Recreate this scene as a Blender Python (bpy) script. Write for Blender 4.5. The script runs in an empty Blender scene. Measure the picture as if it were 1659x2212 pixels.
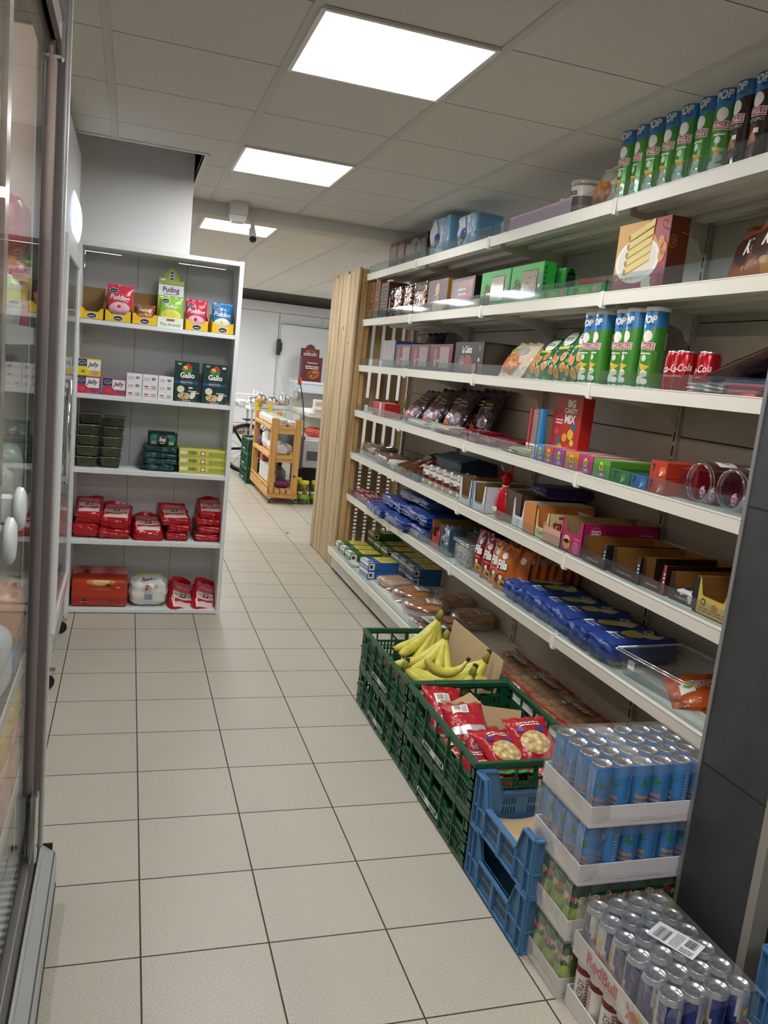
import bpy, bmesh, math, random
from math import sin, cos, pi, radians, sqrt
from mathutils import Vector, Matrix, Euler
random.seed(7)
SC = bpy.context.scene
COL = SC.collection

# ------------------------------------------------------------------ materials
def lin(c):
    c /= 255.0
    return c / 12.92 if c <= 0.04045 else ((c + 0.055) / 1.055) ** 2.4
def rgb(h):
    h = h.lstrip('#')
    return tuple(lin(int(h[i:i + 2], 16)) for i in (0, 2, 4)) + (1.0,)
_mats = {}
def new_mat(name):
    m = bpy.data.materials.new(name); m.use_nodes = True
    nt = m.node_tree
    return m, nt, nt.nodes, nt.links, nt.nodes['Principled BSDF']
def M(h, rough=0.5, metal=0.0, coat=0.0, spec=0.5):
    k = (h, rough, metal, coat, spec)
    if k not in _mats:
        m, nt, N, L, b = new_mat('paint_' + h.lstrip('#') + '_%d' % len(_mats))
        b.inputs['Base Color'].default_value = rgb(h)
        b.inputs['Roughness'].default_value = rough
        b.inputs['Metallic'].default_value = metal
        b.inputs['Coat Weight'].default_value = coat
        b.inputs['Specular IOR Level'].default_value = spec
        _mats[k] = m
    return _mats[k]
def node(N, t, **kw):
    n = N.new(t)
    for k, v in kw.items(): setattr(n, k, v)
    return n
def mathn(N, L, op, a, b=None, c=None):
    n = N.new('ShaderNodeMath'); n.operation = op
    for i, x in enumerate((a, b, c)):
        if x is None: continue
        if isinstance(x, (int, float)): n.inputs[i].default_value = x
        else: L.new(x, n.inputs[i])
    return n.outputs[0]
def clear(name, tint='#ffffff', base=0.06, edge=0.75, rough=0.06, milk=0.0, milkcol='#ffffff', pw=3.0):
    """thin clear plastic or glass: see-through, more mirror-like at grazing angles"""
    k = ('clear', name)
    if k in _mats: return _mats[k]
    m, nt, N, L, b = new_mat(name)
    N.remove(b)
    out = N['Material Output']
    tr = N.new('ShaderNodeBsdfTransparent'); tr.inputs[0].default_value = rgb(tint)
    gl = N.new('ShaderNodeBsdfGlossy'); gl.inputs['Roughness'].default_value = rough
    gl.inputs['Color'].default_value = (0.9, 0.9, 0.9, 1)
    lw = N.new('ShaderNodeLayerWeight'); lw.inputs['Blend'].default_value = 0.5
    p = mathn(N, L, 'POWER', lw.outputs['Facing'], pw)
    f = mathn(N, L, 'MULTIPLY_ADD', p, edge, base)
    mix = N.new('ShaderNodeMixShader'); L.new(f, mix.inputs[0]); L.new(tr.outputs[0], mix.inputs[1]); L.new(gl.outputs[0], mix.inputs[2])
    o = mix.outputs[0]
    if milk > 0:
        df = N.new('ShaderNodeBsdfDiffuse'); df.inputs[0].default_value = rgb(milkcol)
        m2 = N.new('ShaderNodeMixShader'); m2.inputs[0].default_value = milk
        L.new(o, m2.inputs[1]); L.new(df.outputs[0], m2.inputs[2]); o = m2.outputs[0]
    L.new(o, out.inputs[0])
    _mats[k] = m
    return m
def film(name, base=0.10, bump=0.5, scale=18.0, milk=0.05):
    """crinkled cling film"""
    k = ('film', name)
    if k in _mats: return _mats[k]
    m = clear(name + '_x', base=base, edge=0.6, rough=0.08, milk=milk)
    N, L = m.node_tree.nodes, m.node_tree.links
    nz = N.new('ShaderNodeTexNoise'); nz.inputs['Scale'].default_value = scale; nz.inputs['Detail'].default_value = 3
    bp = N.new('ShaderNodeBump'); bp.inputs['Strength'].default_value = bump; bp.inputs['Distance'].default_value = 0.03
    tc = N.new('ShaderNodeTexCoord'); L.new(tc.outputs['Object'], nz.inputs['Vector']); L.new(nz.outputs[0], bp.inputs['Height'])
    for n in N:
        if n.bl_idname == 'ShaderNodeBsdfGlossy' or n.bl_idname == 'ShaderNodeLayerWeight': L.new(bp.outputs[0], n.inputs['Normal'])
    m.name = name
    _mats[k] = m
    return m
def speck(name, cols, scale=60.0, rough=0.45, kind='VORONOI', bump=0.0, coat=0.0, stretch=None, metal=0.0):
    """patchy printed picture / natural surface out of 2..4 colours"""
    k = ('speck', name)
    if k in _mats: return _mats[k]
    m, nt, N, L, b = new_mat(name)
    tc = N.new('ShaderNodeTexCoord'); src = tc.outputs['Object']
    if stretch:
        mp = N.new('ShaderNodeMapping'); mp.inputs['Scale'].default_value = stretch
        L.new(src, mp.inputs['Vector']); src = mp.outputs[0]
    if kind == 'VORONOI':
        t = N.new('ShaderNodeTexVoronoi'); t.inputs['Scale'].default_value = scale; o = t.outputs['Distance']
        lo, hi = 0.05, 0.75
    else:
        t = N.new('ShaderNodeTexNoise'); t.inputs['Scale'].default_value = scale; t.inputs['Detail'].default_value = 4; o = t.outputs[0]
        lo, hi = 0.35, 0.65
    L.new(src, t.inputs['Vector'])
    r = N.new('ShaderNodeValToRGB'); L.new(o, r.inputs[0])
    e = r.color_ramp.elements
    n = len(cols)
    e[0].position = lo; e[0].color = rgb(cols[0]); e[1].position = hi; e[1].color = rgb(cols[-1])
    for i in range(1, n - 1):
        x = e.new(lo + (hi - lo) * i / (n - 1)); x.color = rgb(cols[i])
    L.new(r.outputs[0], b.inputs['Base Color'])
    b.inputs['Roughness'].default_value = rough; b.inputs['Coat Weight'].default_value = coat; b.inputs['Metallic'].default_value = metal
    if bump:
        bp = N.new('ShaderNodeBump'); bp.inputs['Strength'].default_value = bump; bp.inputs['Distance'].default_value = 0.004
        L.new(o, bp.inputs['Height']); L.new(bp.outputs[0], b.inputs['Normal'])
    _mats[k] = m
    return m
def crinkle(h, rough=0.3, scale=25.0, strength=0.35, coat=0.0, metal=0.0):
    """soft shiny packaging foil with small wrinkles"""
    k = ('crinkle', h, rough, scale, strength, metal)
    if k in _mats: return _mats[k]
    m, nt, N, L, b = new_mat('foil_' + h.lstrip('#'))
    b.inputs['Base Color'].default_value = rgb(h); b.inputs['Roughness'].default_value = rough; b.inputs['Metallic'].default_value = metal
    tc = N.new('ShaderNodeTexCoord'); nz = N.new('ShaderNodeTexNoise'); nz.inputs['Scale'].default_value = scale; nz.inputs['Detail'].default_value = 2
    L.new(tc.outputs['Object'], nz.inputs['Vector'])
    bp = N.new('ShaderNodeBump'); bp.inputs['Strength'].default_value = strength; bp.inputs['Distance'].default_value = 0.02
    L.new(nz.outputs[0], bp.inputs['Height']); L.new(bp.outputs[0], b.inputs['Normal'])
    _mats[k] = m
    return m
def emit(name, h, s):
    m, nt, N, L, b = new_mat(name)
    b.inputs['Base Color'].default_value = rgb(h)
    b.inputs['Emission Color'].default_value = rgb(h); b.inputs['Emission Strength'].default_value = s
    return m
def wood(name, c1, c2, c3, axis='Z', scale=1.0, rough=0.6):
    m, nt, N, L, b = new_mat(name)
    tc = N.new('ShaderNodeTexCoord'); mp = N.new('ShaderNodeMapping')
    s = {'Z': (28, 28, 1.6), 'X': (1.6, 28, 28), 'Y': (28, 1.6, 28)}[axis]
    mp.inputs['Scale'].default_value = tuple(x * scale for x in s)
    oi = N.new('ShaderNodeObjectInfo')
    ad = N.new('ShaderNodeVectorMath'); ad.operation = 'ADD'
    cm = N.new('ShaderNodeCombineXYZ'); q = mathn(N, L, 'MULTIPLY', oi.outputs['Random'], 37.0)
    for i in range(3): L.new(q, cm.inputs[i])
    L.new(tc.outputs['Object'], ad.inputs[0]); L.new(cm.outputs[0], ad.inputs[1]); L.new(ad.outputs[0], mp.inputs[0])
    nz = N.new('ShaderNodeTexNoise'); nz.inputs['Scale'].default_value = 1.0; nz.inputs['Detail'].default_value = 6; nz.inputs['Distortion'].default_value = 0.6
    L.new(mp.outputs[0], nz.inputs['Vector'])
    r = N.new('ShaderNodeValToRGB'); L.new(nz.outputs[0], r.inputs[0])
    e = r.color_ramp.elements; e[0].position = 0.3; e[0].color = rgb(c3); e[1].position = 0.7; e[1].color = rgb(c1)
    x = e.new(0.5); x.color = rgb(c2)
    vo = N.new('ShaderNodeTexVoronoi'); vo.inputs['Scale'].default_value = 3.2; L.new(ad.outputs[0], vo.inputs['Vector'])
    kn = mathn(N, L, 'LESS_THAN', vo.outputs['Distance'], 0.045)
    mx = N.new('ShaderNodeMix'); mx.data_type = 'RGBA'; L.new(kn, mx.inputs[0]); L.new(r.outputs[0], mx.inputs[6]); mx.inputs[7].default_value = rgb('#5a3a20')
    L.new(mx.outputs[2], b.inputs['Base Color'])
    b.inputs['Roughness'].default_value = rough
    bp = N.new('ShaderNodeBump'); bp.inputs['Strength'].default_value = 0.15; bp.inputs['Distance'].default_value = 0.002
    L.new(nz.outputs[0], bp.inputs['Height']); L.new(bp.outputs[0], b.inputs['Normal'])
    return m

# ------------------------------------------------------------------ text as flat mesh
_text = {}
def text_geo(body, bold=0.0):
    k = (body, bold)
    if k in _text: return _text[k]
    cu = bpy.data.curves.new('lettering_tmp', 'FONT'); cu.body = body; cu.size = 1.0; cu.resolution_u = 3
    cu.offset = bold
    o = bpy.data.objects.new('lettering_tmp', cu); COL.objects.link(o)
    bpy.context.view_layer.update()
    dg = bpy.context.evaluated_depsgraph_get()
    me = o.evaluated_get(dg).to_mesh()
    V = [(v.co.x, v.co.y) for v in me.vertices]; F = [tuple(p.vertices) for p in me.polygons]
    o.evaluated_get(dg).to_mesh_clear()
    bpy.data.objects.remove(o); bpy.data.curves.remove(cu)
    if V:
        x0 = min(a for a, _ in V); x1 = max(a for a, _ in V)
        V = [((a - (x0 + x1) / 2) / 0.7, b / 0.7 - 0.5) for a, b in V]
    _text[k] = (V, F)
    return _text[k]

# ------------------------------------------------------------------ mesh builder
class MB:
    def __init__(s):
        s.v = []; s.f = []; s.m = []; s.sm = []; s.mats = []
    def mi(s, m):
        if m not in s.mats: s.mats.append(m)
        return s.mats.index(m)
    def add(s, V, F, m, smooth=False):
        o = len(s.v); s.v += [tuple(p) for p in V]; i = s.mi(m)
        for f in F:
            s.f.append([o + a for a in f]); s.m.append(i); s.sm.append(smooth)
        return s
    def box(s, x0, x1, y0, y1, z0, z1, m, b=0.0):
        if x0 > x1: x0, x1 = x1, x0
        if y0 > y1: y0, y1 = y1, y0
        if z0 > z1: z0, z1 = z1, z0
        c = ((x0 + x1) / 2, (y0 + y1) / 2, (z0 + z1) / 2); h = ((x1 - x0) / 2, (y1 - y0) / 2, (z1 - z0) / 2)
        b = min(b, 0.45 * min(h))
        if b <= 0:
            V = [(x, y, z) for z in (z0, z1) for y in (y0, y1) for x in (x0, x1)]
            s.add(V, [(0, 2, 3, 1), (4, 5, 7, 6), (0, 1, 5, 4), (2, 6, 7, 3), (0, 4, 6, 2), (1, 3, 7, 5)], m)
            return s
        V = []; ix = {}
        for sx in (-1, 1):
            for sy in (-1, 1):
                for sz in (-1, 1):
                    for a in range(3):
                        q = [sx * h[0], sy * h[1], sz * h[2]]
                        for k2 in range(3):
                            if k2 != a: q[k2] -= (sx, sy, sz)[k2] * b
                        ix[(sx, sy, sz, a)] = len(V); V.append((c[0] + q[0], c[1] + q[1], c[2] + q[2]))
        F = []
        def K(d, a): return ix[(d[0], d[1], d[2], a)]
        def orient(f):
            p = [Vector(V[i]) for i in f]
            n = (p[1] - p[0]).cross(p[2] - p[0]); mid = sum(p, Vector()) / len(p) - Vector(c)
            return f if n.dot(mid) > 0 else f[::-1]
        for a in range(3):
            p, q = [k2 for k2 in range(3) if k2 != a]
            for sg in (-1, 1):
                f = []
                for (u, w) in ((-1, -1), (1, -1), (1, 1), (-1, 1)):
                    d = [0, 0, 0]; d[a] = sg; d[p] = u; d[q] = w; f.append(K(d, a))
                F.append(orient(f))
            for u in (-1, 1):
                for w in (-1, 1):
                    d1 = [0, 0, 0]; d1[p] = u; d1[q] = w; d1[a] = -1; d2 = list(d1); d2[a] = 1
                    F.append(orient([K(d1, p), K(d2, p), K(d2, q), K(d1, q)]))
        for sx in (-1, 1):
            for sy in (-1, 1):
                for sz in (-1, 1):
                    F.append(orient([ix[(sx, sy, sz, a)] for a in range(3)]))
        return s.add(V, F, m)
    def lathe(s, prof, m, n=24, c=(0, 0), smooth=True, cap0=False, cap1=False):
        """prof: list of (r, z) or (r, z, material-for-next-band)"""
        V = []
        for p in prof:
            for k in range(n):
                a = 2 * pi * k / n; V.append((c[0] + p[0] * sin(a), c[1] - p[0] * cos(a), p[1]))
        o = len(s.v); s.v += V
        for i in range(len(prof) - 1):
            mm = prof[i][2] if len(prof[i]) > 2 else m
            mi = s.mi(mm)
            for k in range(n):
                k2 = (k + 1) % n
                s.f.append([o + i * n + k, o + i * n + k2, o + (i + 1) * n + k2, o + (i + 1) * n + k]); s.m.append(mi); s.sm.append(smooth)
        if cap0: s.f.append([o + k for k in range(n)][::-1]); s.m.append(s.mi(m)); s.sm.append(False)
        if cap1:
            mm = prof[-1][2] if len(prof[-1]) > 2 else m
            s.f.append([o + (len(prof) - 1) * n + k for k in range(n)]); s.m.append(s.mi(mm)); s.sm.append(False)
        return s
    def tube(s, pts, r, m, n=8, caps=True, smooth=True):
        P = [Vector(p) for p in pts]; R = r if isinstance(r, (list, tuple)) else [r] * len(P)
        up = Vector((0, 0, 1)); V = []
        t0 = (P[1] - P[0]).normalized()
        if abs(t0.dot(up)) > 0.9: up = Vector((1, 0, 0))
        for i, p in enumerate(P):
            t = (P[min(i + 1, len(P) - 1)] - P[max(i - 1, 0)]).normalized()
            a = t.cross(up).normalized(); b = a.cross(t).normalized(); up = b
            for k in range(n):
                an = 2 * pi * k / n; V.append(p + R[i] * (cos(an) * a + sin(an) * b))
        F = []
        for i in range(len(P) - 1):
            for k in range(n):
                k2 = (k + 1) % n; F.append((i * n + k, i * n + k2, (i + 1) * n + k2, (i + 1) * n + k))
        if caps: F += [tuple(range(n))[::-1], tuple((len(P) - 1) * n + k for k in range(n))]
        return s.add(V, F, m, smooth)
    def grid(s, fn, nu, nv, m, smooth=True, matfn=None, flip=False):
        V = [fn(i / nu, j / nv) for j in range(nv + 1) for i in range(nu + 1)]
        o = len(s.v); s.v += [tuple(p) for p in V]
        for j in range(nv):
            for i in range(nu):
                a = o + j * (nu + 1) + i; f = [a, a + 1, a + nu + 2, a + nu + 1]
                if flip: f = f[::-1]
                mm = matfn((i + .5) / nu, (j + .5) / nv) if matfn else m
                s.f.append(f); s.m.append(s.mi(mm)); s.sm.append(smooth)
        return s
    def prism(s, pts, axis, a0, a1, m):
        """extrude a polygon (2-D points in the other two axes, cyclic order) along axis"""
        def P(p, a):
            return {'X': (a, p[0], p[1]), 'Y': (p[0], a, p[1]), 'Z': (p[0], p[1], a)}[axis]
        n = len(pts); V = [P(p, a0) for p in pts] + [P(p, a1) for p in pts]
        F = [tuple(range(n))[::-1], tuple(range(n, 2 * n))] + [(i, (i + 1) % n, n + (i + 1) % n, n + i) for i in range(n)]
        return s.add(V, F, m)
    # ---- printed marks
    def text(s, S, body, u, v, size, m, o=0.0008, shear=0.0, rot=0.0, sx=1.0, bold=0.0):
        V, F = text_geo(body, bold); c, d = cos(rot), sin(rot); W = []
        for a, b in V:
            a = (a * sx + b * shear) * size; b = b * size
            W.append(S(u + a * c - b * d, v + a * d + b * c, o))
        return s.add(W, F, m)
    def rect(s, S, u0, v0, u1, v1, m, o=0.0005, n=1, k=1, smooth=False):
        return s.grid(lambda a, b: S(u0 + (u1 - u0) * a, v0 + (v1 - v0) * b, o), n, k, m, smooth)
    def ell(s, S, u, v, ru, rv, m, o=0.0006, n=20, rings=1, rot=0.0):
        V = [S(u, v, o)]; F = []; c, d = cos(rot), sin(rot)
        for r in range(1, rings + 1):
            for k in range(n):
                a = 2 * pi * k / n; x, y = ru * cos(a) * r / rings, rv * sin(a) * r / rings
                V.append(S(u + x * c - y * d, v + x * d + y * c, o))
        for k in range(n): F.append((0, 1 + k, 1 + (k + 1) % n))
        for r in range(1, rings):
            for k in range(n):
                k2 = (k + 1) % n; F.append((1 + (r - 1) * n + k, 1 + r * n + k, 1 + r * n + k2, 1 + (r - 1) * n + k2))
        return s.add(V, F, m)
    def poly(s, S, pts, m, o=0.0006):
        return s.add([S(a, b, o) for a, b in pts], [tuple(range(len(pts)))], m)
    def quad(s, S, pts, m, o=0.0006, n=8, k=3):
        """four-cornered mark that follows a curved surface"""
        (a, b, c, d) = pts
        def P(u, v): return S((a[0] * (1 - u) + b[0] * u) * (1 - v) + (d[0] * (1 - u) + c[0] * u) * v, (a[1] * (1 - u) + b[1] * u) * (1 - v) + (d[1] * (1 - u) + c[1] * u) * v, o)
        return s.grid(P, n, k, m, False)
    def bars(s, S, u0, v0, u1, v1, m, n=9, o=0.0009, seed=3):
        r = random.Random(seed); w = (u1 - u0) / n
        for i in range(n):
            x = u0 + w * i
            s.rect(S, x, v0, x + w * r.choice((.3, .5, .65)), v1, m, o)
        return s
    def lines(s, S, u0, v0, u1, v1, m, n=4, o=0.0009, seed=1):
        """rows of unreadably small print"""
        r = random.Random(seed); h = (v1 - v0) / n
        for i in range(n):
            x = u0
            while x < u1:
                w = (u1 - u0) * r.uniform(.08, .22); e = min(x + w, u1)
                s.rect(S, x, v0 + h * i, e, v0 + h * (i + .5), m, o); x = e + (u1 - u0) * .04
        return s
    def xf(s, mat, start=0):
        for i in range(start, len(s.v)): s.v[i] = tuple(mat @ Vector(s.v[i]))
        return s

def obj(name, mb, parent=None, loc=(0, 0, 0), rot=(0, 0, 0)):
    me = bpy.data.meshes.new(name)
    me.from_pydata(mb.v, [], mb.f)
    for m in mb.mats: me.materials.append(m)
    me.polygons.foreach_set('material_index', mb.m)
    me.polygons.foreach_set('use_smooth', mb.sm)
    me.update()
    o = bpy.data.objects.new(name, me); COL.objects.link(o)
    o.location = loc; o.rotation_euler = rot
    if parent is not None: o.parent = parent
    return o
def tag(o, label, cat, group=None):
    o['label'] = label; o['category'] = cat
    if group: o['group'] = group
    return o
def thing(name, label, cat, loc=(0, 0, 0), rot=(0, 0, 0), group=None):
    o = bpy.data.objects.new(name, None); COL.objects.link(o); o.empty_display_size = 0.05
    o.location = loc; o.rotation_euler = rot if isinstance(rot, (tuple, Euler)) else (0, 0, rot)
    return tag(o, label, cat, group)
def struct(name, mb, label=None):
    o = obj(name, mb); o['kind'] = 'structure'
    if label: o['label'] = label
    return o
def dup(root, loc, rot=None, label=None, group=None):
    r = root.copy(); COL.objects.link(r); r.location = loc
    if rot is not None: r.rotation_euler = rot if isinstance(rot, (tuple, Euler)) else (0, 0, rot)
    if label: r['label'] = label
    if group: r['group'] = group
    for ch in list(root.children):
        c = ch.copy(); COL.objects.link(c); c.parent = r
        for g in list(ch.children):
            d = g.copy(); COL.objects.link(d); d.parent = c
    return r
ORD = ['first', 'second', 'third', 'fourth', 'fifth', 'sixth', 'seventh', 'eighth', 'ninth', 'tenth', 'eleventh', 'twelfth']
# ---- printable surfaces of a box of width w, depth d, height h whose origin is its bottom centre, front towards -y
def SF(w, d, h): return lambda u, v, o: Vector((u, -d / 2 - o, v))
def SR(w, d, h): return lambda u, v, o: Vector((w / 2 + o, u, v))
def SL(w, d, h): return lambda u, v, o: Vector((-w / 2 - o, -u, v))
def ST(w, d, h): return lambda u, v, o: Vector((u, v, h + o))
def SCYL(r, z0=0.0): return lambda u, v, o: Vector(((r + o) * sin(u / r), -(r + o) * cos(u / r), z0 + v))
def tilted(loc, rz, back=0.0, roll=0.0):
    """location + rotation of something turned by rz, leaning back by `back`, rolled by `roll`"""
    return (Matrix.Rotation(rz, 3, 'Z') @ Matrix.Rotation(-back, 3, 'X') @ Matrix.Rotation(roll, 3, 'Y')).to_euler()

# ---- soft bag: pillow of width w, height h, thickness d, standing on its lower seam, front towards -y
def pillow_fn(w, h, d, seed=0, sx=0.10, pw=2.6, seal=0.07, amp=0.05):
    r = random.Random(seed); ph = [r.uniform(0, 6.28) for _ in range(6)]
    def half(u, v):
        uu = min(1.0, abs(2 * u - 1)); vv = (v - seal) / (1 - 2 * seal)
        if vv <= 0 or vv >= 1: return 0.0
        q = min(1.0, abs(2 * vv - 1))
        t = max(0.0, 1 - uu ** pw) ** 0.55 * max(0.0, 1 - q ** 3.2) ** 0.7
        t *= 1 + amp * (sin(9 * u + ph[0]) * sin(7 * v + ph[1]) + 0.7 * sin(17 * u + 11 * v + ph[2]))
        t += amp * .5 * sin(26 * u + ph[3]) * (q ** 4) * (1 - uu ** 4)
        return max(0.0, t) * d / 2
    def fn(u, v, sgn, o=0.0):
        nar = 1 - sx * (1 - min(1.0, abs(2 * v - 1)) ** 3)
        x = (u - .5) * w * nar
        y = half(u, v)
        wob = 0.004 * sin(20 * u + ph[4]) * (1 if (v < seal or v > 1 - seal) else 0.2) * (w / .2)
        return Vector((x, sgn * (y + 0.0004 + o) + wob, v * h))
    return fn
def bag_mesh(mb, w, h, d, m, seed=0, matfn=None, back=None, nu=16, nv=20, **kw):
    fn = pillow_fn(w, h, d, seed, **kw)
    mb.grid(lambda u, v: fn(u, v, -1), nu, nv, m, True, matfn)
    mb.grid(lambda u, v: fn(u, v, 1), nu, nv, back or m, True, None if back else matfn, flip=True)
    return lambda u, v, o: fn(u / w + .5, v / h, -1, o + 0.0008)
# ---- rounded block with a little noise (paper or foil parcels, bread, sacks)
def block_mesh(mb, w, d, h, m, r=0.25, seed=0, amp=0.02, n=9, matfn=None, taper=0.0):
    rr = random.Random(seed); ph = [rr.uniform(0, 6.28) for _ in range(9)]
    k = min(w, d, h) * r
    def sh(p):
        q = [p[0] * w / 2, p[1] * d / 2, p[2] * h / 2]
        c = [max(-(e / 2 - k), min(e / 2 - k, x)) for x, e in zip(q, (w, d, h))]
        dv = Vector(q) - Vector(c)
        if dv.length > 1e-9: dv = dv.normalized() * k
        o = Vector(c) + dv
        f = 1 + amp * (sin(7 * p[0] + ph[0]) * sin(6 * p[1] + ph[1]) + sin(8 * p[2] + ph[2] + 3 * p[0]) * .8 + .5 * sin(13 * p[0] + 9 * p[1] + ph[3]))
        o = Vector((o.x * f * (1 - taper * (p[2] + 1) / 2), o.y * f * (1 - taper * (p[2] + 1) / 2), o.z * (f if p[2] > 0 else 1) + h / 2))
        return o
    for ax in range(3):
        a, b = [x for x in range(3) if x != ax]
        for sg in (-1, 1):
            def fn(u, v, ax=ax, a=a, b=b, sg=sg):
                p = [0, 0, 0]; p[ax] = sg; p[a] = 2 * u - 1; p[b] = 2 * v - 1
                return sh(p)
            fl = (sg > 0) == (ax == 1)
            mb.grid(fn, n, n, m, True, (lambda u, v, ax=ax, sg=sg: matfn(ax, sg, u, v)) if matfn else None, flip=fl)
    F = lambda u, v, o: sh((2 * u / w, -1, 2 * v / h - 1)) + Vector((0, -o - .0008, 0))
    T = lambda u, v, o: sh((2 * u / w, 2 * v / d, 1)) + Vector((0, 0, o + .0008))
    R = lambda u, v, o: sh((1, 2 * u / d, 2 * v / h - 1)) + Vector((o + .0008, 0, 0))
    return F, T, R
def fine(S, n=1): return S
# ================================================================== the setting
HC = 2.269
# ---- floor: square tiles with dark joints, slightly speckled glaze
def floor_mat():
    m, nt, N, L, b = new_mat('beige_floor_tiles')
    g = N.new('ShaderNodeNewGeometry'); sp = N.new('ShaderNodeSeparateXYZ'); L.new(g.outputs['Position'], sp.inputs[0])
    def joint(o, off, per, hw):
        t = mathn(N, L, 'DIVIDE', mathn(N, L, 'SUBTRACT', o, off), per)
        fr = mathn(N, L, 'SUBTRACT', t, mathn(N, L, 'FLOOR', t))
        dd = mathn(N, L, 'MINIMUM', fr, mathn(N, L, 'SUBTRACT', 1.0, fr))
        return mathn(N, L, 'LESS_THAN', dd, hw / per), mathn(N, L, 'FLOOR', t)
    jx, ix = joint(sp.outputs[0], 0.0909, 0.30314, 0.0021)
    jy, iy = joint(sp.outputs[1], 1.7643, 0.29715, 0.0021)
    j = mathn(N, L, 'MAXIMUM', jx, jy)
    cb = N.new('ShaderNodeCombineXYZ'); L.new(ix, cb.inputs[0]); L.new(iy, cb.inputs[1])
    wn = N.new('ShaderNodeTexWhiteNoise'); L.new(cb.outputs[0], wn.inputs['Vector'])
    n1 = N.new('ShaderNodeTexNoise'); n1.inputs['Scale'].default_value = 260; n1.inputs['Detail'].default_value = 2; L.new(g.outputs['Position'], n1.inputs['Vector'])
    n2 = N.new('ShaderNodeTexNoise'); n2.inputs['Scale'].default_value = 2.2; n2.inputs['Detail'].default_value = 3; L.new(g.outputs['Position'], n2.inputs['Vector'])
    r = N.new('ShaderNodeValToRGB'); L.new(n1.outputs[0], r.inputs[0])
    r.color_ramp.elements[0].position = .32; r.color_ramp.elements[0].color = rgb('#a9a192')
    r.color_ramp.elements[1].position = .68; r.color_ramp.elements[1].color = rgb('#c5beaf')
    k = mathn(N, L, 'ADD', mathn(N, L, 'MULTIPLY_ADD', wn.outputs['Value'], 0.05, 0.90), mathn(N, L, 'MULTIPLY', n2.outputs[0], 0.12))
    mx = N.new('ShaderNodeMix'); mx.data_type = 'RGBA'; mx.blend_type = 'MULTIPLY'; mx.inputs[0].default_value = 1
    L.new(r.outputs[0], mx.inputs[6]); L.new(k, mx.inputs[7])
    wear = mathn(N, L, 'MULTIPLY', mathn(N, L, 'LESS_THAN', mathn(N, L, 'ADD', sp.outputs[0], mathn(N, L, 'MULTIPLY', n2.outputs[0], .02)), -.082), mathn(N, L, 'LESS_THAN', sp.outputs[1], 1.99))   # scuffed strip along the fridge
    k = mathn(N, L, 'MULTIPLY', k, mathn(N, L, 'MULTIPLY_ADD', wear, -.2, 1.0)); L.new(k, mx.inputs[7])
    m2 = N.new('ShaderNodeMix'); m2.data_type = 'RGBA'; L.new(j, m2.inputs[0]); L.new(mx.outputs[2], m2.inputs[6]); m2.inputs[7].default_value = rgb('#3a342e')
    L.new(m2.outputs[2], b.inputs['Base Color'])
    L.new(mathn(N, L, 'MULTIPLY_ADD', j, 0.4, 0.40), b.inputs['Roughness'])
    bp = N.new('ShaderNodeBump'); bp.inputs['Strength'].default_value = 0.4; bp.inputs['Distance'].default_value = 0.002; bp.invert = True
    L.new(j, bp.inputs['Height']); L.new(bp.outputs[0], b.inputs['Normal'])
    return m
mb = MB(); mb.box(-1.3, 4.4, -2.6, 12.0, -0.12, 0.0, floor_mat()); struct('floor', mb, 'beige square floor tiles with dark joints')

# ---- ceiling
def ceil_mat():
    m, nt, N, L, b = new_mat('grey_white_ceiling_tiles')
    g = N.new('ShaderNodeNewGeometry'); sp = N.new('ShaderNodeSeparateXYZ'); L.new(g.outputs['Position'], sp.inputs[0])
    t = mathn(N, L, 'DIVIDE', mathn(N, L, 'SUBTRACT', sp.outputs[1], 2.6296), 0.49115)
    fr = mathn(N, L, 'SUBTRACT', t, mathn(N, L, 'FLOOR', t))
    j = mathn(N, L, 'LESS_THAN', mathn(N, L, 'MINIMUM', fr, mathn(N, L, 'SUBTRACT', 1.0, fr)), 0.005)
    n1 = N.new('ShaderNodeTexNoise'); n1.inputs['Scale'].default_value = 150; L.new(g.outputs['Position'], n1.inputs['Vector'])
    r = N.new('ShaderNodeValToRGB'); L.new(n1.outputs[0], r.inputs[0])
    r.color_ramp.elements[0].color = rgb('#cfccc7'); r.color_ramp.elements[1].color = rgb('#dfdcd7')
    m2 = N.new('ShaderNodeMix'); m2.data_type = 'RGBA'; L.new(j, m2.inputs[0]); L.new(r.outputs[0], m2.inputs[6]); m2.inputs[7].default_value = rgb('#6e6b66')
    L.new(m2.outputs[2], b.inputs['Base Color']); b.inputs['Roughness'].default_value = 0.9
    return m
CM = ceil_mat(); BARM = M('#c9c6c0', .6); DARKV = M('#8d8781', .9)
mb = MB()
HX, HY0, HY1 = 0.272, 3.90, 4.665           # opening round the white boxing
for (x0, x1, y0, y1) in ((-1.3, 4.4, -2.6, HY0), (HX, 4.4, HY0, HY1), (-1.3, 4.4, HY1, 10.6)):
    mb.box(x0, x1, y0, y1, HC, HC + .03, CM)
for i in range(-2, 10):
    x = -0.1058 + .50139 * i
    segs = [(-2.6, 10.6)] if x > HX else [(-2.6, HY0), (HY1, 10.6)]
    for a, b_ in segs: mb.box(x - .013, x + .013, a, b_, HC - .004, HC + .004, BARM, .001)
mb.box(-1.3, HX + .012, HY0 - .022, HY0, HC - .006, HC + .02, M('#d8d5d0', .5))      # edge trim round the opening
mb.box(HX, HX + .02, HY0, HY1, HC - .006, HC + .02, M('#d8d5d0', .5))
struct('ceiling', mb, 'suspended ceiling of grey white tiles')
mb = MB(); mb.box(-1.3, 4.4, -2.6, 12.0, 2.75, 2.85, DARKV); mb.box(-1.3, 4.4, 10.55, 10.6, 2.27, 2.75, DARKV)
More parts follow.
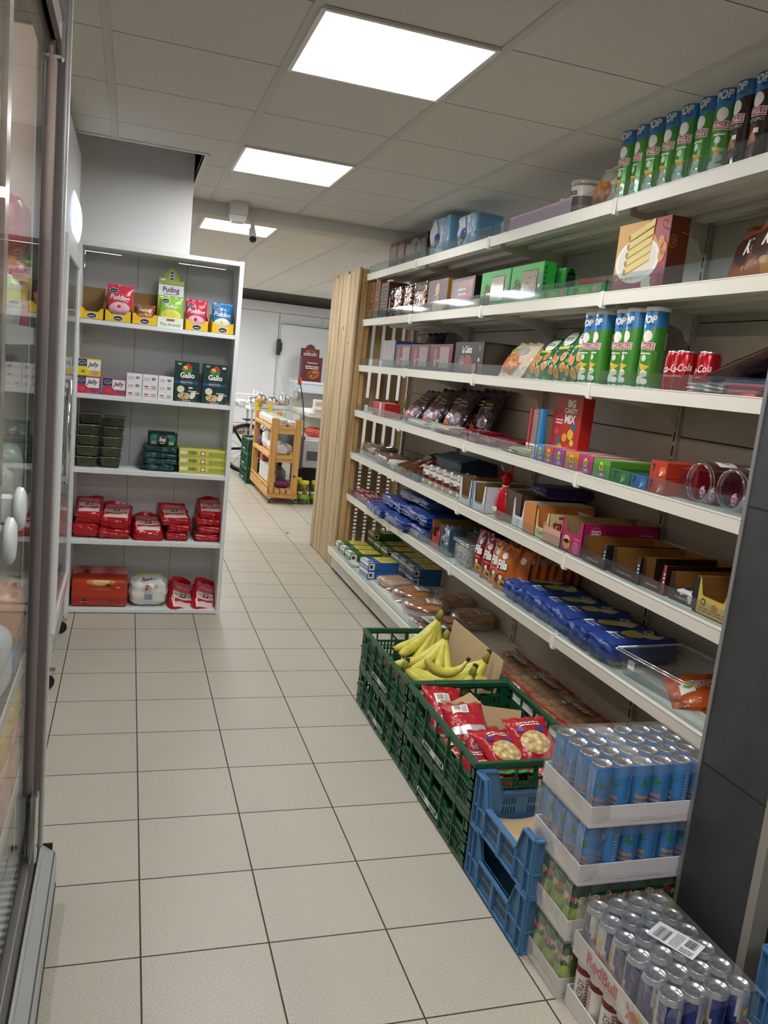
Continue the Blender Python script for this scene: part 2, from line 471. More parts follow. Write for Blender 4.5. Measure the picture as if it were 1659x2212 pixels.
struct('ceiling_slab', mb, 'dark concrete slab above the suspended ceiling')

# ---- walls
WW = M('#d9d7d2', .6); WHP = M('#e6e7e8', .35)
mb = MB(); mb.box(-1.4, -1.3, -2.6, 12.0, 0, 2.8, WW); struct('wall_left', mb)
mb = MB(); mb.box(4.4, 4.5, -2.6, 12.0, 0, 2.8, WW); struct('wall_right', mb)
mb = MB(); mb.box(-1.3, 4.4, -2.7, -2.6, 0, 2.8, WW); struct('wall_back', mb)
mb = MB()
xs = [-1.3, 0.1, 1.0, 1.98, 2.6, 3.6, 4.4]
for a, b_ in zip(xs[:-1], xs[1:]): mb.box(a + .003, b_ - .003, 11.72, 11.80, 0, 2.08, WHP, .004)
mb.box(-1.3, 4.4, 11.70, 11.80, 2.085, 2.215, WHP, .004)
mb.box(-1.3, 4.4, 11.74, 11.9, 0, 2.2, M('#a9a9a8', .7)); mb.box(-1.3, 4.4, 11.9, 12.0, 0, 2.8, DARKV)
struct('wall_far', mb, 'white panelled cold room wall at the far end')
# the cold room's sliding door leaf standing proud of the wall
t = thing('cold_room_door', 'white sliding cold room door with black handle on far panelled wall', 'door', (2.0, 11.70, 0))
mb = MB(); mb.box(0, 1.3, -.09, 0, .05, 1.93, M('#dfe1e2', .35), .006); obj('door_leaf', mb, t)
mb = MB(); mb.box(-.05, .0, -.13, -.02, 1.50, 1.72, M('#1e2128', .35), .01); mb.box(-.02, .02, -.11, -.05, 1.55, 1.67, M('#2f3340', .4), .005); obj('handle', mb, t)
mb = MB(); mb.box(-.05, 1.5, -.02, 0, 1.945, 1.97, M('#e3e5e6', .4), .004); obj('rail', mb, t)

# ---- white boxed column that goes up through the ceiling, behind the left shelf unit
mb = MB(); mb.box(-.345, .264, 4.45, 4.66, 1.892, 2.75, M('#e9e8e6', .5), .003)
mb.box(-.365, -.345, 4.46, 4.64, 1.892, 2.75, M('#8a5f34', .7))
struct('wall_column', mb, 'white boxing rising through the ceiling above the left shelf unit')

# ---- shallow beam and what hangs from it
mb = MB(); mb.box(-1.3, 4.4, 5.0, 5.17, 2.195, HC + .01, M('#cfccc6', .7), .004); struct('trim_1', mb, 'shallow white ceiling beam across the shop')
t = thing('junction_box', 'off-white square box fixed on the ceiling beam beside the camera', 'box', (.548, 4.93, 2.16))
mb = MB(); mb.box(-.05, .05, -.055, .07, .035, .112, M('#d8d4cc', .45), .006); obj('housing', mb, t)
mb = MB(); mb.prism([(-.046, .034), (-.035, 0), (.035, 0), (.046, .034)], 'Y', -.05, .05, M('#e6e4df', .3)); obj('cover', mb, t)
t = thing('security_camera', 'small white security camera with dark lens hanging under the ceiling beam', 'camera', (.645, 5.02, 2.195))
mb = MB(); mb.lathe([(.02, -.012), (.02, 0)], M('#dcdad5', .4), 16, cap0=True, cap1=True); mb.tube([(0, 0, -.01), (0, -.01, -.05)], .013, M('#dcdad5', .4)); obj('mount', mb, t)
mb = MB(); mb.tube([(0, .0, -.045), (0, -.03, -.085), (0, -.05, -.105)], [.018, .023, .022], M('#e8e6e2', .35), 16); obj('body', mb, t)
mb = MB(); mb.tube([(0, -.049, -.104), (0, -.058, -.113)], [.0215, .019], M('#20262e', .15), 18); mb.tube([(0, -.0575, -.1125), (0, -.061, -.116)], [.009, .007], M('#05070a', .05), 12); obj('lens', mb, t)

# ---- flat light panels set into the ceiling grid
LAMP = emit('lit_light_panel', '#f9fafb', 25.0)
LX0, LX1 = .396, .897
def panel(i, y0, label, x0=LX0, x1=LX1):
    t = thing('ceiling_light', label, 'ceiling light', ((x0 + x1) / 2, y0 + .2456, HC), 0, 'square light panels in the ceiling')
    w, d = (x1 - x0) / 2 - .008, .2456 - .004
    mb = MB(); f = M('#e8e8e6', .35)
    mb.box(-w, w, -d, -d + .014, -.008, 0, f); mb.box(-w, w, d - .014, d, -.008, 0, f)
    mb.box(-w, -w + .014, -d + .014, d - .014, -.008, 0, f); mb.box(w - .014, w, -d + .014, d - .014, -.008, 0, f)
    obj('frame', mb, t)
    mb = MB(); mb.box(-w + .014, w - .014, -d + .014, d - .014, -.0055, -.001, LAMP); obj('diffuser', mb, t)
    return t
p0 = panel(0, 2.1385, 'nearest large square light panel in the ceiling')
JY = lambda j: 2.6296 + .49115 * j
def pcopy(x, y, lab): dup(p0, (x, y + .2456, HC), 0, lab)
XA = (LX0 + LX1) / 2
pcopy(XA, JY(2), 'second square light panel, between the nearest one and the beam')
pcopy(XA, JY(6), 'square light panel just beyond the ceiling beam, behind the camera')
for j, w in ((-4, 'overhead of the viewer'), (-7, 'behind the viewer')): pcopy(XA, JY(j), 'added unseen fill light panel ' + w)
for j, w in ((11.8, 'above the aisle behind the white shelf unit'), (14.2, 'above the far end of the aisle')): pcopy(XA, JY(j), 'added unseen fill light panel ' + w)
for y, w in ((1.0, 'nearest'), (3.6, 'second'), (5.57, 'third'), (8.02, 'fourth'), (9.5, 'farthest')): pcopy(2.653, y, w + ' ceiling light panel over the aisle behind the wall shelving')

for j, w in ((9.0, 'left of the aisle behind the white shelf unit'), (12.0, 'left of the aisle near the cold room'), (16.3, 'farthest, close to the cold room wall')): pcopy(XA - 2 * .50139, JY(j) if j < 16 else 10.05, 'added unseen fill light panel ' + w)  # out-of-sight panels added to brighten the far end of the shop
pcopy(XA + .0, 10.05, 'added unseen fill light panel in the row before the cold room wall')  # one more unseen panel, added as fill before the far wall
# ---- dark slate pier on the right
def slate():
    m, nt, N, L, b = new_mat('dark_slate_cladding')
    tc = N.new('ShaderNodeTexCoord')
    n1 = N.new('ShaderNodeTexNoise'); n1.inputs['Scale'].default_value = 5; n1.inputs['Detail'].default_value = 8; n1.inputs['Roughness'].default_value = .65; L.new(tc.outputs['Object'], n1.inputs['Vector'])
    r = N.new('ShaderNodeValToRGB'); L.new(n1.outputs[0], r.inputs[0]); e = r.color_ramp.elements
    e[0].position = .3; e[0].color = rgb('#2b2b2d'); e[1].position = .72; e[1].color = rgb('#424346'); x = e.new(.8); x.color = rgb('#5c5e62')
    g = N.new('ShaderNodeSeparateXYZ'); L.new(tc.outputs['Object'], g.inputs[0])
    t_ = mathn(N, L, 'DIVIDE', g.outputs[2], .6); fr = mathn(N, L, 'SUBTRACT', t_, mathn(N, L, 'FLOOR', t_))
    j = mathn(N, L, 'LESS_THAN', mathn(N, L, 'MINIMUM', fr, mathn(N, L, 'SUBTRACT', 1.0, fr)), .004)
    mx = N.new('ShaderNodeMix'); mx.data_type = 'RGBA'; L.new(j, mx.inputs[0]); L.new(r.outputs[0], mx.inputs[6]); mx.inputs[7].default_value = rgb('#17181a')
    L.new(mx.outputs[2], b.inputs['Base Color']); b.inputs['Roughness'].default_value = .55
    return m
SLT = slate()
mb = MB(); mb.box(1.302, 1.90, 1.235, 1.452, 0, HC, SLT); mb.box(1.299, 1.306, 1.446, 1.456, 0, HC, M('#9c9d9c', .35, .6)); mb.box(1.297, 1.34, 1.215, 1.238, 0, HC, M('#8f8a80', .5))
struct('wall_pier', mb, 'pier clad in dark slate slabs with metal corner strip')
mb = MB(); mb.box(1.75, 1.90, -2.6, 1.215, 0, HC, SLT); struct('wall_right_near', mb, 'dark slate clad wall')

# ================================================================== wall shelving, four bays
CREAM = M('#e2dfd3', .4); RAIL = M('#eeebdf', .35); BACK = M('#beb7aa', .5); SLOT = M('#2a2622', .8)
RISER = clear('clear_shelf_riser', tint='#eaf1f2', base=.035, edge=.28, milk=.025, milkcol='#cfd6da')
ZS = {1: 2.040, 2: 1.742, 3: 1.440, 4: 1.135, 5: .842, 6: .549}
ZB = .167
JN = [5.47, 4.47, 3.48, 2.475, 1.47]
bays = ['farthest bay of white wall shelving, next to the wooden partition', 'third bay of white wall shelving from the dark pier',
        'second bay of white wall shelving from the dark pier', 'nearest bay of white wall shelving, beside the dark slate pier']
for bi in range(4):
    y1, y0 = JN[bi], JN[bi + 1]; L_ = y1 - y0
    t = thing('shelving_bay', bays[bi], 'shelving', (1.495, y0, 0), 0, 'bays of the white wall shelving')
    # local: x 0 = front of the shelves, y 0..L_
    mb = MB(); z = .10
    while z < 2.06:
        h = min(.397, 2.075 - z); mb.box(.377, .389, .004, L_ - .004, z, z + h - .0035, BACK, .0015); z += .397
    mb.box(.389, .394, 0, L_, .08, 2.06, SLOT)
    obj('back_panel', mb, t)
    for yy in ((0, L_) if bi == 0 else (0,)):
        mb = MB(); mb.box(.362, .377, yy - .014, yy + .014, 0, 2.075, BACK); k = .12
        while k < 2.05: mb.box(.3612, .363, yy - .0035, yy + .0035, k, k + .036, SLOT); k += .05
        obj('upright', mb, t)
    for lv, z in ZS.items():
        mb = MB(); mb.box(.004, .372, .003, L_ - .003, z - .010, z - .002, CREAM); mb.box(.0, .006, .003, L_ - .003, z - .036, z - .003, CREAM)
        for xx in (.085, .20, .315): mb.prism([(xx - .028, z - .010), (xx - .02, z - .030), (xx + .02, z - .030), (xx + .028, z - .010)], 'Y', .02, L_ - .02, CREAM)
        mb.box(.366, .374, .003, L_ - .003, z - .03, z - .01, CREAM)
        s = obj('shelf', mb, t)
        mb = MB(); mb.prism([(-.006, z - .041), (-.0005, z - .041), (-.0005, z), (-.011, z)] , 'Y', .006, L_ - .006, RAIL)
        mb.box(-.012, 0.004, .003, L_ - .003, z - .0025, z + .0005, RAIL); obj('price_rail', mb, s)
        mb = MB(); h = .056 if lv < 3 else .047
        mb.box(.0020, .0035, .008, L_ - .008, z + .0005, z + h, RISER); obj('riser', mb, s)
        mb = MB(); mb.prism([(-.013, z - .05), (.002, z - .052), (.006, z + .004), (-.012, z + .004)], 'Y', -.011, .003, RAIL)
        mb.prism([(-.013, z - .046), (.002, z - .046), (.006, z + .002), (-.012, z + .002)], 'Y', .005, .012, RAIL); obj('rail_clip', mb, s)
        mb = MB(); mb.prism([(.05, z - .011), (.363, z - .011), (.363, z - .125), (.345, z - .125), (.325, z - .088), (.24, z - .062), (.05, z - .045)], 'Y', -.002, .002, CREAM); obj('bracket', mb, s)
    # base deck
    mb = MB(); mb.box(-.095, .372, .002, L_ - .002, ZB - .010, ZB - .001, CREAM); mb.box(-.07, -.065, .004, L_ - .004, .024, ZB - .04, M('#cfccc4', .4)); mb.box(-.055, -.05, 0, L_, 0, .03, SLOT)
    s = obj('base_shelf', mb, t)
    mb = MB(); mb.prism([(-.103, ZB - .043), (-.095, ZB - .043), (-.095, ZB), (-.106, ZB)], 'Y', .004, L_ - .004, RAIL); obj('price_rail', mb, s)
    mb = MB(); mb.box(-.0955, -.094, .006, L_ - .006, ZB, ZB + .035, RISER); obj('riser', mb, s)
    mb = MB(); mb.prism([(-.110, ZB - .048), (-.094, ZB - .048), (-.094, ZB + .003), (-.110, ZB + .003)], 'Y', -.008, .005, RAIL); obj('rail_clip', mb, s)

# ================================================================== wooden partition and slatted end
WD = wood('pine_boards_greyed', '#cdb692', '#b8a07a', '#8f7854', 'Z'); WD2 = wood('pine_post', '#d8b583', '#cba571', '#b98e58', 'Z'); WD3 = wood('pine_slats_brown', '#b59a72', '#a58a62', '#8a7050', 'Z')
t = thing('wooden_partition', 'tall partition of upright pine boards at the end of the wall shelving', 'partition', (1.435, 5.47, 0))
y = .0
for k, w in enumerate((.112, .110, .112, .109, .112, .111, .110)):
    mb = MB(); mb.box(.003 * (k % 2), .022, y + .003, y + w - .003, .004, 2.085 - .012 * (k % 3), WD, .006); obj('board', mb, t); y += w
for xx0, xx1, zz in ((.024, .068, 2.075), (.071, .100, 2.055)):
    mb = MB(); mb.box(xx0, xx1, .0, .06, .002, zz, WD2, .003); obj('post', mb, t)
mb = MB(); mb.box(.024, .10, .70, .775, .002, 2.06, WD2, .003); obj('post', mb, t)
t = thing('slatted_end_panel', 'open panel of brown upright slats closing the far end of the shelving', 'panel', (1.535, 5.56, 0))
for k in range(5):
    x = .005 + .073 * k
    mb = MB(); mb.box(x, x + .047, 0, .02, .006, 2.03, WD3, .002); obj('slat', mb, t)
for z in (.09, 1.17, 1.95):
    mb = MB(); mb.box(0, .36, .021, .042, z, z + .05, WD3, .002); obj('batten', mb, t)

# ================================================================== white shelf unit, far left
WS = M('#dfe3e3', .4); WSB = M('#c9cbcc', .5)
SX0, SX1, SY0, SY1 = -.268, .538, 4.39, 4.66
t = thing('shelf_unit', 'tall white five-tier shelf unit standing at the left end of the aisle', 'shelf unit', ((SX0 + SX1) / 2, SY0, 0))
hw = (SX1 - SX0) / 2; dp = SY1 - SY0
for sx in (-1, 1):
    mb = MB(); mb.box(sx * hw, sx * (hw - .022), 0, dp, 0, 1.89, WS, .001); obj('side_panel', mb, t)
mb = MB(); mb.box(-hw + .022, hw - .022, 0, dp, 1.866, 1.888, WS, .001); obj('top_panel', mb, t)
ZW = [1.517, 1.148, .770, .396, .022]
for z in ZW:
    mb = MB(); mb.box(-hw + .0225, hw - .0225, .002, dp - .004, z - .022 if z > .1 else .004, z, WS, .001); obj('shelf', mb, t)
mb = MB(); q = [-hw + .0225, -.115, .135, hw - .0225]
for a, b_ in zip(q[:-1], q[1:]): mb.box(a + .001, b_ - .001, dp - .008, dp - .003, .004, 1.865, WSB)
mb.box(-hw + .0225, hw - .0225, dp - .003, dp, .004, 1.865, SLOT)
obj('back_panel', mb, t)
# ================================================================== near glass-door display fridge (left edge)
GLASS = clear('door_glass', tint='#f6f8f7', base=.03, edge=.50, rough=.0, pw=5.0)
FRM = M('#776e6d', .4, .2); FR2 = M('#938a88', .35, .35); STEEL = M('#b4b6b5', .32, .35); CHR = M('#d8d8d8', .12, 1.0); BLK = M('#0c0c0d', .4); PLAS = M('#cfd1d3', .3)
t = thing('display_fridge', 'long glass-door display fridge with grey bumper along the left edge', 'fridge', (-.16, 2.06, 0))
BX = .04
mb = MB(); mb.prism([(-.02, .012), (.034, .012), (.041, .03), (.041, .092), (.034, .104), (.010, .122), (-.02, .122)], 'Y', -2.7, .0, STEEL)
mb.box(-.78, -.01, -2.7, -.004, .02, .10, M('#77797a', .5)); mb.prism([(.0335, .1035), (.0365, .0995), (.037, .1005), (.034, .1047)], 'Y', -2.7, .0, M('#55585a', .5)); obj('bumper', mb, t)
mb = MB(); mb.box(-.006, .0415, -.5, .002, .0, .014, BLK); mb.box(-.02, .030, .0, .006, .03, .125, BLK); obj('kick_seal', mb, t)
mb = MB(); RL = M('#b9b9b4', .35, .3)
mb.box(.003, .0105, -2.7, -.05, .118, .148, RL, .002); mb.box(-.028, -.014, -2.7, -.04, .118, .146, RL, .002); mb.box(-.014, .003, -2.7, -.05, .118, .126, M('#5a5552', .5)); mb.box(-.05, -.028, -2.7, -.05, .116, .128, M('#8a8782', .5)); obj('door_track', mb, t)
mb = MB()
for k in range(60):
    y = -.06 - k * .026; mb.box(-.42, -.034, y - .013, y, .130, .139, M('#e6e4dd', .4))
mb.box(-.42, -.048, -2.6, -.03, .10, .118, M('#6f6a64', .7)); obj('air_grille', mb, t)
mb = MB(); mb.box(-.040, .003, -.055, 0, .10, 2.16, FRM, .003); mb.box(-.052, -.041, -.07, -.02, .13, 2.1, BLK); mb.box(.0005, .007, -.02, .004, .13, 2.16, M('#dddcd8', .3, .2)); obj('end_post', mb, t)
mb = MB(); mb.box(-.80, -.06, -.03, 0, .02, 2.1, M('#cfcac6', .4)); obj('end_wall', mb, t)
mb = MB(); mb.box(-.82, -.80, -2.7, 0, .02, 2.16, M('#d9d3cd', .5)); obj('back_wall', mb, t)
mb = MB(); mb.box(-.82, -.0, -2.7, -.056, 2.045, 2.2, M('#3d3a3a', .35), .004); mb.box(-.052, -.004, -2.7, -.056, 2.0, 2.044, FRM); obj('header', mb, t)
mb = MB(); mb.tube([(-.33, -2.6, 2.02), (-.33, -.2, 2.02)], .012, emit('lit_fridge_tube', '#ffe6d6', 60.0), 8); obj('lamp_tube', mb, t)
for nm, x, y0, y1, hy, hz in (('far', -.021, -.92, -.062, -.765, 1.150), ('near', -.006, -1.85, -.84, -.868, 1.125)):
    mb = MB(); mb.box(x - .002, x + .002, y0, y1, .155, 2.01, GLASS); d = obj('glass_door', mb, t)
    mb = MB(); e = clear('door_edge_profile', tint='#d8d4cc', base=.12, edge=.5, milk=.25, milkcol='#a8a29a', rough=.2)
    for a, b_ in ((y0, y0 + .012), (y1 - .035, y1)): mb.box(x - .006, x + .006, a, b_, .155, 2.01, FR2 if b_ == y1 and nm == 'far' else e)
    mb.box(x - .006, x + .006, y0, y1, .15, .162, e); mb.box(x - .006, x + .006, y0, y1, 2.0, 2.012, FR2); obj('door_frame', mb, d)
    mb = MB(); mb.lathe([(0.0, .014), (.026, .013), (.033, .008), (.034, .0), (.030, -.004)], PLAS, 28)
    mb.xf(Matrix.Translation((.012, hy, hz)) @ Matrix.Rotation(pi / 2, 4, 'Y') @ Matrix.Diagonal((.98, .8, .8, 1)))
    mb.box(x + .001, .016, hy - .012, hy + .012, hz - .02, hz + .02, PLAS, .003); obj('door_handle', mb, d)
for z0, z1 in ((.155, .335), (1.965, 2.04)):
    mb = MB(); mb.box(-.018, .002, -.135, -.10, z0, z1, CHR, .005); mb.box(-.0225, -.014, -.13, -.105, z0 + .03, z1 - .03, M('#4b423c', .25, .8)); obj('hinge_block', mb, t)
FZ = (.37, .65, 1.03, 1.40)
for z in FZ:
    mb = MB(); mb.box(-.50, -.045, -2.5, -.06, z - .012, z, clear('fridge_shelf_glass', tint='#e4ece8', base=.06, edge=.6)); mb.box(-.045, -.041, -2.5, -.06, z - .014, z + .022, M('#d9d9d6', .3)); obj('fridge_shelf', mb, t)

# things kept cold inside it
def parcel(name, label, cat, loc, rz, dim, col, r=.25, seed=1, amp=.02, group=None, deco=None, n=9, rough=.3, mat=None, matfn=None, rot=None):
    mb = MB(); F, T, R = block_mesh(mb, *dim, mat or crinkle(col, rough), r, seed, amp, n, matfn)
    if deco: deco(mb, F, T, R)
    o = obj(name, mb, None, loc, rot if rot is not None else (0, 0, rz)); return tag(o, label, cat, group)
FW = M('#f4f0ea', .4)
g = 'chilled packs inside the display fridge'
fz = [(-.275, 1.93, .371, (.14, .16, .09), '#e3a899', 'pink wrapped meat pack on the bottom shelf of the display fridge'),
      (-.275, 1.76, .371, (.14, .15, .09), '#d99f92', 'rosy meat pack beside the pink one, on the bottom fridge shelf'),
      (-.27, 1.92, .463, (.13, .16, .055), '#dd9a90', 'coral pink meat pack on top of the pink bottom pack in the fridge'),
      (-.27, 1.75, .463, (.13, .14, .05), '#e3ae9f', 'pale pink meat pack, second layer in the display fridge'),
      (-.27, 1.92, .520, (.13, .17, .075), '#e6bd60', 'yellow pack with dark print under the second fridge shelf'),
      (-.27, 1.74, .516, (.13, .15, .07), '#ddb156', 'second yellow pack, nearer in the display fridge'),
      (-.275, 1.93, .651, (.13, .15, .06), '#5f7fb0', 'blue pack on the second fridge shelf'),
      (-.275, 1.78, .651, (.13, .13, .15), '#e9ecef', 'white pack with blue band on the second fridge shelf'),
      (-.275, 1.93, .713, (.14, .17, .14), '#e69e78', 'peach orange pack on top of the blue fridge pack'),
      (-.275, 1.93, 1.031, (.12, .12, .14), '#c9d2c4', 'pale green tub pack on the third fridge shelf'),
      (-.275, 1.78, 1.031, (.12, .12, .11), '#dfe0dc', 'white tub pack on the third fridge shelf'),
      (-.275, 1.92, 1.401, (.13, .15, .16), '#c4606a', 'dark pink bag on the top fridge shelf'),
      (-.275, 1.75, 1.401, (.13, .14, .12), '#d9d4cf', 'off-white bag on the top fridge shelf'),
      (-.275, 1.92, 1.562, (.12, .14, .12), '#b9474f', 'red bag stacked on the dark pink bag in the fridge')]
for k, (x, y, z, dm, c, lab) in enumerate(fz):
    def deco(mb, F, T, R, c=c, dm=dm, k=k):
        if k in (4, 5): mb.lines(F, -dm[0] * .35, dm[2] * .2, dm[0] * .35, dm[2] * .7, M('#3a2a1a', .5), 3, seed=k)
        elif k == 7: mb.rect(R, -.04, .05, .04, .10, M('#3b62a8', .4), n=3)
        else: mb.rect(R, -.04, dm[2] * .3, .03, dm[2] * .7, FW, n=3)
    parcel('chilled_pack', lab, 'food pack', (x, y, z), -pi / 2, (dm[1], dm[0], dm[2]), c, .3, k, .03, g, None if k in (8,) else (lambda mb, F, T, R, d=deco: d(mb, F, T, F)))

# ================================================================== white upright cooler further left
t = thing('upright_cooler', 'white upright glass-door cooler on castors, between display fridge and white shelf unit', 'cooler', (-.25, 3.35, 0))
WG = M('#e9ebea', .25, coat=.3)
mb = MB(); mb.box(-.60, -.575, .0, .78, .085, 2.22, WG); mb.box(-.58, 0, .755, .78, .085, 2.2, WG); mb.box(-.58, 0, .0, .02, .085, 2.2, WG); mb.box(-.58, -.005, .02, .755, .085, .24, WG); mb.box(-.58, 0, .02, .755, 1.80, 2.22, WG); obj('cabinet', mb, t)
mb = MB(); mb.grid(lambda u, v: Vector((.002 + .013 * sin(pi * v) ** .8, .40 + .375 * u, 1.84 + .17 * v)), 4, 10, emit('lit_sign_panel', '#dfe6ff', .75)); obj('light_box', mb, t)
mb = MB(); mb.box(.004, .010, .05, .73, .30, 1.72, GLASS); d = obj('glass_door', mb, t)
mb = MB()
for a, b_, c, e in ((.005, .055, .24, 1.79), (.725, .775, .24, 1.79)): mb.box(.0, .016, a, b_, c, e, WG, .003)
mb.box(.0, .016, .055, .725, .24, .31, WG, .003); mb.box(.0, .016, .055, .725, 1.72, 1.79, WG, .003); obj('door_frame', mb, d)
mb = MB(); mb.tube([(.03, .10, .84), (.03, .10, 1.25)], .011, CHR, 10); mb.box(.014, .03, .09, .11, .85, .87, CHR); mb.box(.014, .03, .09, .11, 1.22, 1.24, CHR); obj('door_handle', mb, d)
for k in range(5):
    mb = MB(); z = .34 + .29 * k
    for q in range(9): mb.tube([(-.5 + .058 * q, .03, z), (-.5 + .058 * q, .75, z)], .003, CHR, 5)
    mb.tube([(-.02, .03, z), (-.02, .75, z)], .005, CHR, 5); obj('wire_shelf', mb, t)
mb = MB(); mb.box(-.004, .003, .02, .76, .10, .232, M('#c9ccca', .35)); mb.box(-.0, .006, .1, .68, .13, .14, M('#8d908e', .4)); mb.box(-.0, .006, .1, .68, .17, .18, M('#8d908e', .4)); obj('grille', mb, t)
for x in (-.02, -.53):
    for y in (.03, .72):
        mb = MB(); mb.lathe([(.0, -.01), (.026, -.01), (.030, -.006), (.030, .006), (.026, .01), (0, .01)], BLK, 16); mb.xf(Matrix.Translation((x + .01, y, .031)) @ Matrix.Rotation(pi / 2, 4, 'X'))
        c = obj('castor', mb, t); mb = MB(); mb.box(x - .02, x + .04, y - .02, y + .02, .066, .084, CHR); obj('castor_plate', mb, c)
for k in range(3):
    o = parcel('chilled_carton', ['red', 'white', 'dark red'][k] + ' carton on a wire shelf in the upright cooler', 'carton', (-.40, 3.75 - .12 * k, .345 + .29 * (k % 2)), -pi / 2, (.10, .12, .18), ['#b02a35', '#dcdcdc', '#7d1722'][k], .1, k, .01, 'cartons in the upright cooler')

# ================================================================== far end of the shop
PINE = wood('pine_cart', '#d9a765', '#cb9856', '#ad7a3d', 'Z'); PINEX = wood('pine_cart_rail', '#d9a765', '#cb9856', '#ad7a3d', 'X'); PINEY = wood('pine_cart_slat', '#dcb173', '#cf9f60', '#b58445', 'Y')
t = thing('pallet_cart', 'wooden pallet cart on castors with three levels of groceries', 'cart', (1.37, 8.05, 0))
W_, D_ = .30, 1.20
for x in (0, W_ - .065):
    for y in (0, D_ - .05):
        mb = MB(); mb.box(x, x + .065, y, y + .05, .105, .855, PINE, .003); obj('post', mb, t)
mb = MB(); mb.box(-.005, W_ + .005, -.02, D_ + .02, .06, .105, PINEX, .003)
for k in range(3): mb.box(.07 + .06 * k, .12 + .06 * k, -.018, D_, .106, .15, PINEY, .002)
mb.box(-.004, .012, .0, D_, .108, .15, PINEY, .002); mb.box(-.004, .012, 0, D_, .165, .185, PINEY, .002)
for y in (.03, .4, .8, 1.15): mb.box(-.003, .011, y, y + .03, .15, .165, PINEY)
obj('pallet_base', mb, t)
for z in (.43, .715):
    mb = MB()
    for k in range(4): mb.box(.01 + .073 * k, .01 + .073 * k + .06, .01, D_ - .01, z + .035, z + .05, PINEY, .002)
    mb.box(-.008, .012, .052, D_ - .052, z + .02, z + .055, PINEY, .003); mb.box(W_ - .012, W_ + .008, .052, D_ - .052, z + .02, z + .055, PINEY, .003)
    obj('shelf', mb, t)
    mb = MB(); mb.box(.066, W_ - .066, .005, .03, z - .01, z + .062, PINEX, .003); obj('rail', mb, t)
for x in (.03, W_ - .03):
    for y in (.03, D_ - .05):
        mb = MB(); mb.lathe([(0, -.011), (.027, -.011), (.027, .011), (0, .011)], M('#4a4a4a', .4), 14); mb.xf(Matrix.Translation((x, y, .027)) @ Matrix.Rotation(pi / 2, 4, 'Y')); mb.box(x - .016, x + .016, y - .02, y + .02, .045, .06, STEEL); obj('castor', mb, t)
CX, CY = 1.37, 8.05
for k in range(5):
    parcel('grain_pack', ['nearest', 'second', 'third', 'fourth', 'farthest'][k] + ' white pack with green print in the row on the cart top', 'food pack', (CX + .10, CY + .22 + .19 * k, .766), 0, (.16, .17, .085), '#dcdcd4', .35, k, .03, 'packs on top of the pallet cart',
           lambda mb, F, T, R: (mb.ell(F, -.03, .05, .03, .022, M('#5d8a4a', .5)), mb.ell(T, 0, 0, .05, .04, M('#6b9455', .5)), mb.lines(F, .01, .03, .06, .06, M('#333333', .5), 3)))
parcel('grain_pack', 'white bag with grey print at the right of the cart top', 'food pack', (CX + .235, CY + .24, .766), 0, (.10, .26, .06), '#d9d4d2', .4, 9, .05)
for k, (x, y, c, dm, lab) in enumerate(((.12, .20, '#e4e6e6', (.15, .24, .09), 'nearest white bag on the middle cart shelf'), (.13, .50, '#d6dad6', (.16, .24, .11), 'white green bag behind it on the middle cart shelf'),
        (.12, .78, '#e8eaea', (.16, .22, .19), 'tall white sack on the middle cart shelf'), (.09, 1.02, '#5b3556', (.14, .18, .10), 'purple white bag at the far end of the middle cart shelf'), (.215, .30, '#b9bdb2', (.10, .22, .10), 'grey green bag at the right of the middle cart shelf'))):
    parcel('flour_bag', lab, 'bag', (CX + x, CY + y, .482), 0, dm, c, .4, k + 20, .06)
for k in range(6):
    parcel('drink_carton', ORD[k] + ' white and dark green carton from the front, in the row on the cart bottom', 'carton', (CX + .055, CY + .15 + .105 * k, .186), 0, (.075, .085, .17), '#dfe3df', .08, k, .0, 'cartons on the cart bottom', lambda mb, F, T, R: (mb.rect(F, -.034, .09, .034, .15, M('#23463a', .4)),))
parcel('wrapped_tray', 'red wrapped tray standing above the cartons on the cart', 'food pack', (CX + .07, CY + .62, .358), 0, (.12, .20, .075), '#a92a34', .3, 41, .03)
parcel('flour_bag', 'purple bag at the bottom of the cart', 'bag', (CX + .16, CY + .20, .151), 0, (.15, .24, .075), '#7d2a6a', .45, 43, .05)
parcel('flour_bag', 'grey bag behind the purple bag at the bottom of the cart', 'bag', (CX + .19, CY + .52, .151), 0, (.15, .22, .16), '#77746a', .45, 44, .05)
# pickle jars
def pickle(x, y, lab):
    t = thing('pickle_jar', lab, 'jar', (x, y, 0), 0, 'big pickle jars on the floor')
    mb = MB(); mb.lathe([(.045, .002), (.056, .008), (.058, .03), (.058, .17), (.052, .195), (.046, .203)], speck('pickled_gherkins', ['#8a8a34', '#5f641f', '#3f4516'], 28, .15, coat=.6), 22, cap0=True); obj('glass', mb, t)
    mb = MB(); mb.lathe([(.0588, .06), (.0588, .13)], M('#79b52c', .4), 22); mb.lathe([(.059, .112), (.059, .131)], M('#eef0e8', .4), 22); mb.ell(SCYL(.0595), 0, .118, .028, .014, M('#8d1f2c', .4), n=14, rings=2); obj('label', mb, t)
    mb = MB(); mb.lathe([(.049, .203), (.052, .206), (.052, .235), (.048, .24), (0, .24)], M('#d6cf2c', .35), 22); obj('lid', mb, t)
pickle(1.757, 8.13, 'big pickle jar with yellow lid on the floor right of the cart')
pickle(1.893, 8.16, 'second big pickle jar, half hidden by the wooden partition')
pickle(1.72, 8.33, 'third big pickle jar, behind the front one')
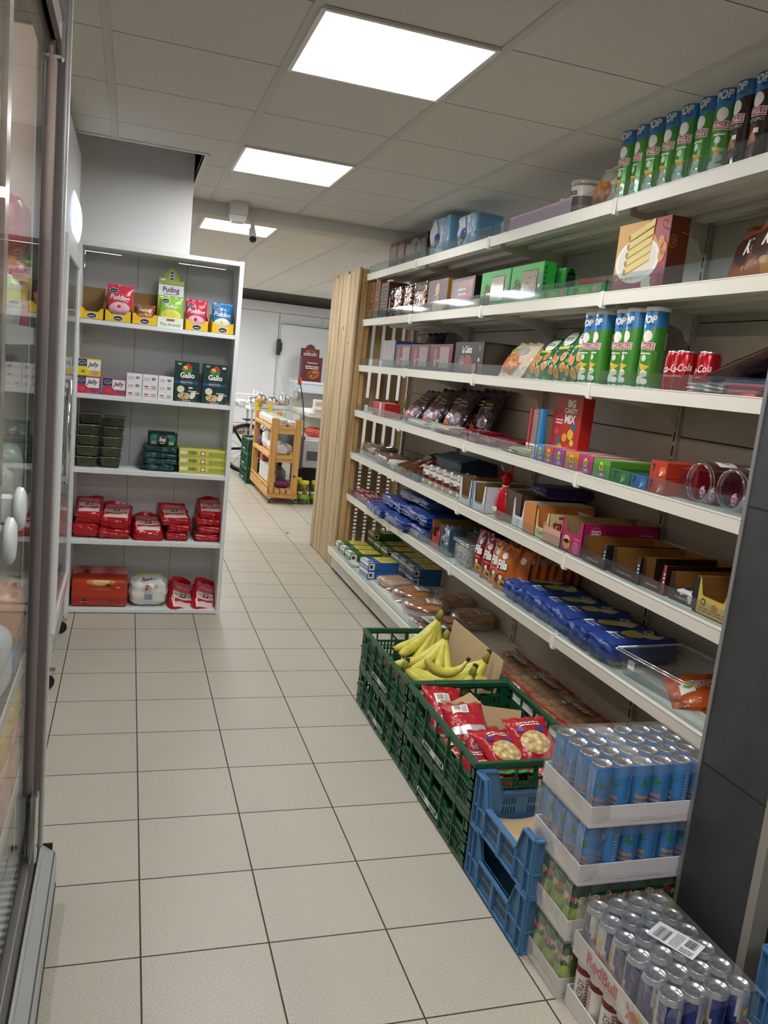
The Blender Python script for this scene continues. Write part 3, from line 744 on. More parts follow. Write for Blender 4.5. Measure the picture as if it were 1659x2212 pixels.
# delicatessen counter with curved glass
t = thing('deli_counter', 'grey delicatessen counter with curved glass front behind the cart', 'counter', (1.80, 8.55, 0))
GR = M('#b9bcc0', .35); DG = M('#54565a', .5)
mb = MB(); mb.box(.0, 1.5, .0, 1.2, .32, .62, GR, .01); mb.box(.10, 1.4, .1, 1.1, .0, .32, M('#121212', .7)); mb.box(.05, 1.5, -.006, 0, .40, .50, DG); mb.box(-.04, 0.02, .0, 1.2, .30, .66, DG, .01); obj('base', mb, t)
mb = MB(); mb.box(.03, 1.45, .03, 1.1, .62, .65, M('#eceae6', .3)); obj('display_tray', mb, t)
mb = MB(); mb.grid(lambda u, v: Vector((.0 - .10 * v ** 2, .02 + 1.15 * u, .62 + .64 * v)), 3, 10, clear('counter_glass', tint='#e9f0ee', base=.10, edge=.5)); obj('curved_glass', mb, t)
mb = MB(); mb.tube([(.0 - .10 * v ** 2, .02, .62 + .64 * v) for v in [k / 10 for k in range(11)]], .006, BLK, 6); obj('glass_edge', mb, t)
mb = MB(); mb.box(.05, 1.5, .05, 1.1, .86, .90, M('#e8e6de', .4)); mb.box(.08, 1.5, .7, 1.1, .65, .86, M('#f1eee4', .5)); obj('counter_top', mb, t)
for k, (x, y, c) in enumerate(((.14, .12, '#d9604a'), (.30, .14, '#cf7a62'), (.18, .36, '#b84538'))):
    parcel('meat_pile', ['orange red meat nearest the counter glass', 'pink meat in the middle of the counter', 'dark red meat at the back of the counter'][k], 'meat', (1.80 + x, 8.55 + y, .651), .3, (.16, .18, .08), c, .5, k + 60, .08)
def cart_box(name, lab, cat, loc, dim, col, deco=None, rz=0.0, b=.002, rough=.5, group=None, rot=None, parts=None):
    w, d, h = dim; mb = MB(); mb.box(-w / 2, w / 2, -d / 2, d / 2, 0, h, col if not isinstance(col, str) else M(col, rough), b)
    if deco: deco(mb, SF(*dim), SR(*dim), ST(*dim))
    o = obj(name, mb, None, loc, rot if rot is not None else (0, 0, rz)); return tag(o, lab, cat, group)
RT = M('#a03030', .5); GY = M('#777777', .5); INK = M('#22252a', .5)
cart_box('tea_box', 'white box with red print on the deli counter', 'box', (1.97, 8.65, .901), (.16, .12, .06), '#efece2', lambda mb, F, R, T: mb.lines(F, -.06, .012, .06, .048, RT, 3))
cart_box('tea_box', 'smaller white box standing on the white box on the counter', 'box', (1.95, 8.66, .962), (.10, .09, .085), '#f1efe6', lambda mb, F, R, T: mb.lines(F, -.035, .02, .035, .065, RT, 3, seed=4))
t = thing('sauce_bottle', 'red sauce bottle with black foot on the deli counter', 'bottle', (2.10, 8.66, .901))
mb = MB(); mb.lathe([(.014, 0), (.016, .004), (.016, .06), (.012, .065)], BLK, 12, cap0=True); obj('base', mb, t)
mb = MB(); mb.lathe([(.013, .065), (.018, .075), (.018, .12), (.009, .15), (.006, .172), (0, .172)], M('#d05548', .35), 12); obj('body', mb, t)
t = thing('marker_pen', 'white pen with black cap sticking up on the deli counter', 'pen', (1.985, 8.60, 1.048))
mb = MB(); mb.tube([(0, 0, 0), (.004, 0, .07)], .006, FW, 8); obj('barrel', mb, t); mb = MB(); mb.tube([(.004, 0, .07), (.007, 0, .12)], .007, BLK, 8); obj('cap', mb, t)
tag(obj('price_tag', MB().box(-.02, .02, -.002, .002, 0, .075, M('#ee6a1c', .5)), None, (1.715, 8.60, 1.19)), 'orange tag clipped to the top of the counter glass', 'tag')
# display of red boxes above, on a wall shelf
t = thing('wall_shelf', 'white shelf on the cold room wall under the dark red display', 'shelf', (2.15, 11.05, 1.12))
mb = MB(); mb.box(0, .8, 0, .5, .03, .065, M('#e3e6e8', .4), .003); obj('board', mb, t); mb = MB(); mb.box(0, .8, .01, .03, -.09, .03, M('#cfd6dc', .4), .003); obj('front_rail', mb, t)
mb = MB(); mb.box(.02, .05, .05, .56, -.18, .03, M('#c9cdd0', .4)); mb.box(.75, .78, .05, .56, -.18, .03, M('#c9cdd0', .4)); obj('bracket', mb, t)
t = thing('display_carton', 'dark red display carton with round header on the wall shelf', 'carton', (2.36, 11.15, 1.186))
DR = M('#5b1a20', .45); mb = MB(); mb.box(-.14, .14, -.08, .08, 0, .33, DR, .003); F = SF(.28, .16, .33)
mb.ell(F, .03, .10, .09, .06, speck('roast_picture', ['#d88a3a', '#a85a20', '#5a2a14'], 30, .5), rot=.3); mb.lines(F, -.07, .24, .07, .275, M('#d8a0a0', .4), 1); mb.lines(F, -.09, .17, .09, .22, FW, 2); obj('box', mb, t)
mb = MB(); mb.prism([(-.14, .33), (.12, .33), (.12, .44), (.06, .44), (.04, .48), (-.01, .50), (-.06, .48), (-.08, .44), (-.14, .44)], 'Y', .07, .078, DR)
F2 = lambda u, v, o: Vector((u, .07 - o, v)); mb.ell(F2, -.01, .385, .09, .035, speck('roast_picture', [], 30)); mb.lines(F2, -.10, .345, .09, .385, FW, 2); obj('header', mb, t)
# low table with pots and cloth, in front of the counter's far side
t = thing('sale_table', 'white table of kitchenware behind the pallet cart', 'table', (1.40, 9.89, 0))
mb = MB(); mb.box(0, .46, 0, .46, .80, .835, M('#e5e6e4', .4), .003); mb.box(0, .46, -.008, 0, .84, .89, M('#cfd2d2', .4)); obj('top', mb, t)
for x in (.02, .42):
    for y in (.02, .42):
        mb = MB(); mb.box(x, x + .025, y, y + .025, 0, .80, M('#c8c8c6', .4)); obj('leg', mb, t)
for k, (x, y) in enumerate(((.08, -.012), (.24, -.012))):
    tag(obj('price_card', MB().box(-.025, .025, -.002, .002, -.08, .045, M('#e8cf2a', .5)), None, (1.40 + x, 9.875, .86)), ['left', 'right'][k] + ' yellow price card hanging from the kitchenware table', 'price card', 'yellow price cards')
def pot(x, y, r, h, lab, spout):
    t = thing('metal_pot', lab, 'pot', (x, y, .836), spout)
    mb = MB(); mb.lathe([(r * .8, 0), (r, .02), (r, h * .7), (r * .6, h), (r * .2, h * 1.08), (.008, h * 1.1), (.01, h * 1.2), (0, h * 1.22)], M('#c2bdb4', .18, .9), 18, cap0=True); obj('body', mb, t)
    mb = MB(); mb.tube([(r * .9, 0, h * .25), (r * 1.6, 0, h * .35), (r * 1.7, 0, h * .7), (r * .9, 0, h * .8)], .007, M('#1c1c1c', .4), 6); obj('handle', mb, t)
pot(1.54, 10.0, .075, .15, 'shiny metal teapot with black handle on the kitchenware table', pi)
pot(1.69, 10.1, .07, .13, 'second metal pot, in the middle of the kitchenware table', .6)
pot(1.80, 10.0, .055, .17, 'slim tall metal pot at the right of the kitchenware table', .4)
parcel('cloth_bundle', 'pinkish brown cloth bundle on the kitchenware table', 'cloth', (1.65, 9.96, .836), .2, (.20, .12, .09), '#a98a80', .5, 71, .1)
parcel('cloth_bundle', 'tan bag leaning by the metal teapot', 'bag', (1.51, 9.915, .836), .2, (.10, .08, .12), '#b58a52', .4, 72, .08)
parcel('leaflet_pile', 'messy pile of black and white leaflets on the kitchenware table', 'papers', (1.77, 9.925, .836), .1, (.16, .09, .03), '#d8d8d4', .2, 73, .12, deco=lambda mb, F, T, R: mb.lines(T, -.06, -.03, .06, .03, INK, 4))
# wire basket rack
t = thing('basket_rack', 'white wire basket rack by the far wall holding bags and bread', 'rack', (1.20, 10.4, 0))
WI = M('#e8e8e6', .4)
for z0, z1 in ((.79, .96), (.45, .58)):
    mb = MB()
    for zz in (z0, (z0 + z1) / 2, z1): mb.tube([(0, 0, zz), (.35, 0, zz), (.35, .3, zz), (0, .3, zz), (0, 0, zz)], .006, WI, 5)
    for q in range(8): mb.tube([(.05 * q, 0, z0), (.05 * q, 0, z1)], .003, WI, 4)
    mb.box(0, .35, .0, .3, z0 - .006, z0, WI); obj('basket', mb, t)
mb = MB()
for x in (0, .35):
    for y in (0, .3): mb.tube([(x, y, 0), (x, y, 1.02)], .009, WI, 6)
obj('frame', mb, t)
for k in range(3): parcel('white_bag', ['left', 'middle', 'right'][k] + ' white bag in the upper wire basket', 'bag', (1.26 + .11 * k, 10.52, .792), 0, (.10, .18, .10), '#e9ebec', .4, 80 + k, .08, 'white bags in the upper wire basket')
for k in range(3): parcel('bread_loaf', ['left', 'middle', 'right'][k] + ' golden bread loaf in the lower wire basket', 'bread', (1.26 + .11 * k, 10.52, .452), 0, (.11, .2, .12), ['#c98a3a', '#d09a44', '#c27a32'][k], .45, 90 + k, .05, 'bread in the lower wire basket')
# bicycle seen behind
t = thing('bicycle', 'dark bicycle parked behind the shelf unit near the wire rack', 'bicycle', (1.42, 10.15, 0), .15)
for x in (0, -.95):
    mb = MB(); n = 28
    mb.tube([(x + .29 * cos(2 * pi * k / n), 0, .31 + .29 * sin(2 * pi * k / n)) for k in range(n + 1)], .02, M('#141416', .6), 8, False); mb.tube([(x + .262 * cos(2 * pi * k / n), 0, .31 + .262 * sin(2 * pi * k / n)) for k in range(n + 1)], .008, M('#8b8d90', .3, .8), 6, False)
    for k in range(14): mb.tube([(x, 0, .31), (x + .26 * cos(2 * pi * k / 14), 0, .31 + .26 * sin(2 * pi * k / 14))], .0025, M('#77797c', .3, .8), 4)
    mb.tube([(x, -.04, .31), (x, .04, .31)], .025, M('#3a3a3c', .3, .7), 10); obj('wheel', mb, t)
mb = MB(); fm = M('#17181a', .4)
for a, b_ in (((0, 0, .31), (-.3, 0, .72)), ((0, 0, .31), (-.42, 0, .28)), ((-.42, 0, .28), (-.3, 0, .85)), ((-.42, 0, .28), (-.82, 0, .74)), ((-.3, 0, .72), (-.82, 0, .78)), ((-.82, 0, .92), (-.95, 0, .31))): mb.tube([a, b_], .016, fm, 8)
mb.tube([(-.82, -.25, .95), (-.82, .25, .95)], .012, fm, 8); mb.box(-.42, -.2, -.06, .06, .85, .90, fm, .01); obj('bike_frame', mb, t)
mb = MB(); mb.box(-.05, .33, -.07, .07, .66, .675, fm); mb.tube([(.3, -.06, .67), (0, -.05, .31)], .006, fm, 5); mb.tube([(.3, .06, .67), (0, .05, .31)], .006, fm, 5); obj('carrier', mb, t)
# white freezer behind the slatted panel
t = thing('upright_freezer', 'white freezer with a striped vent grille behind the slatted panel', 'freezer', (1.72, 6.6, 0))
mb = MB(); mb.box(0, 1.2, .0, .7, .0, 1.5, M('#eceeee', .3), .008); obj('cabinet', mb, t)
mb = MB()
for k in range(17): mb.box(.02, 1.18, -.012, 0, .04 + .032 * k, .058 + .032 * k, M('#eef0f0', .3))
mb.box(.02, 1.18, -.004, -.001, .03, .58, BLK); obj('vent_grille', mb, t)
mb = MB(); mb.box(.05, 1.15, -.02, -.001, .62, 1.45, M('#f2f4f4', .25), .006); obj('door', mb, t)
# ================================================================== green folding crates
GC = M('#1c5236', .35); GC2 = M('#174830', .4); STK = M('#dde2dd', .5)
CW, CD, CHT = .395, .598, .166
def crate_wall(mb, L, h, out, P):
    """perforated wall of length L; P(a, t, z) maps along / thickness / height"""
    def bx(a0, a1, z0, z1, t0=0.0, t1=.005, m=GC):
        p, q = P(a0, t0, z0), P(a1, t1, z1); mb.box(p[0], q[0], p[1], q[1], p[2], q[2], m, .0008)
    bx(0, L, h - .016, h, -.003, .012); bx(0, L, 0, .018, -.002, .008)          # rim and foot
    bx(0, L, .036, .046); bx(0, L, .072, .080); bx(0, L, .104, .114)
    bx(.0, L, h - .024, h - .016, 0, .006)
    nr = int(L / .2) + 1                                                          # handle openings
    xs = [.03 + (L - .06) * i / nr for i in range(nr + 1)]
    for x in xs: bx(x - .008, x + .008, .114, h - .016)
    bx(0, .03, .018, h - .016); bx(L - .03, L, .018, h - .016)
    a = .034
    while a < L - .034:                                                           # slotted grid
        k = int((a - .034) / .0155)
        if k % 9 in (7, 8): bx(a, min(a + .0155, L - .03), .018, .114)
        else: bx(a, a + .0085, .018, .104)
        a += .0155
    for x in [i * L / 6 for i in range(1, 6)]: bx(x - .003, x + .003, .012, h - .01, -.008, 0)
    bx(0, L, .084, .089, -.006, 0); bx(.05, L - .05, .046, .050, -.006, 0)
def green_crate(label, loc):
    t = thing('folding_crate', label, 'crate', loc, 0, 'green folding crates')
    mb = MB(); mb.box(.006, CW - .006, .006, CD - .006, .002, .008, GC2); obj('bottom', mb, t)
    sides = (('long_side', CD, lambda a, q, z: (q, a, z)), ('long_side', CD, lambda a, q, z: (CW - q, a, z)), ('short_side', CW, lambda a, q, z: (a, q, z)), ('short_side', CW, lambda a, q, z: (a, CD - q, z)))
    for i, (nm, L, P) in enumerate(sides):
        mb = MB(); crate_wall(mb, L, CHT, 0, P); s = obj(nm, mb, t)
        if i == 0:
            mb = MB(); S = lambda u, v, o: Vector((-.0085 - o, .30 - u, .034 + v)); mb.rect(S, -.085, 0, .085, .021, STK, 0); mb.ell(S, -.085, .0105, .0105, .0105, STK, 0, 12); mb.ell(S, .085, .0105, .0105, .0105, STK, 0, 12)
            mb.bars(S, -.075, .003, -.02, .018, INK, 14, .0006, 3); mb.bars(S, .02, .003, .075, .018, INK, 14, .0006, 8); obj('barcode_sticker', mb, s)
    return t
gA = green_crate('upper green crate of the nearer pair, filled with red peanut bags', (1.0, 1.98, .167))
dup(gA, (1.0, 1.98, 0), None, 'lower green crate, underneath the crate of red peanut bags')
dup(gA, (1.0, 2.587, .167), None, 'upper green crate of the farther pair, filled with bananas')
dup(gA, (1.0, 2.587, 0), None, 'lower green crate, underneath the banana crate')

for k in range(3): dup(gA, (1.325, 9.275, .167 * k), None, ['lowest', 'middle', 'topmost'][k] + ' green crate of the far stack beyond the pallet cart')
# cardboard liners and bananas
CARD = M('#b59a72', .8); CARD2 = M('#c9ae86', .8)
mb = MB(); mb.box(0, .004, 0, .50, 0, .20, CARD2); tag(obj('cardboard_sheet', mb, None, (1.365, 2.64, .19), (0, .12, 0)), 'sheet of cardboard standing behind the bananas in their crate', 'cardboard')
mb = MB(); mb.box(0, .30, 0, .5, 0, .004, CARD); mb.box(0, .004, 0, .5, 0, .12, CARD); tag(obj('cardboard_liner', mb, None, (1.025, 2.64, .178)), 'folded cardboard liner under the bananas', 'cardboard')
mb = MB(); mb.box(0, .28, 0, .004, 0, .11, CARD); mb.poly(lambda u, v, o: Vector((u, -o, v)), [(.04, .11), (.10, .15), (.15, .11)], CARD2, -.002)
tag(obj('cardboard_flap', mb, None, (1.06, 2.42, .22), (radians(-35), 0, radians(-22))), 'torn brown cardboard leaning inside the peanut crate', 'cardboard')
def banana_mat():
    m, nt, N, L, b = new_mat('ripe_banana_skin')
    tc = N.new('ShaderNodeTexCoord'); n1 = N.new('ShaderNodeTexNoise'); n1.inputs['Scale'].default_value = 22; n1.inputs['Detail'].default_value = 4; L.new(tc.outputs['Object'], n1.inputs['Vector'])
    r = N.new('ShaderNodeValToRGB'); L.new(n1.outputs[0], r.inputs[0]); e = r.color_ramp.elements
    e[0].position = .3; e[0].color = rgb('#b9b43c'); e[1].position = .55; e[1].color = rgb('#d9cf5a'); x = e.new(.75); x.color = rgb('#d0be44')
    L.new(r.outputs[0], b.inputs['Base Color']); b.inputs['Roughness'].default_value = .42
    return m
BAN = banana_mat(); TIP = M('#3a2a18', .7); STEM = M('#8d8a34', .6)
def banana(parent, a0, L=.20, bend=1.15, r=.0205, tilt=0.0, drop=.55, seed=0):
    """one curved fruit that leaves the crown at the origin towards heading a0"""
    rr = random.Random(seed); n = 13; P = []; R = []
    x = z = 0.0; ang = tilt
    for i in range(n):
        f = i / (n - 1); P.append((x * cos(a0), x * sin(a0), z)); ang_i = tilt - drop + bend * (f - .25)
        st = L / (n - 1); x += cos(ang_i) * st; z += sin(ang_i) * st
        R.append(r * (.42 if f < .06 else .55 if f < .14 else min(1.0, .72 + 2.0 * (f - .12)) if f < .30 else 1.0 if f < .78 else max(.34, 1 - ((f - .78) / .22) ** 2 * .66)))
    mb = MB(); mb.tube(P, R, BAN, 7); n0 = 7 * 2
    b = obj('banana', mb, parent)
    d = Vector(P[-1]) - Vector(P[-2]); e = Vector(P[-1])
    m2 = MB(); m2.tube([e - d * .15, e + d * .45], [r * .30, r * .2], TIP, 7); obj('tip', m2, b)
    return b
def bunch(label, loc, rot, specs):
    t = thing('banana_bunch', label, 'bananas', loc, rot, 'banana bunches in the crate')
    mb = MB(); mb.tube([(0, 0, -.012), (0, 0, .012), (.006, 0, .034)], [.014, .015, .011], STEM, 8); mb.tube([(.006, 0, .03), (.008, 0, .042)], [.012, .010], TIP, 8); obj('crown', mb, t)
    for i, (a, kw) in enumerate(specs): banana(t, a, seed=i, **kw)
    return t
bunch('biggest banana bunch, standing tallest at the back of the crate', (1.285, 3.06, .42), (0, .25, 0),
      [(pi + .55, dict(L=.26, drop=.95, bend=1.0)), (pi + .25, dict(L=.25, drop=1.0, bend=1.1)), (pi + .9, dict(L=.26, drop=1.05, bend=1.0)), (-.9, dict(L=.2, drop=1.2, bend=.9)), (pi + 1.25, dict(L=.24, drop=1.15, bend=1.0))])
bunch('banana bunch in front of the tallest one, long fruit lying to the left', (1.27, 2.93, .378), (0, .1, 0),
      [(pi + .12, dict(L=.26, drop=.75, bend=1.1, r=.021)), (pi + .55, dict(L=.24, drop=.75, bend=1.0, r=.02)), (pi + 1.1, dict(L=.22, drop=.8, bend=.9)), (pi + 1.5, dict(L=.22, drop=.85, bend=.8))])
bunch('banana bunch at the right side of the crate with dark crown', (1.345, 2.70, .37), (0, .1, 0),
      [(pi - .35, dict(L=.22, drop=.6, bend=.75)), (pi + .1, dict(L=.22, drop=.62, bend=.8)), (pi - .7, dict(L=.2, drop=.7, bend=.8)), (pi + .6, dict(L=.15, drop=.9, bend=.8))])
bunch('small banana bunch at the near right corner of the crate', (1.27, 2.64, .335), (0, 0, 0),
      [(pi + .05, dict(L=.15, drop=.5, bend=.7)), (pi + .5, dict(L=.12, drop=.6, bend=.7)), (-.2, dict(L=.1, drop=.6, bend=.6)), (.35, dict(L=.09, drop=.6, bend=.6))])
bunch('low banana bunch at the near left corner of the crate', (1.06, 2.80, .30), (0, 0, 0),
      [(-1.0, dict(L=.2, drop=.25, bend=.4)), (-.75, dict(L=.2, drop=.2, bend=.4)), (-.5, dict(L=.2, drop=.15, bend=.4))])
t = thing('single_banana', 'single curled banana with dark tip up, in front of the bunches', 'banana', (1.075, 2.645, .33), -.1)
mb = MB(); P = [(.085 + .085 * cos(pi + .35 + 2.35 * i / 12), 0, .10 + .085 * sin(pi + .35 + 2.35 * i / 12)) for i in range(13)]; mb.tube(P, [.007, .013, .017, .019, .020, .020, .020, .0195, .018, .015, .011, .007, .006], BAN, 7); obj('banana', mb, t)
mb = MB(); d = Vector(P[-1]) - Vector(P[-2]); mb.tube([P[-1], tuple(Vector(P[-1]) + d * .9)], [.007, .008], TIP, 7); obj('stem_end', mb, t)

# red peanut bags
PR = crinkle('#b0202c', .22, 30, .5); PNUT = speck('peanut_picture', ['#efe0b4', '#d9bf86', '#a98450'], 55, .35, bump=.2); GRN = M('#1f9a55', .3); WHT = M('#eeece6', .35); BLU = M('#26449a', .35); SILV = M('#d5d5d8', .25, .5)
def peanuts(label, loc, rot, kind=0, seed=0, w=.15, h=.21, d=.055):
    mb = MB(); S = bag_mesh(mb, w, h, d, PR, seed, amp=.09)
    if kind == 0:
        mb.ell(S, -.005, .075, .052, .045, PNUT, .0012, 22, 5); mb.lines(S, -.035, .145, .04, .17, WHT, 2, .0015, seed); mb.ell(S, .03, .125, .016, .011, BLU, .002, 12, 2); mb.ell(S, -.04, .13, .014, .01, BLU, .002, 12, 2)
    else:
        mb.rect(S, -.045, .12, .015, .165, WHT, .0012, 6, 6, True); mb.bars(S, -.035, .135, -.012, .16, INK, 9, .002); mb.lines(S, -.008, .125, .010, .16, GY, 6, .002); mb.rect(S, -.06, .03, .06, .06, SILV, .0012, 8, 3, True)
    mb.rect(S, -.068, .0, .068, .012, GRN, .0012, 8, 1)
    return tag(obj('peanut_bag', mb, None, loc, rot), label, 'snack bag', 'red peanut bags in the green crate')
rx = radians
peanuts('red peanut bag with nut picture lying on top, centre of the green crate', (1.175, 2.045, .258), (rx(-77), rx(4), rx(7)), 0, 1)
peanuts('red peanut bag with nut picture at the near right, showing blue dots', (1.275, 2.07, .268), (rx(-72), rx(-5), rx(-6)), 0, 2)
peanuts('red peanut bag lying lowest at the near edge of the green crate', (1.095, 2.005, .222), (rx(-80), 0, rx(-3)), 0, 3)
peanuts('red peanut bag turned with its white label up, left in the green crate', (1.115, 2.26, .252), (rx(-74), rx(-8), rx(-12)), 1, 4)
peanuts('second label-side-up peanut bag, just in front of the first one', (1.15, 2.17, .228), (rx(-80), rx(6), rx(-8)), 1, 5)
peanuts('red peanut bag standing against the right wall of the green crate', (1.305, 2.00, .212), (rx(-70), rx(14), rx(2)), 1, 6)
peanuts('red peanut bag standing in the far left corner of the green crate', (1.095, 2.385, .212), (rx(-58), rx(5), rx(-3)), 1, 7)
peanuts('red peanut bag along the left wall of the green crate', (1.09, 2.17, .195), (rx(-83), 0, rx(-2)), 0, 8)
peanuts('red peanut bag in the lower layer by the near wall', (1.28, 2.03, .195), (rx(-83), 0, rx(-3)), 0, 9)
peanuts('red peanut bag in the lower layer at the left near corner', (1.10, 2.02, .19), (rx(-84), 0, 0), 0, 10)

# ================================================================== blue stacking crates
BC = M('#4877a3', .32); BC2 = M('#3d668e', .35); BSL = M('#1f3854', .6)
def blue_crate(label, loc, w=.30, d=.355, h=.158, dip=.55, rz=0.0):
    t = thing('stacking_crate', label, 'crate', loc, rz, 'blue plastic stacking crates')
    mb = MB(); mb.box(.004, w - .004, .004, d - .004, .002, .008, BC2); obj('bottom', mb, t)
    def side(L, P, kx):
        mb = MB(); T = .004
        z1 = h; z2 = h * dip; e = .058; f = .085
        pts = [(0, 0), (L, 0), (L, z1), (L - e, z1), (L - f, z2), (f, z2), (e, z1), (0, z1)]
        for t0, t1, pp in ((.004, .008, pts),):
            n = len(pp); V = [P(a, t0, z) for a, z in pp] + [P(a, t1, z) for a, z in pp]
            mb.add(V, [tuple(range(n)), tuple(range(n, 2 * n))[::-1]] + [(i, (i + 1) % n, n + (i + 1) % n, n + i) for i in range(n)], BC)
        def bx(a0, a1, z0, z1_, t0=-.003, t1=.006, m=BC):
            p, q = P(a0, t0, z0), P(a1, t1, z1_); mb.box(p[0], q[0], p[1], q[1], p[2], q[2], m, .001)
        rim = [(0, z1), (e, z1), (f, z2), (L - f, z2), (L - e, z1), (L, z1)]           # thick lip along the wavy edge
        for (a0, h0), (a1, h1) in zip(rim[:-1], rim[1:]):
            V = [P(a0, -.006, h0), P(a1, -.006, h1), P(a1, .012, h1), P(a0, .012, h0), P(a0, -.006, h0 - .006), P(a1, -.006, h1 - .006), P(a1, .012, h1 - .006), P(a0, .012, h0 - .006)]
            mb.add(V, [(0, 1, 2, 3), (4, 7, 6, 5), (0, 4, 5, 1), (3, 2, 6, 7), (0, 3, 7, 4), (1, 5, 6, 2)], BC)
        bx(0, L, 0, .006); bx(0, f, .06, .064); bx(L - f, L, .06, .064)
        for a in (0.0, .03, f - .004, L * .5 - .006, L - f, L - .034, L - .004): bx(a, a + (.004 if a != L * .5 - .006 else .012), .0, min(z2 - .004, h) if f - .01 < a < L - f + .01 else h - .008, -.005, .005)
        for r_ in range(2):
            for q in range(int((L - 2 * f) / .009)):
                a = f + .004 + q * .009
                if abs(a - L / 2) < .016: continue
                p, q2 = P(a, -.0006 + .004, .022 + .028 * r_), P(a + .004, .0045, .042 + .028 * r_); mb.box(p[0], q2[0], p[1], q2[1], p[2], q2[2], BSL)
                p, q2 = P(a, .0075, .022 + .028 * r_), P(a + .004, .0088, .042 + .028 * r_); mb.box(p[0], q2[0], p[1], q2[1], p[2], q2[2], BSL)
        obj('side_wall', mb, t)
    side(d, lambda a, q, z: (q, a, z), 0); side(d, lambda a, q, z: (w - q, a, z), 0); side(w, lambda a, q, z: (a, q, z), 1); side(w, lambda a, q, z: (a, d - q, z), 1)
    return t
bA = blue_crate('upper blue crate with dipped sides, in front of the green crates', (1.005, 1.617, .158))
dup(bA, (1.005, 1.617, 0), None, 'lower blue crate of the pair in front of the green crates')
mb = MB(); mb.grid(lambda u, v: Vector((.02 + .26 * u, .02 + .31 * v, .01 * sin(6 * u + 2 * v) + .012 * sin(5 * v))), 8, 8, CARD2); tag(obj('cardboard_sheet', mb, None, (1.005, 1.617, .190)), 'crumpled brown cardboard lying in the upper blue crate', 'cardboard')
dup(bA, (1.275, .80, .19), None, 'upper blue crate at the bottom right corner, beyond the silver blue cans')
dup(bA, (1.275, .80, .032), None, 'lower blue crate at the bottom right corner')
mb = MB(); mb.box(0, .31, 0, .36, 0, .031, M('#2f5f95', .4), .004); tag(obj('crate_dolly', mb, None, (1.27, .798, 0)), 'flat blue base under the crates at the bottom right corner', 'base')

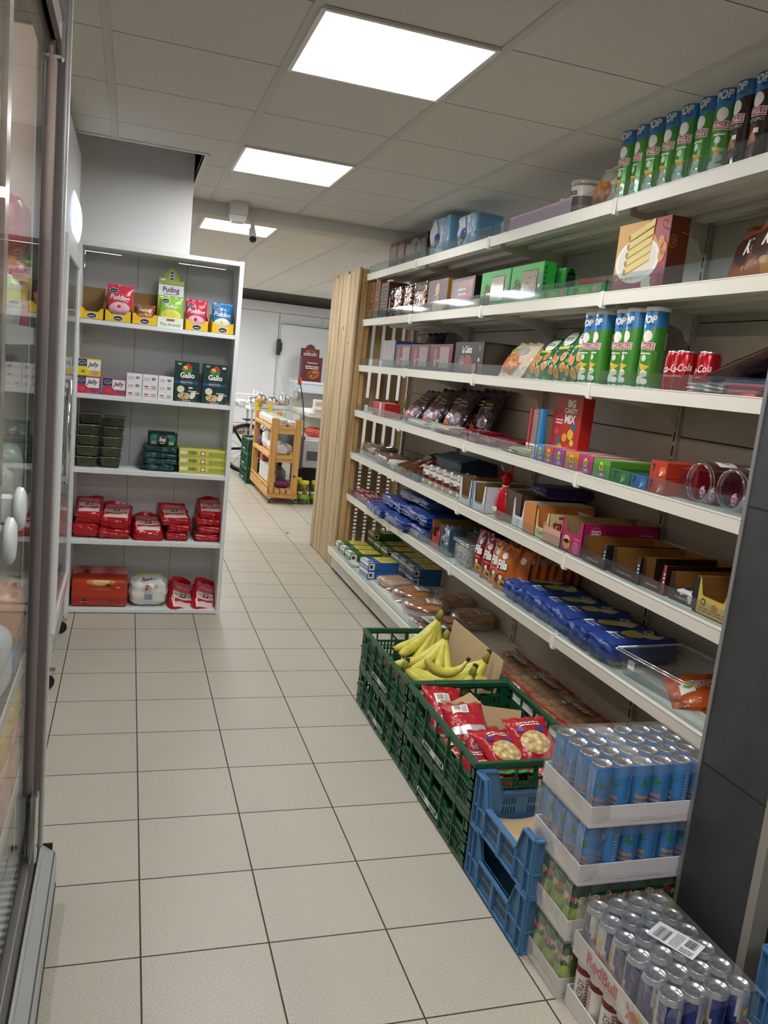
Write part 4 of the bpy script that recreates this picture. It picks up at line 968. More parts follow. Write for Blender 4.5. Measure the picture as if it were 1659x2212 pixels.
# ================================================================== drink cans in cardboard trays
ALU = M('#d6d8da', .22, .95); ALU2 = M('#bfc2c5', .28, .95)
def can_top(mb, r, h):
    mb.lathe([(r * .86, h - .006), (r * .9, h), (r * .84, h + .0006), (r * .80, h - .004), (r * .30, h - .0035), (0, h - .0035)], ALU, 24)
def can(kind, r=.0262, h=.1415):
    """one slim can: body with printed marks, lid, ring pull"""
    t = bpy.data.objects.new('drink_can', None); COL.objects.link(t)
    if kind == 'cola': t.name = 'cola_can'
    mb = MB(); S = SCYL(r)
    nk = h - .012
    if kind == 'coco':
        b = M('#3f7fc0', .28, .25); mb.lathe([(r * .84, 0), (r * .95, .004), (r, .012), (r, nk), (r * .88, h - .003)], b, 26, cap0=True)
        for a in (-.5, 2.6):
            u0 = a * r; g = M('#2f7a42', .4)
            for q in (-.8, -.35, .1, .5, .9): mb.add([S(u0, .112, .0006), S(u0 + .020 * q - .003, .112 - .030 * (1 - .4 * abs(q)), .0006), S(u0 + .022 * q + .004, .112 - .024 * (1 - .5 * abs(q)), .0006)], [(0, 1, 2)], g)
            mb.text(S, 'Honest', u0, .064, .0105, M('#c98a4a', .4), bold=.03, sx=.75); mb.rect(S, u0 - .017, .047, u0 + .017, .051, M('#c98a4a', .4), n=6)
            mb.ell(S, u0 + .008, .026, .012, .011, M('#7a4a2a', .5), .0005, 14, 3); mb.ell(S, u0 + .010, .026, .008, .007, M('#e9e4da', .4), .0011, 12, 2)
        mb.lines(S, 1.1 * r, .03, 2.1 * r, .12, M('#a8c4e4', .4), 12, .0005)
    elif kind == 'pom':
        b = M('#7d9e3c', .35, .1); g = M('#1d4a32', .35)
        mb.lathe([(r * .84, 0), (r * .95, .004), (r, .012), (r, .075, g), (r, nk, g), (r * .88, h - .003)], b, 26, cap0=True)
        for a in (0.0, 1.57, 3.14, 4.71):
            u0 = a * r; mb.text(S, 'P', u0 - .018, .096, .019, M('#d9cfa8', .4), bold=.03); mb.ell(S, u0 - .004, .096, .008, .008, M('#b8353a', .35), .0006, 14, 2); mb.text(S, 'MS', u0 + .015, .096, .016, M('#c9c09a', .4), sx=.8, bold=.02)
        for k in range(10): mb.ell(S, (k * .63) * r, .035 + .02 * (k % 3), .016, .022, M(['#8fb24a', '#a6c25c', '#6d8f30'][k % 3], .3), .0004, 14, 3)
    elif kind == 'energy':
        sv = M('#c4c7cc', .25, .7); bl = M('#2a3578', .28, .5)
        prof = [(r * .84, 0), (r * .95, .004), (r, .012)]; mb.lathe(prof, sv, 28, cap0=True)
        n = 28
        for k in range(n):                                   # slanting silver and blue fields
            a0, a1 = 2 * pi * k / n, 2 * pi * (k + 1) / n
            for z0, z1 in ((.012, .055), (.055, .075), (.075, nk)):
                ph = ((a0 + a1) / 2 + 4.0 * ((z0 + z1) / 2 - .065)) % (2 * pi); q = int(ph / (pi / 2)) % 2
                mb.add([S(a0 * r, z0, 0), S(a1 * r, z0, 0), S(a1 * r, z1, 0), S(a0 * r, z1, 0)], [(0, 1, 2, 3)], sv if q == 0 else bl, True)
        mb.lathe([(r, nk), (r * .88, h - .003)], sv, 28)
        for a in (.75, 3.9):
            u0 = a * r; mb.text(S, 'Red Bull', u0, .058, .013, M('#c02030', .35), .0006, sx=.62, bold=.03); mb.ell(S, u0, .085, .009, .009, M('#e2b92e', .35), .0005, 14, 2); mb.lines(S, u0 - .012, .025, u0 + .012, .045, RT, 3)
    elif kind == 'white':
        wt = M('#e2e0da', .3, .1); rd = M('#6d1f33', .3, .3)
        mb.lathe([(r * .84, 0), (r * .95, .004), (r, .012), (r, h - .028, rd), (r, nk), (r * .88, h - .003)], wt, 26, cap0=True)
        for a in (-1.2, .9, 3.0): mb.text(S, 'ENERGY', a * r, .062, .016, INK, .0006, rot=pi / 2, sx=.7); mb.lines(S, a * r + .011, .03, a * r + .018, .1, RT, 9)
    elif kind == 'cola':
        rd = M('#b01620', .22, .45)
        mb.lathe([(r * .80, 0), (r * .93, .004), (r, .012), (r, nk - .004), (r * .84, h - .003)], rd, 30, cap0=True)
        for a in (0.0, 3.14): mb.text(S, 'Coca-Cola', a * r, .066, .021, FW, .0006, shear=.25, rot=.14, sx=.72, bold=.01); mb.lines(S, a * r - .02, .042, a * r + .02, .047, M('#e3b9b4', .4), 1)
        mb.bars(S, 1.25 * r, .02, 1.7 * r, .05, FW, 7)
    obj('can_body', mb, t)
    mb = MB(); can_top(mb, r, h); lid = obj('can_lid', mb, t)
    mb = MB(); tb = Matrix.Translation((0, .001, h - .0026)) @ Matrix.Rotation(.6, 4, 'Z')
    n = 14; V = []
    for q, zz in ((1.0, 0), (.52, 0)):
        for k in range(n): V.append((r * .30 * q * cos(2 * pi * k / n), r * .52 * q * sin(2 * pi * k / n) + .002, .0012))
    mb.add(V, [(k, (k + 1) % n, n + (k + 1) % n, n + k) for k in range(n)], ALU2, True); mb.xf(tb); mb.ell(lambda u, v, o: Vector((u, v, h - .0031)), 0, -r * .42, r * .28, r * .24, ALU2, 0, 14)
    obj('ring_pull', mb, lid)
    return t
CTN = M('#dedada', .7); CTN2 = M('#c9c5c2', .75)
FILM = film('shrink_film', base=.08, bump=.7, scale=16, milk=.05)
def tray(label, loc, w, d, hgt=.05, rz=0.0, marks=None, film_h=None, lowfront=False):
    t = thing('cardboard_tray', label, 'tray', loc, rz, 'cardboard trays of drink cans')
    mb = MB(); mb.box(0, w, 0, d, 0, .003, CTN2); T = .003
    mb.box(0, w, 0, T, .003, hgt, CTN); mb.box(0, w, d - T, d, .003, hgt, CTN); mb.box(0, T, T, d - T, .003, hgt, CTN); mb.box(w - T, w, T, d - T, .003, hgt, CTN)
    if marks: marks(mb, lambda u, v, o: Vector((-o, d / 2 - u, v)), lambda u, v, o: Vector((u, -o, v)))
    obj('tray_walls', mb, t)
    if film_h:
        mb = MB(); e = .0015; H = film_h
        wob = lambda a, b: .003 * sin(31 * a + 7 * b) + .002 * sin(57 * b + 3)
        mb.grid(lambda u, v: Vector((-e + (w + 2 * e) * u, -e + (d + 2 * e) * v, H + .0005 + .0004 * sin(40 * u))), 6, 6, FILM)
        mb.grid(lambda u, v: Vector((-e - .002 + wob(u, v) * .6, -e + (d + 2 * e) * u, .012 + (H - .012) * v)), 10, 8, FILM)
        mb.grid(lambda u, v: Vector((w + e + wob(u, v) * .5, -e + (d + 2 * e) * u, .02 + (H - .02) * v)), 8, 6, FILM)
        # front: bunched film with the big opening shrink wrap leaves at a pack's end
        def fr(u, v):
            a = 2 * pi * u; x = w / 2 + (w / 2) * max(-1, min(1, 1.35 * cos(a))) * (.72 + .28 * v); z = H / 2 + (H / 2) * max(-1, min(1, 1.35 * sin(a))) * (.70 + .30 * v)
            return Vector((x, -e - .002 - .002 * sin(9 * a), max(.012, min(H, z))))
        mb.grid(fr, 40, 3, FILM)
        obj('shrink_film', mb, t)
    return t
TX, TY = 1.025, 1.465
TW, TD = 6 * .0531 + .008, 4 * .0531 + .008
lay = [('bottom', 'pom', 0.0, 0, 0), ('second', 'pom', .147, .004, .006), ('third', 'coco', .294, .008, -.002), ('top', 'coco', .441, .012, -.006)]
cans = {k: None for k in ('pom', 'coco')}
for li, (nm, kd, z, ox, oy) in enumerate(lay):
    tr_ = tray('white cardboard tray, %s of the stack of four can trays beside the dark pier' % nm, (TX + ox, TY + oy, z), TW, TD, .052, 0, None, .1465)
    first = cans[kd]
    for iy in range(4):
        for ix in range(6):
            if nm != 'top' and not (iy == 0 or ix == 0 or (nm == 'third' and ix < 2)): continue
            loc = (TX + ox + .004 + .0531 * (ix + .5), TY + oy + .004 + .0531 * (iy + .5), z + .0035)
            what = 'light blue coconut can' if kd == 'coco' else 'green apple can'
            lab = '%s, %s row, %s from the left, %s tray of the stack' % (what, ['front', 'second', 'third', 'back'][iy], ORD[ix], nm)
            rz = -1.1 + .7 * ((ix * 3 + iy * 5 + li) % 5) * .5
            if cans[kd] is None:
                c = can(kd); c.location = loc; c.rotation_euler = (0, 0, rz); tag(c, lab, 'drink can', what + 's'); cans[kd] = c
            else: dup(cans[kd], loc, rz, lab)
# energy drink trays in front
RX, RY = 1.04, 1.452
RW, RD = 4 * .0531 + .006, 6 * .0531 + .006
def rb_marks(mb, L, F):
    rd = M('#b8303c', .5)
    mb.text(L, 'RedBull', -.045, .034, .028, rd, .0006, sx=.98, bold=.03); mb.text(L, 'ENERGY DRINK', -.04, .0115, .011, M('#b9a08c', .5), .0006, sx=1.15)
    mb.ell(L, .085, .026, .026, .022, M('#e0b43a', .5), .0005, 20)
    mb.poly(L, [(.048, .012), (.058, .034), (.072, .042), (.088, .040), (.104, .030), (.112, .014), (.100, .010), (.098, .020), (.084, .024), (.074, .010), (.064, .009), (.066, .020)], M('#b5502a', .5), .0009)
    mb.poly(L, [(.050, .034), (.046, .046), (.051, .047), (.060, .036)], M('#b5502a', .5), .0009); mb.rect(L, .112, .002, .162, .052, M('#6d7076', .5), .0004)
wcan = None; ecan = None
tray('pale cardboard tray standing on the floor under the silver blue cans', (RX, RY - RD, 0), RW, RD, .05, 0, None, None)
for iy in range(6):
    for ix in range(4):
        if ix and iy: continue
        loc = (RX + .003 + .0531 * (ix + .5), RY - RD + .003 + .0531 * (iy + .5), .0035); lab = 'white can with dark red rim, %s row from the front, %s from the left' % (ORD[iy], ORD[ix])
        if wcan is None: wcan = can('white', h=.130); wcan.location = loc; wcan.rotation_euler = (0, 0, .3); tag(wcan, lab, 'drink can', 'white cans in the lower tray')
        else: dup(wcan, loc, -.9 + .5 * ((ix + iy * 2) % 4), lab)
t = tray('pale cardboard tray of silver blue cans with red lettering on its side', (RX, RY - RD, .135), RW, RD, .056, 0, rb_marks, .137)
for iy in range(6):
    for ix in range(4):
        loc = (RX + .003 + .0531 * (ix + .5), RY - RD + .003 + .0531 * (iy + .5), .1385); lab = 'silver and blue can, %s row from the front, %s from the left' % (ORD[iy], ORD[ix])
        if ecan is None: ecan = can('energy', h=.131); ecan.location = loc; ecan.rotation_euler = (0, 0, .2); tag(ecan, lab, 'drink can', 'silver and blue cans')
        else: dup(ecan, loc, -.9 + .45 * ((ix * 2 + iy) % 5), lab)
mb = MB(); S = lambda u, v, o: Vector((u, v, o)); mb.box(-.052, .052, -.032, .032, 0, .0006, M('#eceeee', .5)); mb.bars(S, -.042, -.026, -.012, .018, INK, 14, .0012, 4); mb.bars(S, .02, -.004, .044, .026, INK, 10, .0012, 5); mb.lines(S, -.006, -.026, .014, .026, GY, 9, .0012); mb.lines(S, .018, -.028, .046, -.01, INK, 3, .0012)
tag(obj('barcode_label', mb, None, (RX + .135, RY - .165, .2735), (0, 0, rx(-62))), 'white barcode sheet lying on top of the silver blue cans', 'label')
# ================================================================== groceries: shared builders
HP = -pi / 2
ZL = {1: 2.0395, 2: 1.7415, 3: 1.4395, 4: 1.1345, 5: .8415, 6: .5485, 7: ZB}
YEL = M('#e3b812', .45); YEL2 = M('#e5cf3a', .45); INNER = M('#8a6b3e', .8); INN2 = M('#a58a60', .8); CLR = clear('clear_pack', tint='#eef2f2', base=.10, edge=.6, milk=.06); GLOSSW = clear('clear_wrap', tint='#f2f2ee', base=.16, edge=.6, rough=.12, milk=.04)
def rbox(name, lab, y0, y1, lv, h, d, col, deco=None, xf=1.515, dz=0.0, cat='box', group=None, b=.0015, rough=.4):
    w = abs(y1 - y0) - .002
    return cart_box(name, lab, cat, (xf + d / 2, (y0 + y1) / 2, ZL[lv] + dz), (w, d, h), col, deco, HP, b, rough, group)
def open_box(name, lab, cat, loc, rz, dim, outer, inner, lip=None, back=None, cut=True, deco=None, group=None, side_h=None):
    """display carton with its front cut down to a lip"""
    w, d, h = dim; lip = h * .38 if lip is None else lip; T = .0022; back = back or h; sh = side_h or h
    t = thing(name, lab, cat, loc, rz, group)
    O = outer if not isinstance(outer, str) else M(outer, .5); I = inner
    def wall(pts, axis, a, sgn):
        mb.prism(pts, axis, a, a + sgn * T * .5, O); mb.prism(pts, axis, a + sgn * T * .5, a + sgn * T, I)
    mb = MB(); mb.box(-w / 2, w / 2, -d / 2, d / 2, 0, T, I)
    e = min(.018, w * .12); f = min(.012, w * .08)
    if cut: pts = [(-w / 2, 0), (w / 2, 0), (w / 2, sh), (w / 2 - e, sh), (w / 2 - e - f, lip + .006), (w / 2 - e - f - .006, lip), (-w / 2 + e + f + .006, lip), (-w / 2 + e + f, lip + .006), (-w / 2 + e, sh), (-w / 2, sh)]
    else: pts = [(-w / 2, 0), (w / 2, 0), (w / 2, lip), (-w / 2, lip)]
    wall(pts, 'Y', -d / 2, 1)
    sp = [(-d / 2, 0), (d / 2, 0), (d / 2, back), (-d / 2, sh)]
    wall(sp, 'X', -w / 2, 1); wall(sp, 'X', w / 2, -1)
    wall([(-w / 2, 0), (w / 2, 0), (w / 2, back), (-w / 2, back)], 'Y', d / 2, -1)
    if deco: deco(mb, SF(w, d, h), SR(w, d, h))
    obj('carton_walls', mb, t)
    return t
def bag(name, lab, cat, loc, rot, dim, mat, deco=None, seed=0, group=None, matfn=None, back=None, **kw):
    mb = MB(); S = bag_mesh(mb, dim[0], dim[1], dim[2], mat, seed, matfn, back, **kw)
    if deco: deco(mb, S)
    return tag(obj(name, mb, None, loc, rot), lab, cat, group)
def badge(mb, S, u, v, r, o=.0012):
    mb.ell(S, u, v, r * 1.12, r * .68, WHT, o, 18, 3); mb.ell(S, u, v, r, r * .56, M('#1c2446', .4), o + .0006, 18, 3); mb.lines(S, u - r * .62, v - r * .16, u + r * .62, v + r * .16, WHT, 1, o + .0012)

# ================================================================== white shelf unit, top tier: pudding bags in yellow cartons
YW = 4.43
def ycart(x0, x1, lab): 
    w = x1 - x0
    return open_box('display_carton', lab, 'carton', ((x0 + x1) / 2, YW + .085, 1.518), 0, (w, .17, .08), YEL, INNER, .038, .165 if x0 < .2 else .1, True, lambda mb, F, R: badge(mb, F, 0, .018, .022, .0008), 'yellow display cartons on the top tier', .055)
ycart(-.249, -.136, 'empty yellow display carton at the left of the top tier')
ycart(-.131, -.004, 'yellow display carton holding the left red pudding bag')
ycart(.000, .124, 'yellow display carton holding the brown pudding bag')
ycart(.262, .380, 'yellow display carton holding the right red pudding bag')
ycart(.396, .512, 'yellow display carton holding the blue pudding bag')
def pudding(lab, x, w, h, top, low, word, spot, seed, y=YW + .045, lean=.10, z=1.523):
    TOPM, LOWM = crinkle(top, .25, 30, .3), M(low, .35)
    def deco(mb, S):
        mb.ell(S, 0, h * .27, w * .42, h * .2, LOWM, .0008, 24, 6); mb.ell(S, -.002, h * .30, w * .36, h * .13, M(spot[1], .4), .0016, 22, 5); mb.ell(S, -.004, h * .33, w * .08, h * .055, M(spot[0], .35), .0024, 12, 2)
        mb.text(S, word, 0, h * .60, h * .15, WHT, .002, shear=.15, sx=.85, rot=-.06, bold=.02); badge(mb, S, -w * .25, h * .80, w * .16, .0014)
    return bag('pudding_bag', lab, 'food bag', (x, y, z), (-lean, 0, 0), (w, h, .045), TOPM, deco, seed, 'pudding bags on the top tier', sx=.04, amp=.04)
pudding('left red pudding bag, highest in its yellow carton', -.062, .128, .165, '#c93447', '#e4a8bd', 'Pudding', ('#c22438', '#efc3d2'), 1, z=1.54)
pudding('right red pudding bag, beside the green display box', .318, .112, .155, '#c33247', '#e0a0ba', 'Pudding', ('#c22438', '#ecbccd'), 2)
pudding('blue pudding bag at the right end of the top tier', .452, .110, .155, '#2b78b4', '#e6dfc6', 'Pudding', ('#e2c26a', '#f0ead6'), 3)
bag('pudding_bag', 'low brown chocolate pudding bag in its yellow carton', 'food bag', (.060, YW + .04, 1.535), (-.35, 0, 0), (.11, .09, .05), crinkle('#8f5430', .3, 30, .3), lambda mb, S: (mb.text(S, 'Pudding', 0, .052, .016, M('#e6cfa8', .4), .002, bold=.03, sx=.85), mb.ell(S, .0, .022, .04, .012, M('#c98a52', .4), .0012, 16, 4), badge(mb, S, -.03, .075, .016)), 4, 'pudding bags on the top tier')
# green display box with header
t = thing('display_carton', 'tall green and white display box with rounded header on the top tier', 'carton', (.188, YW + .06, 1.518))
LG = M('#a9c653', .45); PW = M('#e6ebe0', .45); PUR = M('#5c3a78', .45); MAR = M('#8a2a48', .45)
mb = MB(); mb.box(-.064, .064, -.06, .06, 0, .052, PW); F = SF(.128, .12, .05); mb.text(F, 'Muz Aromali', 0, .017, .017, M('#4d7a4a', .5), sx=.8); mb.rect(F, -.02, .033, .02, .045, M('#a85a52', .5)); obj('base', mb, t)
mb = MB(); mb.prism([(-.064, .05), (.064, .05), (.064, .245), (.04, .245), (.036, .275), (.022, .297), (0, .305), (-.022, .297), (-.036, .275), (-.042, .255), (-.064, .255)], 'Y', .052, .06, LG); F = lambda u, v, o: Vector((u, .052 - o, v))
mb.rect(F, -.064, .165, .064, .222, PW, .0006); mb.rect(F, -.064, .222, .064, .225, MAR, .0009); mb.rect(F, -.064, .162, .064, .165, MAR, .0009); mb.text(F, 'Puding', .0, .198, .026, PUR, .0012, bold=.03, sx=.85); mb.lines(F, -.035, .172, .03, .180, PUR, 1)
mb.ell(F, 0, .268, .017, .027, WHT, .0006); mb.ell(F, 0, .268, .0145, .0245, MAR, .0009); mb.ell(F, 0, .268, .013, .023, WHT, .0012)
for k, z in enumerate((.283, .268, .253)): mb.rect(F, -.007, z - .005, .007, z + .004, M('#3d2a30', .5) if k != 1 else MAR, .0015)
mb.box(-.055, -.03, .044, .048, .238, .25, WHT); obj('header', mb, t)
pudding('green pudding bag in front of the tall green display box', .190, .122, .13, '#8fbf48', '#d8dd7a', 'Puding', ('#c8d23a', '#d9d84a'), 5, y=YW + .045, z=1.548)
# ---- second tier: jelly boxes, white small boxes, risotto boxes
def jelly(lab, x, z, col, fruit):
    def deco(mb, F, R, T):
        mb.rect(F, -.054, .048, -.01, .084, M('#1d2450', .4)); badge(mb, F, -.032, .066, .016, .0012); mb.rect(F, -.010, .03, .054, .080, M('#efe9ee', .4), .0008); mb.text(F, 'Jelly', .022, .060, .022, INK, .0014, shear=.25, bold=.02, sx=.9)
        mb.ell(F, -.028, .022, .030, .021, M(fruit[0], .3), .0012, 20); mb.ell(F, -.028, .022, .018, .012, M(fruit[1], .3), .0018, 16); mb.ell(F, -.026, .022, .007, .006, M('#4a7d3c', .4), .0024, 8); mb.ell(F, .03, .018, .02, .012, M(fruit[2], .4), .0012, 12)
    return cart_box('jelly_box', lab, 'box', (x, YW + .055, z), (.112, .10, .086), col, deco, 0, .001, .35, 'jelly boxes on the second tier')
jelly('yellow jelly box stacked on the left pink jelly box', -.195, 1.2355, '#dccb3e', ('#e3cf1e', '#d9c21c', '#c9a070'))
jelly('left pink jelly box, under the yellow one', -.197, 1.1485, '#a4507e', ('#c4284a', '#d83a58', '#9c3a44'))
jelly('right pink jelly box, next to the white boxes', -.070, 1.1485, '#a4507e', ('#c4284a', '#d83a58', '#9c3a44'))
for cx in range(3):
    for cz in range(3):
        def deco(mb, F, R, T, k=cx + cz * 3):
            if (cz == 2) or (cz == 1 and cx != 1): mb.bars(F, .006, .014, .026, .028, INK, 7, .0008, 3); mb.lines(F, -.03, .012, -.005, .026, M('#c99aa0', .5), 3)
            else: mb.rect(F, -.028, .018, -.008, .024, M('#b8323c', .5), .0008); mb.lines(F, -.028, .009, .0, .015, GY, 1); mb.lines(F, .006, .009, .03, .028, GY, 4, seed=k)
        cart_box('small_box', 'small white box, %s column and %s row of the block of nine' % (['left', 'middle', 'right'][cx], ['bottom', 'middle', 'top'][cz]), 'box', (.027 + .0785 * cx, YW + .05, 1.1485 + .0402 * cz), (.076, .11, .040), '#e6e4e4', deco, 0, .001, .4, 'block of nine small white boxes')
def risotto(lab, x, sticker):
    def deco(mb, F, R, T):
        mb.ell(F, .0, .163, .026, .016, M('#2f8a3e', .4), .0006, 18); mb.ell(F, .004, .185, .012, .014, M('#c8283c', .4), .001, 12); mb.ell(F, -.010, .176, .012, .011, M('#d8c04a', .4), .0014, 12); mb.ell(F, .014, .180, .010, .010, M('#c8283c', .4), .0018, 10); mb.ell(F, -.020, .168, .01, .006, M('#b84a3a', .4), .0018, 8)
        mb.text(F, 'Gallo', .002, .138, .026, FW, .0012, bold=.03, sx=.92); mb.lines(F, -.025, .112, .025, .116, GY, 1); mb.rect(F, -.06, .094, .06, .106, M('#1b4c8f', .4), .0008); mb.text(F, 'RISOTTO', 0, .101, .010, FW, .0014); mb.lines(F, -.025, .090, .03, .094, GY, 1)
        mb.ell(F, -.028, .064, .019, .018, M('#d8d0bc', .5), .0008); mb.ell(F, -.028, .064, .015, .014, speck('rice_grains', ['#efe8d2', '#d9cba4'], 200), .0012)
        mb.ell(F, -.008, .030, .034, .018, speck('mushroom_rice', ['#efe2bc', '#cfae74', '#8a6a3c'], 90), .0008); mb.ell(F, .034, .035, .013, .02, M('#e2dccb', .5), .001, rot=-.5)
        for a, b_ in ((.040, .056), (.052, .048)): mb.rect(F, a - .03, b_ - .001, a + .014, b_ + .003, FW, .0014)
        mb.rect(F, -.038, .004, -.012, .008, M('#b8322e', .4), .001); mb.text(F, 'Selezione', .006, .007, .008, FW, .0012); mb.rect(F, .034, .004, .048, .008, M('#2f8a3e', .4), .001)
        if sticker == 'top': mb.rect(F, .036, .186, .054, .196, WHT, .0016)
        else: mb.rect(F, .012, .070, .032, .078, WHT, .0016)
        mb.lines(F, -.048, .19, -.03, .2, FW, 2)
    return cart_box('risotto_box', lab, 'box', (x, YW + .045, 1.1485), (.122 if x < .4 else .126, .075, .207), '#0f332e', deco, 0, .001, .35, 'dark green risotto boxes')
risotto('left dark green risotto box on the second tier', .288, 'low'); risotto('right dark green risotto box with price sticker at its top', .432, 'top')
# ---- third tier: olive boxes, green pouches, yellow cartons
OLV = speck('dried_leaf_fill', ['#55542f', '#43431f', '#2c2d14'], 130, .6)
TUBC = clear('tub_plastic', tint='#eef0ea', base=.05, edge=.45, milk=.0)
def tub(lab, x, y, z, k):
    t = thing('plastic_tub', lab, 'tub', (x, y, z), .03 * ((k % 3) - 1), 'clear tubs of dried green leaves')
    def fr(x0, y0, z0, x1, y1, z1, m, mb):
        V = [(-x0, -y0, z0), (x0, -y0, z0), (x0, y0, z0), (-x0, y0, z0), (-x1, -y1, z1), (x1, -y1, z1), (x1, y1, z1), (-x1, y1, z1)]
        mb.add(V, [(0, 3, 2, 1), (4, 5, 6, 7), (0, 1, 5, 4), (1, 2, 6, 5), (2, 3, 7, 6), (3, 0, 4, 7)], m)
    mb = MB(); fr(.042, .052, .003, .048, .058, .045, OLV, mb); obj('filling', mb, t)
    mb = MB(); fr(.044, .054, .001, .051, .061, .049, TUBC, mb); obj('tub', mb, t)
    mb = MB(); mb.box(-.056, .056, -.066, .066, .0495, .0525, TUBC, .001); mb.box(-.046, .046, -.056, .056, .0525, .0545, TUBC, .001)
    for s_ in (-1, 1): mb.tube([(-.056, s_ * .066, .051), (.056, s_ * .066, .051)], .0016, clear('pack_rim', base=.5, edge=.4, milk=.1), 5)
    obj('lid', mb, t); return t
tb0 = tub('clear tub of dried leaves, left stack, bottom one', -.190, YW + .075, .771, 1)
for k in range(1, 5): dup(tb0, (-.190 + .003 * k, YW + .075 + (.02 if k == 4 else .0), .771 + .0555 * k), .02 * ((k * 2) % 3 - 1), 'clear tub of dried leaves, left stack, %s from the bottom' % ORD[k])
for k in range(5): dup(tb0, (-.071 + .003 * k, YW + .085 + (.015 if k == 4 else 0), .771 + .0525 * k + .003), .03 * ((k) % 3 - 1), 'clear tub of dried leaves, right stack, %s from the bottom' % ORD[k])
TEAL = crinkle('#16443f', .28, 22, .5); TEAL2 = M('#2d8378', .35)
for k in range(4):
    parcel('tea_pouch', ['lowest', 'second lowest', 'third', 'upper flat'][k] + ' dark green pouch in the lying pile on the third tier', 'pouch', (.172 + .012 * (k % 2), YW + .075 + .008 * k, .771 + .031 * k), .08 * ((k % 3) - 1), (.175, .12, .036), '#16443f', .45, k + 3, .09, 'dark green pouches on the third tier', None, 9, .28, TEAL)
def tdeco(mb, S):
    mb.ell(S, 0, .045, .036, .042, M('#0d211f', .4), .0012, 20, 5); mb.text(S, 'Smz', .0, .052, .02, FW, .0022, bold=.04, sx=.7, rot=-.1); mb.lines(S, -.012, .03, .012, .04, FW, 1, .0022); mb.ell(S, -.045, .058, .024, .022, TEAL2, .001, 16, 4); mb.ell(S, .047, .058, .024, .022, TEAL2, .001, 16, 4); mb.rect(S, -.06, .026, -.03, .042, M('#b8ab78', .45), .0014, 4); mb.rect(S, .03, .026, .06, .042, M('#b8ab78', .45), .0014, 4)
bag('tea_pouch', 'dark green pouch standing upright on the pile, front side showing', 'pouch', (.186, YW + .075, .880), (-.15, 0, 0), (.155, .10, .05), TEAL, tdeco, 5, 'dark green pouches on the third tier', sx=.03, amp=.06)
for k in range(3):
    def deco(mb, F, R, T):
        mb.rect(F, -.122, .004, .122, .014, M('#b9b44c', .45), .0006); mb.rect(F, -.12, .016, -.085, .034, M('#e3e4cf', .5), .0008); mb.bars(F, -.075, .016, -.03, .034, M('#3c3c30', .5), 12, .0008); mb.rect(F, -.013, .012, .010, .036, M('#a04a44', .5), .0008); mb.rect(F, -.009, .016, .006, .032, WHT, .0012); mb.lines(F, .03, .012, .115, .034, M('#8f8a30', .5), 4)
    cart_box('flat_carton', ['lowest', 'middle', 'topmost'][k] + ' lime yellow flat carton of the pile of three', 'carton', (.402 - .003 * k, YW + .09, .7705 + .0432 * k), (.25, .17, .043), '#c9c95c', deco, .01 * (k - 1), .001, .4, 'lime yellow flat cartons')
# ---- fourth tier: red sugar-like bags
REDW = crinkle('#b3121f', .22, 26, .35); PALE = M('#e3cfc8', .35); LRED = M('#c4525a', .3)
def redbag(lab, x, y, z, w=.145, d=.20, h=.062, rz=0.0, seed=0, rot=None):
    mb = MB(); F, T, R = block_mesh(mb, w, d, h, REDW, .38, seed, .05, 10, lambda ax, sg, u, v: (LRED if v > .62 else PALE if .12 < v else REDW) if (ax == 2 and sg > 0 and .06 < u < .94) else REDW)
    mb.poly(T, [(-w * .36, -d * .26), (-w * .1, -d * .19), (w * .1, -d * .23), (w * .36, -d * .18), (w * .36, -d * .10), (w * .05, -d * .16), (-w * .36, -d * .12)], M('#c0202a', .3), .0022)
    mb.text(T, '22', 0, d * .0, d * .13, INK, .0026, shear=.2, bold=.03, sx=1.2); mb.lines(T, -w * .36, -d * .02, -w * .15, d * .06, M('#9c8a86', .5), 2, .0024, seed); mb.lines(T, w * .18, -d * .02, w * .36, d * .06, INK, 2, .0024, seed + 1); mb.lines(T, -w * .3, d * .2, w * .3, d * .3, M('#e6a6a8', .4), 3, .0024, seed)
    # crimped end
    mb.grid(lambda u, v: Vector((-w * .5 + w * u, d / 2 + .028 * v - .004, h * (.45 + .12 * sin(5 * u + seed)) + .03 * v * h / .06 * (.5 + .5 * sin(3 * u)))), 8, 2, REDW)
    return tag(obj('red_bag', mb, None, (x, y, z), rot if rot else (0, 0, rz)), lab, 'bag', 'red bags on the lower tiers')
sp_ = [('far left', -.178, [0, .086], (.135, .19, .088), [0, .02]), ('second', -.040, [0, .055], (.165, .20, .06), [.05, -.06]), ('middle', .135, [0], (.158, .20, .085), [.03]), ('fourth', .285, [0, .044, .088], (.118, .18, .046), [.02, .03, .12]), ('far right', .450, [0, .043, .086, .129], (.135, .17, .045), [0, -.03, -.04, -.02])]
for nm, x, zs, dm, rzs in sp_:
    for k, z in enumerate(zs):
        top = k == len(zs) - 1; dd = list(dm)
        if nm == 'second' and k == 1: dd = [.155, .19, .095]
        if nm == 'fourth' and k == 2: dd = [.15, .18, .06]
        if nm == 'far right' and k == 3: dd = [.13, .17, .062]
        redbag('red paper bag, %s stack on the fourth tier, %s' % (nm, 'the only one' if len(zs) == 1 else ORD[k] + ' from the bottom'), x + (.012 if k % 2 else 0) + (-.015 if nm == 'fourth' and k == 2 else 0), YW + .10 + .005 * k, .3965 + z + (.012 if top and k else .0), dd[0], dd[1], dd[2] * (.8 if top and k else 1), rzs[k], k + len(nm), (radians(17) if top else 0, 0, rzs[k]))
